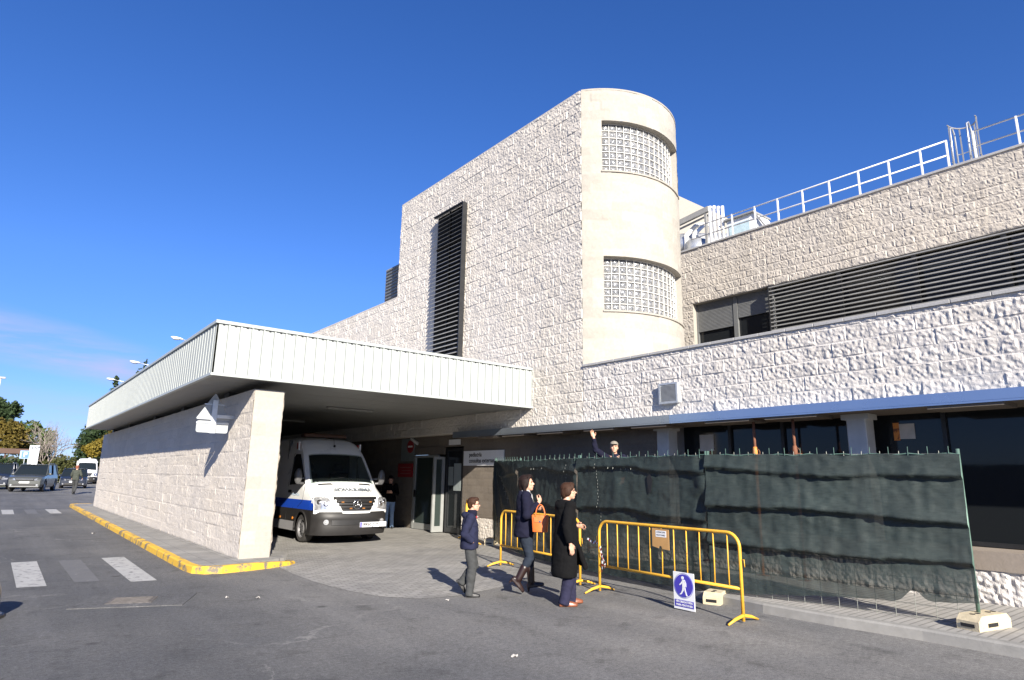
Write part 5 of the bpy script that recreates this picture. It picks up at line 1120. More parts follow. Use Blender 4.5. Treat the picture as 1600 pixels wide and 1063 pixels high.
# ------------------------------------------------------------------ passenger cars
def car(name, label, loc, rz, pm, L=4.3, W=1.78, H=1.5, kind='hatch', group='cars in the road', grille='plain'):
    t = thing(name, label, 'car', loc, rz, group); hw0 = W/2; r = 0.33 if kind != 'suv' else 0.37
    zb = 0.22 if kind != 'suv' else 0.30; belt = H*0.60; hood = H*0.56
    y_ws = 1.0 if kind == 'hatch' else 1.15; yr0 = y_ws+0.85; yr1 = L-1.0 if kind == 'hatch' else L-0.55; ye = L-0.1
    wy = (0.85, L-0.85)
    def halfw(z, y):
        e = min(1, max(0, y/0.5))*min(1, max(0, (L-y)/0.35)); base = np.interp(z, [zb, zb+0.15, belt*0.8, belt], [0.95, 1.0, 1.0, 0.955])
        return hw0*base*(0.86+0.14*math.sqrt(e))
    def top(y): return float(np.interp(y, [0, 0.06, 0.2, y_ws-0.05, y_ws+0.2, L-0.3, L-0.05, L], [zb+0.38, hood-0.16, hood-0.06, belt-0.01, belt, belt+0.03, belt-0.02, belt-0.15]))
    ysn = sorted(set([0, 0.03, 0.06, 0.12, 0.2, 0.35, 0.5]+list(np.linspace(0.5, L-0.3, 44))+[L-0.2, L-0.1, L-0.05, L])); b = MB()
    rows = 12
    for sd in (-1, 1):
        G = []
        for y in ysn:
            zt = top(y); G.append([(sd*halfw(zb+(zt-zb)*k/rows, y), y, zb+(zt-zb)*k/rows) for k in range(rows+1)])
        P = np.array(G); keep = np.ones((len(ysn)-1, rows), bool)
        for i in range(len(ysn)-1):
            for k in range(rows):
                c = (P[i, k]+P[i+1, k+1])/2
                if any((c[1]-y)**2+(c[2]-r)**2 < (r+0.06)**2 for y in wy): keep[i, k] = False
        b.grid(P, keep, flip=sd < 0)
    G = [[(x*halfw(top(y), y), y, top(y)+0.05*(1-x*x)*min(1, y/0.3)) for x in np.linspace(-1, 1, 13)] for y in ysn]; b.grid(np.array(G), flip=True)
    b.grid(np.array([[(x*halfw(z, 0), -0.05*(1-x*x), z) for x in np.linspace(-1, 1, 13)] for z in np.linspace(zb, top(0), 6)]))
    b.grid(np.array([[(x*halfw(z, L), L, z) for x in np.linspace(-1, 1, 9)] for z in np.linspace(zb, top(L), 6)]), flip=True)
    b.build('body', pm, t, True, angle=40)
    b = MB(); b.box((-hw0*0.85, 0.25, zb-0.06), (hw0*0.85, L-0.25, zb+0.3)); b.build('underbody', M['black'], t)
    # greenhouse
    hr = hw0*0.70; hb_ = hw0*0.90
    st = [(y_ws, belt, 0.93), (y_ws+0.45, belt+(H-belt)*0.56, 0.88), (yr0, H-0.05, 0.80), (yr1, H-0.03, 0.80), (ye, belt+0.08, 0.88)]
    b = MB(); rings = []
    for y, z, k in st: rings.append([(-hb_, y, belt-0.02), (-hw0*k, y, z), (hw0*k, y, z), (hb_, y, belt-0.02)])
    b.loft(rings); b.build('windows', M['car_glass'], t)
    b = MB(); G = [[(x*hw0*0.80, y, H-0.045+0.05*(1-x*x)*math.sin(PI*min(1, max(0, (y-yr0+0.15)/(yr1-yr0+0.3))))**0.4) for x in np.linspace(-1, 1, 9)] for y in np.linspace(yr0-0.06, yr1+0.06, 9)]; b.grid(np.array(G), flip=True); b.build('roof', pm, t, True)
    for sd in (-1, 1):
        b = MB(); b.beam((sd*hw0*0.935, y_ws-0.02, belt), (sd*hw0*0.805, yr0, H-0.03), 0.06, 0.05); b.beam((sd*hw0*0.80, yr0, H-0.03), (sd*hw0*0.80, yr1, H-0.015), 0.05, 0.05); b.beam((sd*hw0*0.80, yr1, H-0.02), (sd*hw0*0.89, ye, belt+0.04), 0.07, 0.12); b.beam((sd*hw0*0.905, (yr0+yr1)/2, belt), (sd*hw0*0.815, (yr0+yr1)/2+0.05, H-0.04), 0.03, 0.09); b.build('pillars', pm, t)
        if kind == 'suv': b = MB(); b.tube([(sd*hw0*0.76, yr0+0.1, H-0.02), (sd*hw0*0.76, yr0+0.2, H+0.045), (sd*hw0*0.76, yr1-0.1, H+0.045), (sd*hw0*0.76, yr1, H-0.02)], 0.018, 6); b.build('roof_rail', M['alu'], t)
        b = MB(); b.ell((sd*(hw0+0.06), y_ws+0.32, belt+0.06), (0.11, 0.06, 0.075)); b.build('mirror', pm, t, True)
        for y in wy: wheel(t, (sd*(hw0-0.115), y, r), r, 0.21, sd)
        b = MB(); b.add([(sd*hw0*0.52, -0.045, hood-0.26), (sd*hw0*0.9, 0.05, hood-0.24), (sd*hw0*0.93, 0.22, hood-0.11), (sd*hw0*0.55, -0.02, hood-0.15), (sd*hw0*0.52, 0.1, hood-0.26), (sd*hw0*0.88, 0.2, hood-0.24), (sd*hw0*0.9, 0.35, hood-0.12), (sd*hw0*0.55, 0.12, hood-0.14)], [(0, 1, 2, 3), (4, 7, 6, 5), (0, 4, 5, 1), (1, 5, 6, 2), (2, 6, 7, 3), (3, 7, 4, 0)]); b.build('headlamp', M['lamp_glass'], t)
        b = MB(); b.disc((sd*hw0*0.72, -0.03, zb+0.12), (0, 1, 0), 0.055, 0.06, 12); b.build('fog_lamp', M['lamp_glass'], t)
    b = MB()
    if grille == 'slots':
        b.box((-hw0*0.5, -0.07, hood-0.30), (hw0*0.5, -0.03, hood-0.1)); b.build('grille', M['black'], t); b = MB(); [b.bbox((-hw0*0.46+k*0.115, -0.085, hood-0.29), (-hw0*0.46+k*0.115+0.055, -0.06, hood-0.11), 0.01) for k in range(7)]; b.build('grille_bars', M['chrome'], t)
    else:
        b.box((-hw0*0.5, -0.065, hood-0.25), (hw0*0.5, -0.03, hood-0.15)); b.box((-hw0*0.6, -0.062, zb+0.07), (hw0*0.6, -0.03, zb+0.19)); b.build('grille', M['black'], t)
        b = MB(); b.bbox((-hw0*0.48, -0.078, hood-0.19), (hw0*0.48, -0.06, hood-0.17), 0.004); b.build('grille_bars', M['chrome'], t)
    b = MB(); b.box((-0.26, -0.085, zb+0.235), (0.26, -0.067, zb+0.345)); b.build('number_plate', M['sign_white'], t)
    b = MB(); b.loft([[(x*hw0*0.8, -0.075+0.05*x*x, zb+0.0), (x*hw0*0.8, -0.085+0.05*x*x, zb+0.03), (x*hw0*0.8, -0.06+0.05*x*x, zb+0.06)] for x in np.linspace(-1, 1, 9)]); b.build('bumper_lip', M['alu'] if kind == 'suv' else M['amb_dark'], t)
    return t
car('parked_suv', 'grey green off road car with silver bumper facing us, behind it a blue parking sign', (1.62, 50.6, 0.3), R(-14), M['p_silver_green'], 4.6, 1.85, 1.72, 'suv')
car('parked_suv', 'dark off road car with upright chrome grille slots cut by the left picture edge', (0.05, 56.5, 0.3), R(-8), M['p_dark'], 4.4, 1.85, 1.80, 'suv', grille='slots')
car('dark_hatchback', 'dark hatchback facing us between the grey green off road car and the white van', (4.95, 60.5, 0.3), R(-6), M['p_dark'], 4.2, 1.8, 1.52)
van('white_van', 'white high roof van facing us far down the road', 'van', (7.6, 80.5, 0.3), R(-5), 1.0, False)
car('parked_car', 'dark car under the round yellow tree, leftmost of the row parked beside the white van', (10.0, 92, 0.3), R(-6), M['p_dark'], 4.2, 1.75, 1.45, group='cars parked along the far kerb')
car('parked_car', 'pale blue car parked in front of the dark car beside the white van', (9.7, 84, 0.3), R(-6), M['p_blue'], 4.2, 1.75, 1.48, group='cars parked along the far kerb')
car('parked_car', 'white car parked nearest to the far end of the long wall', (9.35, 76, 0.3), R(-5), M['p_white'], 4.1, 1.72, 1.5, group='cars parked along the far kerb')
t = thing('bollard', 'dark navy rounded bollard cut off by the left picture edge', 'bollard', (0.02, 9.75, 0))
b = MB(); b.tube([(0, 0, 0), (0, 0, 0.04), (0, 0, 0.05), (0, 0, 0.30), (0, 0, 0.40), (0, 0, 0.45), (0, 0, 0.47)], [0.30, 0.30, 0.27, 0.255, 0.22, 0.14, 0.02], 24); b.build('post', M['p_navy'], t, True, angle=40)
b = MB(); b.tube([(0, 0, 0.0), (0, 0, 0.03)], [0.33, 0.32], 24); b.build('base', M['black'], t)
# ------------------------------------------------------------------ people. local frame: +x forward, +y to the person's left, z up
def V(*a): return Vector(a)
def hand(mb, w, d, n, thumb, curl=0.5, s=1.0):
    """palm from wrist w along d, back of the hand towards n, thumb towards the given side vector"""
    w = Vector(w); d = Vector(d).normalized(); n = Vector(n); n = (n-d*n.dot(d)).normalized(); a = Vector(thumb); a = (a-d*a.dot(d)-n*a.dot(n)).normalized()
    rot = Matrix((d, a, n)).transposed()
    mb.cap(w-d*0.03*s, w+d*0.02*s, 0.025*s, 0.024*s, 10)
    mb.ell(w+d*0.052*s, (0.052*s, 0.040*s, 0.017*s), rot, 12, 8)
    for k, (off, ln) in enumerate(((0.029, 0.072), (0.010, 0.082), (-0.010, 0.076), (-0.028, 0.058))):
        p = w+d*(0.088-0.004*abs(k-1))*s+a*off*s; dd = d.copy(); r = 0.0092*s
        for j, f in enumerate((0.45, 0.32, 0.25)):
            ang = curl*(0.45+0.35*j)*(1+0.10*k); dd = (Matrix.Rotation(ang, 3, a.cross(d).dot(n) > 0 and a or -a) @ dd) if False else (dd*math.cos(ang)-n*math.sin(ang)).normalized()
            q = p+dd*ln*f*s; mb.cap(p, q, r, r*0.9, 8); p = q; r *= 0.92
    p = w+d*0.025*s+a*0.032*s; q = p+(d*0.6+a*0.6-n*0.35).normalized()*0.040*s; r_ = q+(d*0.9+a*0.15-n*0.4).normalized()*0.032*s
    mb.cap(p, q, 0.0125*s, 0.0105*s, 8); mb.cap(q, r_, 0.0105*s, 0.009*s, 8)
def head_rot(yw, pt): return (Matrix.Rotation(yw, 3, 'Z') @ Matrix.Rotation(-pt, 3, 'Y'))
def head(mb, c, Rm, s):
    """head centred at c (eye height), facing +x after Rm"""
    def P(x, y, z): return c+Rm @ Vector((x*s, y*s, z*s))
    def E(x, y, z, r): mb.ell(P(x, y, z), tuple(k*s for k in r), Rm, 16, 11)
    E(-0.012, 0, 0.028, (0.094, 0.074, 0.088)); E(0.022, 0, -0.045, (0.066, 0.060, 0.070)); E(0.052, 0, -0.092, (0.030, 0.032, 0.024))
    E(0.072, 0, 0.022, (0.020, 0.050, 0.016)); mb.cap(P(0.080, 0, 0.010), P(0.103, 0, -0.026), 0.008*s, 0.0125*s, 8); E(0.088, 0.011, -0.031, (0.010, 0.008, 0.007)); E(0.088, -0.011, -0.031, (0.010, 0.008, 0.007))
    E(0.080, 0, -0.056, (0.014, 0.024, 0.007)); E(0.078, 0, -0.068, (0.014, 0.020, 0.008))
    for sd in (-1, 1): E(0.055, sd*0.042, -0.022, (0.024, 0.018, 0.022)); E(-0.008, sd*0.074, -0.012, (0.017, 0.009, 0.030))
def face(t, c, Rm, s, glasses=False, open_mouth=False):
    def P(x, y, z): return c+Rm @ Vector((x*s, y*s, z*s))
    mb = MB()
    for sd in (-1, 1): mb.ell(P(0.0795, sd*0.031, 0.004), (0.007*s, 0.012*s, 0.006*s), Rm, 10, 6); mb.tube([P(0.087, sd*0.014, 0.021), P(0.088, sd*0.032, 0.026), P(0.076, sd*0.048, 0.020)], 0.0032*s, 5)
    mb.build('eyes', M['eye'], t, True)
    mb = MB(); mb.ell(P(0.0905, 0, -0.0615), (0.005*s, 0.020*s, 0.004*s), Rm, 10, 6); mb.build('mouth', M['lip'], t, True)
    if glasses:
        mb = MB()
        for sd in (-1, 1):
            mb.tube([P(0.098-0.15*abs(0.033*math.cos(q)*0.6), sd*(0.033+0.024*math.cos(q)), 0.002+0.018*math.sin(q)) for q in np.linspace(0, 2*PI, 15)], 0.0026*s, 5)
            mb.tube([P(0.092, sd*0.057, 0.006), P(0.0, sd*0.079, 0.006)], 0.0026*s, 5)
        mb.tube([P(0.099, -0.010, 0.006), P(0.099, 0.010, 0.006)], 0.0026*s, 5); mb.build('glasses', M['black'], t)
def shoe(mb, ankle, fwd, s=1.0, pitch_=0.0):
    a = Vector(ankle); f = Vector(fwd).normalized(); R_ = Matrix.Rotation(pitch_, 3, f.cross(Vector((0, 0, 1))).normalized()); sd = f.cross(Vector((0, 0, 1))).normalized()
    def P(x, y, z): return a+R_ @ (f*x*s+sd*y*s+Vector((0, 0, z*s)))
    for (x0, z0, r0_, x1, z1, r1) in ((-0.045, -0.045, 0.034, 0.03, -0.042, 0.036), (0.03, -0.042, 0.038, 0.11, -0.052, 0.033), (0.11, -0.052, 0.034, 0.165, -0.060, 0.025)): mb.cap(P(x0, 0, z0), P(x1, 0, z1), r0_*s, r1*s, 12)
    mb.cap(P(-0.02, 0, -0.03), P(0.0, 0, 0.03), 0.038*s, 0.036*s, 12)
    mb.prism([P(x, y, 0) for x, y in ((-0.075, -0.028), (-0.02, -0.034), (0.09, -0.040), (0.165, -0.030), (0.19, 0.0), (0.165, 0.030), (0.09, 0.040), (-0.02, 0.034), (-0.075, 0.028))], R_ @ Vector((0, 0, -0.085*s)), R_ @ Vector((0, 0, -0.058*s)))
def ring(c, rx, ry, n=24, rz=0.0, sq=0.0):
    out = []
    for k in range(n):
        q = 2*PI*k/n; x = rx*math.cos(q); y = ry*math.sin(q); out.append(Vector(c)+Vector((x*math.cos(rz)-y*math.sin(rz), x*math.sin(rz)+y*math.cos(rz), 0)))
    return out
def figure(name, label, H, loc, rz, P, cat='person', vox=0.0075):
    """P: pose and outfit. every length in units of H/1.7 m"""
    k = H/1.7; t = thing(name, label, cat, loc, rz)
    def q(p): return Vector(p)*k
    J = {n: q(p) for n, p in P['J'].items()}       # hipL/R kneeL/R ankL/R shL/R elL/R wrL/R neck head
    hc = J['head']; Rm = head_rot(P.get('hyaw', 0), P.get('hpitch', 0))
    b = MB(); head(b, hc, Rm, k); b.cap(J['neck'], hc+Rm @ V(-0.02, 0, -0.06)*k, 0.056*k, 0.050*k)
    pel = (J['hipL']+J['hipR'])/2; ch = (J['shL']+J['shR'])/2
    b.loft([ring(pel.lerp(ch, f)+V(0, 0, dz*k), rx*k, ry*k) for f, dz, rx, ry in ((0, -0.06, 0.09, 0.13), (0, 0.05, 0.10, 0.155), (0.4, 0, 0.09, 0.13), (0.75, 0, 0.10, 0.15), (1, 0, 0.085, 0.15), (1, 0.05, 0.06, 0.08))])
    for s in 'LR':
        b.cap(J['hip'+s], J['knee'+s], 0.078*k, 0.052*k); b.cap(J['knee'+s], J['ank'+s], 0.05*k, 0.036*k)
        b.cap(J['sh'+s], J['el'+s], 0.048*k, 0.038*k); b.cap(J['el'+s], J['wr'+s], 0.037*k, 0.026*k)
        h = P.get('hand'+s)
        if h: hand(b, J['wr'+s], h[0], h[1], h[2], h[3], k*1.08)
    remeshed('body', b, vox*k, M['skin'], t, 2, 0.4)
    face(t, hc, Rm, k, P.get('glasses', False))
    for s in 'LR':                                  # shoes
        b = MB(); f, pt_ = P['foot'+s]
        shoe(b, J['ank'+s], f, k, pt_)
        bt = P.get('boot')
        if bt: b.cap(J['ank'+s], J['ank'+s].lerp(J['knee'+s], bt), 0.052*k, 0.062*k)
        if P.get('heel'):
            ax = Vector(f).normalized(); R_ = Matrix.Rotation(pt_, 3, ax.cross(V(0, 0, 1)).normalized()); b.cap(J['ank'+s]+R_ @ (ax*-0.05+V(0, 0, -0.06))*k, J['ank'+s]+R_ @ (ax*-0.055+V(0, 0, -0.125))*k, 0.022*k, 0.016*k)
        remeshed('boot' if bt else 'shoe', b, 0.009*k, P['shoe_m'], t, 2, 0.4)
    b = MB(); tr = P.get('trouser', (0.088, 0.064, 0.056))      # trousers
    for s in 'LR':
        n = 8; ends = J['ank'+s].lerp(J['knee'+s], P.get('cuff', -0.06)/0.4)
        pts = [J['hip'+s].lerp(J['knee'+s], f) for f in (0, 0.35, 0.7)]+[J['knee'+s]+V(0.008, 0, 0)*k]+[J['knee'+s].lerp(ends, f) for f in (0.3, 0.65, 1.0)]
        rr = [tr[0], tr[0]*0.97, tr[0]*0.55+tr[1]*0.45, tr[1]*1.04, tr[1]*1.02, tr[2]*1.06, tr[2]]
        b.tube(pts, [r*k*(1+0.05*math.sin(i*2.1+ord(s))) for i, r in enumerate(rr)], 18); b.ell(J['hip'+s], 0.086*k)
    b.loft([ring(pel+V(0, 0, z)*k, rx*k, ry*k) for z, rx, ry in ((-0.09, 0.09, 0.13), (-0.02, 0.115, 0.165), (0.08, 0.108, 0.160), (0.14, 0.10, 0.145))])
    wrinkle(remeshed('trousers', b, 0.010*k, P['trouser_m'], t, 3, 0.5), P.get('tw', 0.016)*k, 8.0, 1.3, 3)
    # coat or jacket: rings (height, forward shift, depth, width, turn)
    b = MB()
    b.loft([ring(V(x, yy, z)*k, rx*k, ry*k) for z, x, yy, rx, ry in P['coat']])
    sl = P.get('sleeve', (0.068, 0.058, 0.046))
    for s in 'LR':
        w = J['wr'+s].lerp(J['el'+s], P.get('cuffback', 0.08)); e = J['el'+s]
        b.tube([J['sh'+s].lerp(ch, 0.25), J['sh'+s], J['sh'+s].lerp(e, 0.5), e, e.lerp(w, 0.5), w], [sl[0]*k*0.9, sl[0]*k, (sl[0]+sl[1])/2*k, sl[1]*k*1.02, (sl[1]+sl[2])/2*k, sl[2]*k], 18); b.ell(J['sh'+s], sl[0]*1.02*k); b.ell(e, sl[1]*1.03*k)
    if 'coat_extra' in P: P['coat_extra'](b, J, k)
    wrinkle(remeshed(P.get('coat_name', 'coat'), b, 0.0105*k, P['coat_m'], t, 4, 0.5), P.get('cw', 0.020)*k, 7.0, P.get('cs', 0.8), 11)
    if 'extra' in P: P['extra'](t, J, k, Rm, hc)
    # hair
    if P.get('hair'):
        b = MB(); P['hair'](b, lambda x, y, z: hc+Rm @ V(x, y, z)*k, Rm, k); remeshed('hair', b, 0.009*k, P['hair_m'], t, 2, 0.4)
    return t
def hair_short(b, C, Rm, k, full=1.0):
    b.ell(C(-0.030, 0, 0.050), (0.098*k, 0.084*k, 0.084*k), Rm, 18, 12); b.ell(C(0.030, 0, 0.098), (0.062*k, 0.066*k, 0.034*k), Rm); b.ell(C(-0.062, 0, 0.0), (0.056*k, 0.076*k, 0.085*k), Rm)
    for sd in (-1, 1): b.ell(C(-0.012, sd*0.068, 0.035), (0.056*k, 0.020*k, 0.050*k), Rm); b.ell(C(0.062, sd*0.030, 0.085), (0.032*k, 0.034*k, 0.020*k), Rm)
def hair_bob(b, C, Rm, k):
    hair_short(b, C, Rm, k); b.ell(C(-0.065, 0, -0.02), (0.062*k, 0.088*k, 0.098*k), Rm)
    for sd in (-1, 1): b.ell(C(-0.015, sd*0.074, 0.0), (0.058*k, 0.026*k, 0.072*k), Rm); b.ell(C(0.045, sd*0.058, 0.055), (0.04*k, 0.024*k, 0.044*k), Rm)
def hair_long(b, C, Rm, k):
    hair_short(b, C, Rm, k)
    for sd in (-1, 1): b.ell(C(-0.02, sd*0.076, 0.0), (0.062*k, 0.024*k, 0.080*k), Rm); b.cap(C(-0.03, sd*0.068, -0.02), C(-0.045, sd*0.060, -0.17), 0.036*k, 0.024*k); b.cap(C(0.045, sd*0.058, 0.075), C(0.02, sd*0.076, -0.01), 0.022*k, 0.018*k)
    b.cap(C(-0.075, 0, 0.0), C(-0.080, 0, -0.165), 0.062*k, 0.038*k); b.cap(C(-0.06, 0.03, -0.05), C(-0.06, 0.04, -0.20), 0.04*k, 0.02*k)

# ---- woman in the navy coat, mid-stride, holding her collar, an orange bag on the forearm
J = dict(hipL=(0.0, 0.085, 0.90), hipR=(0.0, -0.085, 0.90), kneeL=(0.10, 0.085, 0.50), ankL=(0.13, 0.08, 0.155), kneeR=(0.07, -0.09, 0.51), ankR=(-0.09, -0.095, 0.22),
         shL=(0.0, 0.165, 1.395), shR=(0.0, -0.165, 1.395), elL=(0.02, 0.235, 1.13), wrL=(0.20, 0.11, 1.20), elR=(0.0, -0.235, 1.12), wrR=(0.20, -0.08, 1.29), neck=(-0.005, 0, 1.42), head=(0.035, 0, 1.575))
def w_extra(t, J, k, Rm, hc):
    b = MB(); b.loft([ring(V(x, 0, z)*k, rx*k, ry*k, rz=0.0) for z, x, rx, ry in ((1.36, 0.03, 0.080, 0.090), (1.40, 0.02, 0.080, 0.085), (1.44, 0.018, 0.072, 0.078), (1.475, 0.015, 0.066, 0.070))]); b.cap(V(0.10, 0.02, 1.40)*k, V(0.13, 0.03, 1.28)*k, 0.026*k, 0.020*k); remeshed('scarf', b, 0.010*k, M['scarf_grey'], t, 2)
    b = MB()
    for z in (1.30, 1.20, 1.10): b.disc(V(0.135, -0.05, z)*k, (1, 0, 0), 0.011*k, 0.012, 10)
    b.build('buttons', M['black'], t)
def w_coat(b, J, k):
    for sd in (-1, 1): b.loft([[V(0.085, sd*0.02, 1.30)*k, V(0.115, sd*0.03, 1.30)*k, V(0.10, sd*0.07, 1.32)*k], [V(0.07, sd*0.05, 1.42)*k, V(0.10, sd*0.07, 1.42)*k, V(0.05, sd*0.13, 1.41)*k], [V(-0.02, sd*0.075, 1.46)*k, V(-0.01, sd*0.10, 1.47)*k, V(-0.06, sd*0.10, 1.44)*k]])
    b.loft([ring(V(0, 0, z)*k, rx*k, ry*k) for z, rx, ry in ((1.035, 0.130, 0.170), (1.06, 0.134, 0.174), (1.085, 0.130, 0.170))])
woman = figure('person', 'woman in a navy coat and dark boots clutching her collar with one hand', 1.70, (6.31, 7.59, 0), R(-30), dict(J=J, hyaw=R(-16), hpitch=R(8), footL=((1, 0.0, 0), R(8)), footR=((1, 0, 0), R(-48)), boot=0.52, heel=True, shoe_m=M['leather_dark'],
    handR=((0.45, 0.55, 0.65), (0.8, -0.5, 0.2), (0, 0.2, 1), 0.95), handL=((0.8, -0.55, 0.1), (0.4, 0.6, 0.5), (0, 0, 1), 0.9), trouser=(0.086, 0.058, 0.044), cuff=0.10, trouser_m=M['denim_dark'],
    coat=[(0.80, -0.005, 0, 0.135, 0.195), (0.86, 0, 0, 0.140, 0.198), (0.95, 0, 0, 0.130, 0.185), (1.06, 0, 0, 0.112, 0.155), (1.18, 0.005, 0, 0.118, 0.160), (1.30, 0.008, 0, 0.125, 0.172), (1.385, 0, 0, 0.100, 0.165), (1.43, -0.008, 0, 0.075, 0.10), (1.46, -0.01, 0, 0.068, 0.082)], coat_m=M['navy_cloth'], coat_extra=w_coat, extra=w_extra, hair=hair_long, hair_m=M['hair_dark']))
# her bag: a thing of its own
def wl(p, loc, rz): return Matrix.Translation(loc) @ Matrix.Rotation(rz, 4, 'Z') @ Vector(p)
bp_ = wl((0.18, -0.33, 1.03), (6.31, 7.59, 0), R(-30))
t = thing('handbag', 'orange leather handbag with looped strap hanging from the woman in navy', 'bag', bp_, R(-48)); t.scale = (0.78, 0.8, 0.85)
b = MB(); b.loft([[V(x*w, y*d, z) for x, y in ((-1, -0.7), (-0.8, -1), (0.8, -1), (1, -0.7), (1, 0.7), (0.8, 1), (-0.8, 1), (-1, 0.7))] for z, w, d in ((-0.165, 0.115, 0.055), (-0.155, 0.135, 0.068), (-0.05, 0.142, 0.066), (0.06, 0.150, 0.050), (0.105, 0.155, 0.030), (0.12, 0.15, 0.020))]); b.build('bag_body', M['leather_orange'], t, True, angle=50)
b = MB()
for y in (-0.045, 0.045): b.tube([(0.09*math.cos(q), y*(1-0.6*math.sin(q)), 0.07+0.22*math.sin(q)) for q in np.linspace(0, PI, 15)], 0.008, 6)
b.build('strap', M['leather_orange'], t, True)
b = MB(); b.prism([(-0.10, -0.068, 0.0), (0.10, -0.068, 0.0), (0.12, -0.060, 0.085), (-0.12, -0.060, 0.085)], (0, -0.004, 0), (0, 0.004, 0)); b.build('flap', M['leather_orange'], t)
b = MB(); b.bbox((-0.02, -0.076, 0.0), (0.02, -0.066, 0.03), 0.003); b.build('clasp', M['chrome'], t)

# ---- older person in the long black coat
J = dict(hipL=(0.0, 0.085, 0.86), hipR=(0.0, -0.085, 0.86), kneeL=(0.12, 0.09, 0.49), ankL=(0.13, 0.10, 0.09), kneeR=(0.04, -0.085, 0.48), ankR=(-0.055, -0.085, 0.09),
         shL=(0.0, 0.175, 1.37), shR=(0.0, -0.175, 1.37), elL=(0.03, 0.245, 1.10), wrL=(0.24, 0.13, 1.08), elR=(-0.09, -0.245, 1.10), wrR=(-0.05, -0.275, 0.86), neck=(0.01, 0, 1.40), head=(0.055, 0, 1.575))
def c_extra(t, J, k, Rm, hc):
    b = MB(); b.loft([ring(V(x, 0, z)*k, rx*k, ry*k) for z, x, rx, ry in ((1.36, 0.045, 0.078, 0.078), (1.40, 0.032, 0.076, 0.078), (1.445, 0.03, 0.066, 0.070))]); b.cap(V(0.125, 0.01, 1.38)*k, V(0.145, 0.015, 1.22)*k, 0.026*k, 0.022*k); remeshed('scarf', b, 0.010*k, M['scarf_grey'], t, 2)
    b = MB(); b.cap(V(0.10, 0.06, 0.95)*k, V(0.12, 0.06, 0.86)*k, 0.03*k, 0.02*k); remeshed('scarf_end', b, 0.010*k, M['scarf_grey'], t, 2)
def c_coat(b, J, k):
    # open front flap swinging forward, lapels
    for i in range(7):
        f = i/6; b.cap(V(0.12, -0.02+0.14*f, 1.0)*k, V(0.30+0.07*math.sin(f*PI), -0.03+0.24*f, 0.50+0.03*f)*k, 0.030*k, 0.024*k)
    for sd in (-1, 1): b.loft([[V(0.105, sd*0.015, 1.17)*k, V(0.135, sd*0.03, 1.17)*k, V(0.115, sd*0.07, 1.19)*k], [V(0.105, sd*0.05, 1.34)*k, V(0.125, sd*0.07, 1.34)*k, V(0.085, sd*0.13, 1.35)*k], [V(-0.02, sd*0.075, 1.44)*k, V(-0.01, sd*0.10, 1.45)*k, V(-0.06, sd*0.10, 1.43)*k]])
    b.ell(V(-0.03, 0, 1.36)*k, (0.11*k, 0.17*k, 0.075*k))
figure('person', 'person with glasses in a long black coat, navy trousers and brown shoes', 1.60, (6.22, 6.60, 0), R(-18), dict(J=J, hyaw=R(-26), hpitch=R(4), footL=((1, -0.15, 0), 0), footR=((1, -0.3, 0), 0), shoe_m=M['leather_brown'], glasses=True,
    handR=((0.25, -0.02, -1), (0.15, -1, 0), (1, 0.2, 0.2), 0.55), handL=((0.75, -0.65, -0.1), (0.5, 0.6, 0.3), (0, 0, 1), 0.7), trouser=(0.092, 0.078, 0.072), trouser_m=M['navy_trouser'],
    coat=[(0.40, -0.03, -0.01, 0.165, 0.220), (0.46, -0.03, -0.01, 0.170, 0.224), (0.60, -0.02, 0, 0.165, 0.220), (0.78, -0.01, 0, 0.160, 0.214), (0.92, 0, 0, 0.155, 0.205), (1.06, 0, 0, 0.146, 0.192), (1.20, 0.005, 0, 0.142, 0.190), (1.30, 0.0, 0, 0.132, 0.190), (1.37, -0.01, 0, 0.105, 0.175), (1.42, -0.015, 0, 0.082, 0.105), (1.445, -0.015, 0, 0.072, 0.085)], coat_m=M['black_cloth'], coat_extra=c_coat, extra=c_extra, sleeve=(0.078, 0.066, 0.056), hair=hair_bob, hair_m=M['hair_brown']))

# ---- boy in the navy jacket, hands in the pockets, mid-stride
J = dict(hipL=(0.0, 0.075, 0.90), hipR=(0.0, -0.075, 0.90), kneeL=(0.09, 0.075, 0.50), ankL=(-0.10, 0.075, 0.24), kneeR=(0.05, -0.075, 0.48), ankR=(0.02, -0.075, 0.09),
         shL=(0.0, 0.155, 1.33), shR=(0.0, -0.155, 1.33), elL=(-0.085, 0.215, 1.06), wrL=(0.05, 0.185, 0.93), elR=(-0.10, -0.215, 1.06), wrR=(0.045, -0.185, 0.93), neck=(0.015, 0, 1.37), head=(0.06, 0, 1.555))
def b_extra(t, J, k, Rm, hc):
    b = MB(); b.loft([ring(V(x, 0, z)*k, rx*k, ry*k) for z, x, rx, ry in ((1.36, 0.03, 0.090, 0.092), (1.40, 0.03, 0.092, 0.092), (1.445, 0.035, 0.084, 0.082), (1.465, 0.035, 0.078, 0.078))]); remeshed('scarf', b, 0.010*k, M['navy_cloth'], t, 2)
    b = MB(); b.ell(V(0.112, -0.02, 1.335)*k, (0.018*k, 0.032*k, 0.028*k)); b.build('collar', M['scarf_red'], t, True)
    b = MB(); b.ell(V(0.133, -0.015, 1.345)*k, (0.010*k, 0.024*k, 0.018*k)); b.build('badge', M['scarf_grey'], t, True)
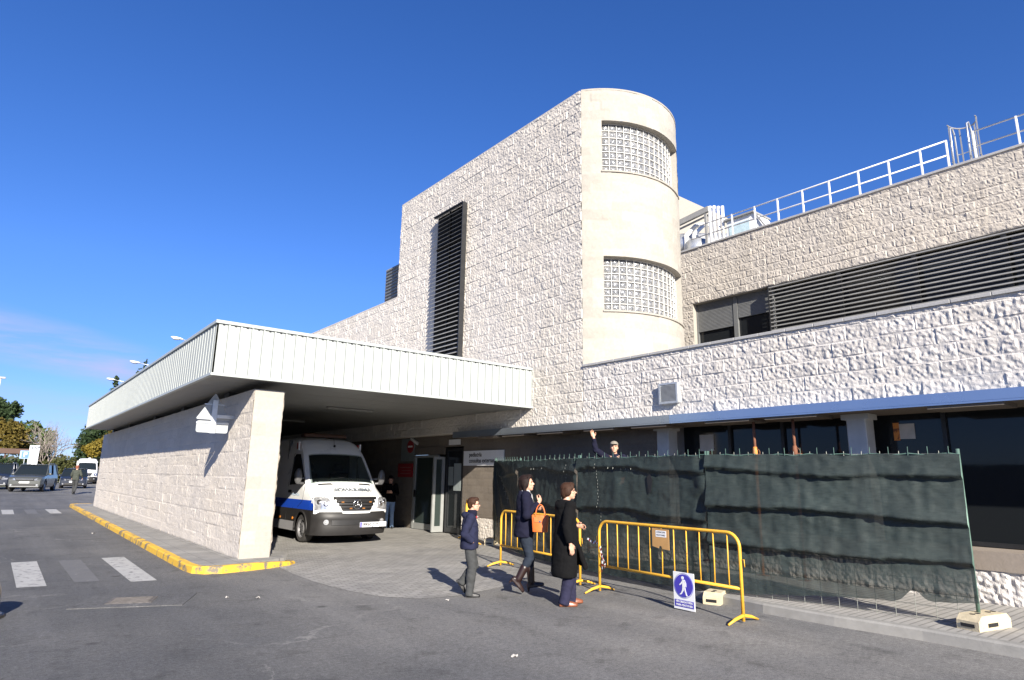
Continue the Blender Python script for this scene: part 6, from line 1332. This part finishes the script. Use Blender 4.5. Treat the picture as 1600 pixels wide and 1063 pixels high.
def b_coat(b, J, k):
    b.ell(V(-0.075, 0, 1.37)*k, (0.075*k, 0.115*k, 0.060*k)); b.cap(V(-0.05, -0.09, 1.38)*k, V(0.07, -0.06, 1.34)*k, 0.04*k, 0.025*k); b.cap(V(-0.05, 0.09, 1.38)*k, V(0.07, 0.06, 1.34)*k, 0.04*k, 0.025*k)
    for z in (0.86, 0.98, 1.10, 1.20): b.loft([ring(V(0, 0, zz)*k, r*k*0.78, r*k) for zz, r in ((z-0.02, 0.17), (z, 0.196), (z+0.02, 0.17))])
figure('person', 'boy in a navy hooded jacket and charcoal trousers walking with his hands in his pockets', 1.38, (5.50, 7.84, 0), R(-32), dict(J=J, hyaw=R(-8), hpitch=R(2), footR=((1, 0, 0), 0), footL=((1, 0, 0), R(-55)), shoe_m=M['black'], glasses=True,
    trouser=(0.094, 0.076, 0.068), trouser_m=M['charcoal'], coat=[(0.80, 0, 0, 0.150, 0.190), (0.84, 0, 0, 0.158, 0.200), (0.95, 0, 0, 0.152, 0.196), (1.10, 0, 0, 0.145, 0.190), (1.22, 0, 0, 0.140, 0.186), (1.31, -0.005, 0, 0.112, 0.165), (1.36, -0.01, 0, 0.10, 0.115), (1.38, -0.01, 0, 0.09, 0.10)], coat_m=M['boy_jacket'], coat_extra=b_coat, coat_name='jacket', extra=b_extra, sleeve=(0.074, 0.066, 0.058), cuffback=0.0, hair=hair_short, hair_m=M['hair_brown']))

# ---- worker behind the netting, arm raised to the overhang
def cap_hat(t, J, k, Rm, hc):
    C = lambda x, y, z: hc+Rm @ V(x, y, z)*k
    b = MB(); b.ell(C(-0.012, 0, 0.065), (0.102*k, 0.086*k, 0.068*k), Rm); b.loft([[C(0.06, -0.075, 0.045), C(0.06, -0.075, 0.06)], [C(0.15, -0.055, 0.030), C(0.15, -0.055, 0.042)], [C(0.165, 0, 0.032), C(0.165, 0, 0.046)], [C(0.15, 0.055, 0.030), C(0.15, 0.055, 0.042)], [C(0.06, 0.075, 0.045), C(0.06, 0.075, 0.06)]], cap=False, closed=False)
    b.cap(C(0.07, 0, 0.045), C(0.135, 0, 0.04), 0.06*k*0.3, 0.012*k); b.ell(C(0.10, 0, 0.045), (0.062*k, 0.070*k, 0.010*k), Rm); remeshed('cap', b, 0.009*k, M['cap'], t, 2)
basic = dict(hipL=(0, 0.085, 0.90), hipR=(0, -0.085, 0.90), kneeL=(0.02, 0.09, 0.50), ankL=(0.0, 0.10, 0.09), kneeR=(0.02, -0.09, 0.50), ankR=(0.0, -0.10, 0.09), shL=(0.0, 0.175, 1.39), shR=(0.0, -0.175, 1.39), neck=(0, 0, 1.42), head=(0.04, 0, 1.585))
sweater = [(0.86, 0, 0, 0.135, 0.180), (0.95, 0, 0, 0.140, 0.182), (1.10, 0, 0, 0.130, 0.170), (1.25, 0, 0, 0.130, 0.178), (1.36, 0, 0, 0.105, 0.172), (1.42, 0, 0, 0.075, 0.10), (1.45, 0, 0, 0.065, 0.08)]
J = dict(basic, elR=(0.07, -0.37, 1.53), wrR=(0.12, -0.40, 1.78), elL=(0.02, 0.25, 1.13), wrL=(0.18, 0.20, 0.98))
figure('person', 'worker in a navy jumper and grey cap pointing one arm up behind the green netting', 1.70, (9.75, 8.90, 0.70), R(214), dict(J=J, hyaw=R(10), hpitch=R(8), footL=((1, 0.2, 0), 0), footR=((1, -0.2, 0), 0), shoe_m=M['leather_dark'], handR=((0.1, -0.3, 1), (-1, -0.2, 0.2), (0, 1, 0.2), 0.8), handL=((0.6, -0.3, -0.8), (0.4, 0.8, 0.3), (0.5, -0.3, 0.5), 0.5),
    trouser_m=M['navy_trouser'], coat=sweater, coat_m=M['navy_cloth'], coat_name='jumper', sleeve=(0.07, 0.055, 0.042), extra=cap_hat, hair=None), vox=0.009)
# ---- man by the door looking at his telephone
J = dict(basic, elL=(0.02, 0.24, 1.13), wrL=(0.20, 0.08, 1.16), elR=(0.02, -0.24, 1.13), wrR=(0.20, -0.08, 1.16))
dm = figure('person', 'man in a dark jacket and pale jeans standing by the entrance wall beside the ambulance', 1.64, (10.2, 19.1, 0.004), R(-125), dict(J=J, hpitch=R(-25), footL=((1, 0.3, 0), 0), footR=((1, -0.2, 0), 0), shoe_m=M['black'], handL=((0.7, -0.7, 0.1), (0.3, 0.5, -0.8), (0.3, 0, 1), 0.9), handR=((0.7, 0.7, 0.1), (0.3, -0.5, -0.8), (0.3, 0, 1), 0.9),
    trouser_m=M['denim_light'], coat=sweater, coat_m=M['black_cloth'], coat_name='jacket', hair=hair_short, hair_m=M['hair_dark']), vox=0.011)
# ---- walker far down the road
J = dict(basic, kneeL=(0.14, 0.08, 0.50), ankL=(0.20, 0.08, 0.12), kneeR=(0.02, -0.08, 0.50), ankR=(-0.20, -0.08, 0.20), elL=(0.06, 0.26, 1.13), wrL=(0.20, 0.26, 0.98), elR=(-0.05, -0.28, 1.14), wrR=(0.10, -0.32, 0.98))
figure('person', 'walker in olive green clothes striding along the road towards the waiting cars', 1.72, (3.98, 47.4, gz(47.4)), R(70), dict(J=J, hyaw=R(-20), footL=((1, 0, 0), R(10)), footR=((1, 0, 0), R(-35)), shoe_m=M['black'], handL=((0.4, 0, -1), (0, 1, 0), (1, 0, 0), 0.5), handR=((0.4, 0, -1), (0, -1, 0), (1, 0, 0), 0.5),
    trouser_m=M['charcoal'], coat=sweater, coat_m=M['olive'], coat_name='jacket', hair=hair_short, hair_m=mat('red_brown_hair', (0.20, 0.06, 0.03), 0.6)), vox=0.014)
# ------------------------------------------------------------------ trees and plants
def leaf_cloud(name, blobs, n, size, m, parent, seed=0, flat=0.0):
    """leaf-sized quads scattered through overlapping clumps; blobs: (centre, radii, density weight)"""
    rg = np.random.default_rng(seed); W = np.array([w for _, _, w in blobs], float); W /= W.sum(); vs = []; tn = []
    idx = rg.choice(len(blobs), n, p=W); dirs = rg.normal(size=(n, 3)); dirs /= np.linalg.norm(dirs, axis=1)[:, None]
    rad = rg.random(n)**0.45; cl = rg.random(len(blobs))
    for i in range(n):
        c, r, _ = blobs[idx[i]]; p = np.array(c)+dirs[i]*rad[i]*np.array(r)*(0.85+0.3*rg.random())
        a = rg.normal(size=3); a /= np.linalg.norm(a); a[2] *= 1-flat; b_ = np.cross(a, rg.normal(size=3)); b_ /= np.linalg.norm(b_)+1e-6
        s = size*(0.6+0.8*rg.random()); vs += [p-a*s-b_*s*0.5, p+a*s*0.2-b_*s*0.75, p+a*s, p-a*s*0.1+b_*s*0.7]
        tn += [min(1, max(0, 0.25+0.5*cl[idx[i]]+0.35*(rg.random()-0.3)))]*4
    mb = MB(); mb.v = [tuple(v) for v in vs]; mb.f = [(4*i, 4*i+1, 4*i+2, 4*i+3) for i in range(n)]; mb.mi = [0]*n; mb.tone = tn
    return mb.build(name, m, parent)
def trunk_mesh(h, r, lean=(0, 0), limbs=5, seed=0, spread=1.0):
    rg = random.Random(seed); b = MB(); pts = [V(lean[0]*f*f, lean[1]*f*f, h*f) for f in (0, 0.25, 0.5, 0.75, 1.0)]; b.tube(pts, [r*1.25, r, r*0.85, r*0.7, r*0.45], 9)
    for k in range(limbs):
        f = 0.5+0.5*k/limbs; p = V(lean[0]*f*f, lean[1]*f*f, h*f); q = 2*PI*k/limbs+rg.random(); e = p+V(math.cos(q)*spread, math.sin(q)*spread, spread*(0.6+0.6*rg.random())); m_ = p.lerp(e, 0.5)+V(0, 0, 0.1*spread); b.tube([p, m_, e], [r*0.5, r*0.34, r*0.12], 6)
    return b
def tree(name, label, loc, h, crown, m, n, size, seed, trunk=None, group='trees along the road', bark='bark'):
    t = thing(name, label, 'tree', loc, 0, group); th, tr = trunk or (h*0.45, h*0.02)
    trunk_mesh(th, tr, limbs=7, seed=seed, spread=h*0.16).build('trunk', M[bark], t, True)
    leaf_cloud('crown', crown, n, size, m, t, seed); return t
def blobs_round(z, rx, rz, k, seed, squash=1.0):
    rg = random.Random(seed); out = [((0, 0, z), (rx*0.7, rx*0.7, rz*0.7), 1.3)]
    for i in range(k):
        q = rg.uniform(0, 2*PI); u = rg.uniform(-0.75, 0.9); rr = math.sqrt(1-u*u)*rx*0.72; s = rg.uniform(0.28, 0.46)
        out.append(((rr*math.cos(q), rr*math.sin(q), z+u*rz*0.75), (rx*s, rx*s, rz*s*squash), 0.6))
    return out
def blobs_cone(h, r, k, seed):
    rg = random.Random(seed); out = []
    for i in range(k):
        f = i/(k-1); z = h*(0.12+0.86*f); rr = r*(1-f)**0.7+0.35
        for j in range(4 if f < 0.8 else 2):
            q = rg.uniform(0, 2*PI); out.append(((rr*0.55*math.cos(q), rr*0.55*math.sin(q), z+rg.uniform(-.2, .2)), (rr*0.6, rr*0.6, h*0.06), rr+0.5))
    return out
tree('pine_tree', 'dark green tall tree behind the olive one at the left picture edge', (-1.2, 112, 0.3), 11.6, blobs_round(8.2, 3.6, 2.9, 16, 3), M['leaf_dark'], 5200, 0.21, 3)
tree('broadleaf_tree', 'olive yellow broad tree at the left picture edge', (-0.6, 92, 0.3), 8, blobs_round(4.6, 3.1, 2.5, 18, 5), M['leaf_olive'], 6500, 0.16, 5)
tree('broadleaf_tree', 'mid green tree between the olive tree and the bare one', (3.0, 98, 0.3), 8, blobs_round(4.9, 2.5, 2.7, 14, 8), M['leaf_green'], 3000, 0.18, 8)
tree('broadleaf_tree', 'low thin green tree under the mid green one beside the bare trunk', (4.2, 104, 0.3), 6, blobs_round(4.0, 1.8, 2.2, 10, 9), M['leaf_hedge'], 1300, 0.17, 9)
tree('broadleaf_tree', 'small round yellow green tree at the far end of the long wall', (9.15, 88, 0.3), 5.6, blobs_round(3.9, 1.75, 1.35, 12, 10, 0.9), M['leaf_yellow'], 3600, 0.13, 10, trunk=(2.8, 0.09))
tree('cypress_tree', 'tall dark conifer rising behind the canopy above the round yellow tree', (11.6, 104, 0.3), 14.5, blobs_cone(13.8, 3.6, 12, 11), M['leaf_dark'], 6500, 0.20, 11, trunk=(11, 0.2))
tree('cypress_tree', 'dark slender conifer left of the tallest one, behind the yellow tree', (9.9, 108, 0.3), 8, blobs_cone(9.0, 1.9, 12, 12), M['leaf_dark'], 2600, 0.18, 12, trunk=(6, 0.14))
tree('cypress_tree', 'dark conifer whose tip just shows over the canopy edge', (17.0, 118, 0.3), 17, blobs_cone(18.6, 4.6, 13, 13), M['leaf_dark'], 3200, 0.24, 13, trunk=(14, 0.25))
tree('broadleaf_tree', 'dark green bushy tree between the yellow tree and the end of the wall', (11.4, 97, 0.3), 7, blobs_round(4.8, 2.2, 2.2, 12, 14), M['leaf_olive'], 3400, 0.17, 14)
# bare tree
t = thing('bare_tree', 'leafless pale tree with a fan of thin twigs behind the parking totem', 'tree', (4.35, 90, 0.3), 0)
b = MB(); tw = MB(); rg = random.Random(77)
def branch(p, d, l, r, lev):
    pts = [p]; q = p.copy(); dd = d.copy()
    for i in range(3):
        dd = (dd+V(rg.uniform(-.16, .16), rg.uniform(-.16, .16), 0.06)).normalized(); q = q+dd*l/3; pts.append(q.copy())
    (b if lev < 2 else tw).tube(pts, [r, r*0.85, r*0.72, r*0.58], 7 if lev < 2 else 4, False)
    if lev >= 5: return
    for k in range(4 if lev < 3 else 3):
        f = rg.choice((1, 2, 3)) if k else 3; a = rg.uniform(0.30, 0.78); ax = dd.orthogonal().normalized(); ax = Matrix.Rotation(rg.uniform(0, 2*PI), 3, dd) @ ax
        branch(pts[f], (Matrix.Rotation(a, 3, ax) @ dd).normalized(), l*rg.uniform(0.62, 0.8), r*0.56, lev+1)
branch(V(0, 0, 0), V(0.16, 0, 1).normalized(), 2.7, 0.15, 0)
b.build('trunk', M['bark_pale'], t, True); tw.build('twigs', M['bark_pale'], t)
# hedges and shrubs
def hedge(label, c, rx, ry, rz, m, n, seed, name='shrub'):
    t = thing(name, label, 'shrub', (c[0], c[1], 0.3), 0, 'shrubs beside the road'); rg = random.Random(seed)
    leaf_cloud('foliage', [((rg.uniform(-rx, rx)*0.8, rg.uniform(-ry, ry)*0.8, rz*rg.uniform(0.35, 0.75)), (rx*0.36, ry*0.5, rz*0.42), 1) for _ in range(12)], n, 0.12, m, t, seed)
    b = MB(); [b.tube([(rg.uniform(-rx, rx)*.5, 0, 0), (rg.uniform(-rx, rx)*.7, 0, rz*.6)], [0.04, 0.015], 5) for _ in range(6)]; b.build('stems', M['bark'], t); return t
hedge('dark clipped hedge behind the parked off road cars at the left', (0.1, 74, 0), 2.6, 1.0, 2.3, M['leaf_dark'], 3600, 21, 'hedge')
hedge('olive green shrub right of the bare trunk, behind the dark hatchback', (5.1, 88, 0), 1.3, 1.2, 2.6, M['leaf_hedge'], 2600, 22)
hedge('yellowish shrub low beside the bare trunk', (4.2, 84, 0), 1.0, 1.0, 1.7, M['leaf_yellow'], 1500, 23)
hedge('greenish shrub left of the white van roof', (6.6, 100, 0), 1.6, 1.2, 2.9, M['leaf_hedge'], 2200, 24)
# far tree line
rg = random.Random(4); bl = []
for i in range(90): x = rg.uniform(-70, 70); bl.append(((x, rg.uniform(0, 16), rg.uniform(1.5, 3.6)), (rg.uniform(2.5, 5), 3, rg.uniform(1.6, 3.2)), 1))
o = leaf_cloud('far_trees', bl, 16000, 0.5, M['far_wood'], None, 31); o.location = (6, 205, 0.3); tag(o, 'hazy low line of far trees closing the end of the road', 'trees', kind='stuff')
# low brown shelter at the left
t = thing('shelter', 'long low shelter with a brown roof band behind the hedge at the left', 'shelter', (-1, 79, 0.3))
b = MB(); b.box((-6.5, 78, 3.15), (3.1, 81, 3.62)); b.build('roof', M['brown_roof'], t, local=False)
for x in (-5, -2, 0.6, 2.9): b = MB(); b.box((x, 78.2, 0.3), (x+0.12, 78.32, 3.14)); b.build('post', M['brown_roof'], t, local=False)
# ------------------------------------------------------------------ signs and lamps by the road
t = thing('totem_sign', 'tall white information totem left of the bare tree', 'sign', (2.55, 70, 0.3), R(6))
b = MB(); b.bbox((-0.36, -0.06, 0), (0.36, 0.06, 3.45), 0.03); b.build('panel', M['sign_white'], t)
b = MB(); b.tube([(0.36-0.38, -0.07, 3.33), (0.0, -0.07, 3.24), (0.12, -0.07, 3.21), (0.26, -0.07, 3.28), (0.34, -0.07, 3.4)], 0.05, 6); b.disc((-0.16, -0.07, 3.22), (0, 1, 0), 0.09, 0.02, 14); b.build('printed_mark', M['text_grey'], t)
b = MB(); [b.box((-0.28, -0.064, z), (0.28, -0.0605, z+0.02)) for z in (2.9, 2.45, 2.0, 1.5)]; b.build('printed_lines', M['sign_grey'], t)
b = MB(); b.box((-0.5, -0.2, 0), (0.5, 0.2, 0.12)); b.build('base', M['concrete'], t)
t = thing('parking_sign', 'pale blue square sign with a white letter P behind the grey green car', 'sign', (1.88, 67, 0.3), R(4))
b = MB(); b.bbox((-0.36, -0.02, 2.25), (0.36, 0.02, 2.9), 0.015); b.build('panel', mat('pale_sign_blue', (0.30, 0.42, 0.62), 0.4), t)
b = MB(); b.box((-0.24, -0.026, 2.31), (0.24, -0.021, 2.84)); b.build('blue_field', mat('parking_blue', (0.12, 0.22, 0.55), 0.4), t)
text('lettering', 'P', 0.52, M['sign_white'], t, (0, -0.03, 2.575), (1, 0, 0), (0, 0, 1), 0.002, bold=0.01)
b = MB(); b.tube([(0, 0.03, 0), (0, 0.03, 2.8)], 0.03, 8); b.build('post', M['galv'], t)
LP = [((7.0, 34.5), 8.12, 'street lamp nearest to us, its head highest over the canopy edge'), ((6.62, 44.2), 8.14, 'street lamp in the middle of the three over the canopy edge'), ((6.55, 54.0), 8.16, 'street lamp farthest of the three over the canopy edge')]
for p, H, label in LP:
    t = thing('street_lamp', label, 'street lamp', (p[0]+0.9, p[1], gz(p[1])), 0, 'street lamps'); H -= gz(p[1])
    b = MB(); b.tube([(0, 0, 0), (0, 0, 0.5), (0, 0, H-0.75)], [0.09, 0.075, 0.05], 10); b.tube([(0, 0, H-0.75), (-0.05, 0, H-0.45), (-0.3, 0, H-0.22), (-0.8, 0, H-0.10), (-1.5, 0, H)], 0.022, 8); b.build('pole', M['galv'], t, True)
    b = MB(); b.ell((-1.72, 0, H+0.03), (0.30, 0.14, 0.065), Matrix.Rotation(0.10, 3, 'Y'), 18, 10); b.build('lamp_head', M['white_metal'], t, True)
    b = MB(); b.ell((-1.76, 0, H-0.02), (0.19, 0.10, 0.055), None, 14, 8); b.build('lamp_bowl', M['sign_grey'], t, True)
t = thing('floodlight_mast', 'slim pale mast with a small dark head at the left picture edge', 'mast', (0.0, 80, 0.3))
b = MB(); b.tube([(-0.75, 0, 0), (-0.75, 0, 5), (-0.75, 0, 10.15)], [0.10, 0.08, 0.06], 8); b.build('pole', M['white_metal'], t, True)
b = MB(); b.bbox((-0.95, -0.15, 10.1), (-0.35, 0.15, 10.28), 0.03); b.build('head', M['fin_dark'], t)
for i, (x, y, h) in enumerate(((8.9, 93, 2.9), (8.45, 93, 2.6))):
    b = MB(); b.bbox((-0.12, -0.05, 0), (0.12, 0.05, h), 0.01); o = b.build('marker_post', M['sign_white']); o.location = (x, y, 0.3); tag(o, ['white upright post just left of the small yellow tree trunk', 'shorter white post left of the other white post by the van'][i], 'post')
# ------------------------------------------------------------------ sun and sky
SAZ, SEL = 200.5, 25.0                             # sun behind the camera, a little to the left
sd = Vector((math.sin(R(SAZ))*math.cos(R(SEL)), math.cos(R(SAZ))*math.cos(R(SEL)), math.sin(R(SEL))))
l = bpy.data.lights.new('sun', 'SUN'); l.energy = 4.9; l.angle = R(0.5); l.color = (1.0, 0.92, 0.80)
lo = bpy.data.objects.new('sun', l); COL.objects.link(lo); lo.rotation_euler = sd.to_track_quat('Z', 'Y').to_euler(); lo.location = (-20, -40, 30)
w_ = bpy.data.worlds.new('World'); S.world = w_; w_.use_nodes = True; nt = w_.node_tree; L = nt.links
bg = nt.nodes['Background']; sky = N(nt, 'ShaderNodeTexSky', sky_type='NISHITA'); sky.sun_disc = False
sky.sun_elevation = R(SEL); sky.sun_rotation = R(SAZ); sky.air_density = 1.0; sky.dust_density = 0.0; sky.ozone_density = 2.2; sky.altitude = 50
hs = N(nt, 'ShaderNodeHueSaturation'); hs.inputs['Saturation'].default_value = 1.12; L.new(mix(nt, sky.outputs[0], (0.62, 0.70, 1.05), 1.0, 'MULTIPLY'), hs.inputs['Color'])
# the sky pales less towards the horizon than the model's
tc = N(nt, 'ShaderNodeTexCoord').outputs['Generated']
sep = N(nt, 'ShaderNodeSeparateXYZ'); L.new(tc, sep.inputs[0])
rh = ramp(nt, [(0.0, (0.50, 0.62, 0.84)), (0.10, (0.70, 0.78, 0.92)), (0.28, (1, 1, 1))]); L.new(sep.outputs[2], rh.inputs[0])
base = mix(nt, hs.outputs[0], rh.outputs[0], 1.0, 'MULTIPLY')
# thin lilac cloud bands low in the sky
mp = N(nt, 'ShaderNodeMapping'); mp.inputs['Scale'].default_value = (2.2, 2.2, 15.0); L.new(tc, mp.inputs['Vector'])
cn_ = noise(nt, 2.4, 8, 0.62, mp.outputs[0])
wv = noise(nt, 3.0, 3, 0.5, tc); ez = mth(nt, 'ADD', sep.outputs[2], mth(nt, 'MULTIPLY', mth(nt, 'SUBTRACT', wv.outputs['Fac'], 0.5), 0.035))
tilt = mth(nt, 'ADD', ez, mth(nt, 'MULTIPLY', sep.outputs[0], 0.16))
bd = ramp(nt, [(0.05, (0.0,)*3), (0.085, (0.55,)*3), (0.11, (0.1,)*3), (0.12, (0.0,)*3), (0.145, (1.0,)*3), (0.165, (0.8,)*3), (0.195, (0,)*3)]); L.new(tilt, bd.inputs[0])
rc_ = ramp(nt, [(0.36, (0.15,)*3), (0.62, (1, 1, 1))]); L.new(cn_.outputs['Fac'], rc_.inputs[0])
rx_ = ramp(nt, [(0.11, (1, 1, 1)), (0.19, (0, 0, 0))]); L.new(sep.outputs[0], rx_.inputs[0])
cf = mth(nt, 'MULTIPLY', mth(nt, 'MULTIPLY', rc_.outputs[0], bd.outputs[0]), mth(nt, 'MULTIPLY', rx_.outputs[0], 0.85))
L.new(mix(nt, base, (3.4, 3.5, 5.2), cf), bg.inputs['Color']); bg.inputs['Strength'].default_value = 0.068
S.view_settings.view_transform = 'Standard'; S.view_settings.look = 'None'; S.view_settings.exposure = 1.32; S.view_settings.gamma = 1.0
S.render.engine = 'CYCLES'; S.cycles.max_bounces = 8; S.cycles.transparent_max_bounces = 12
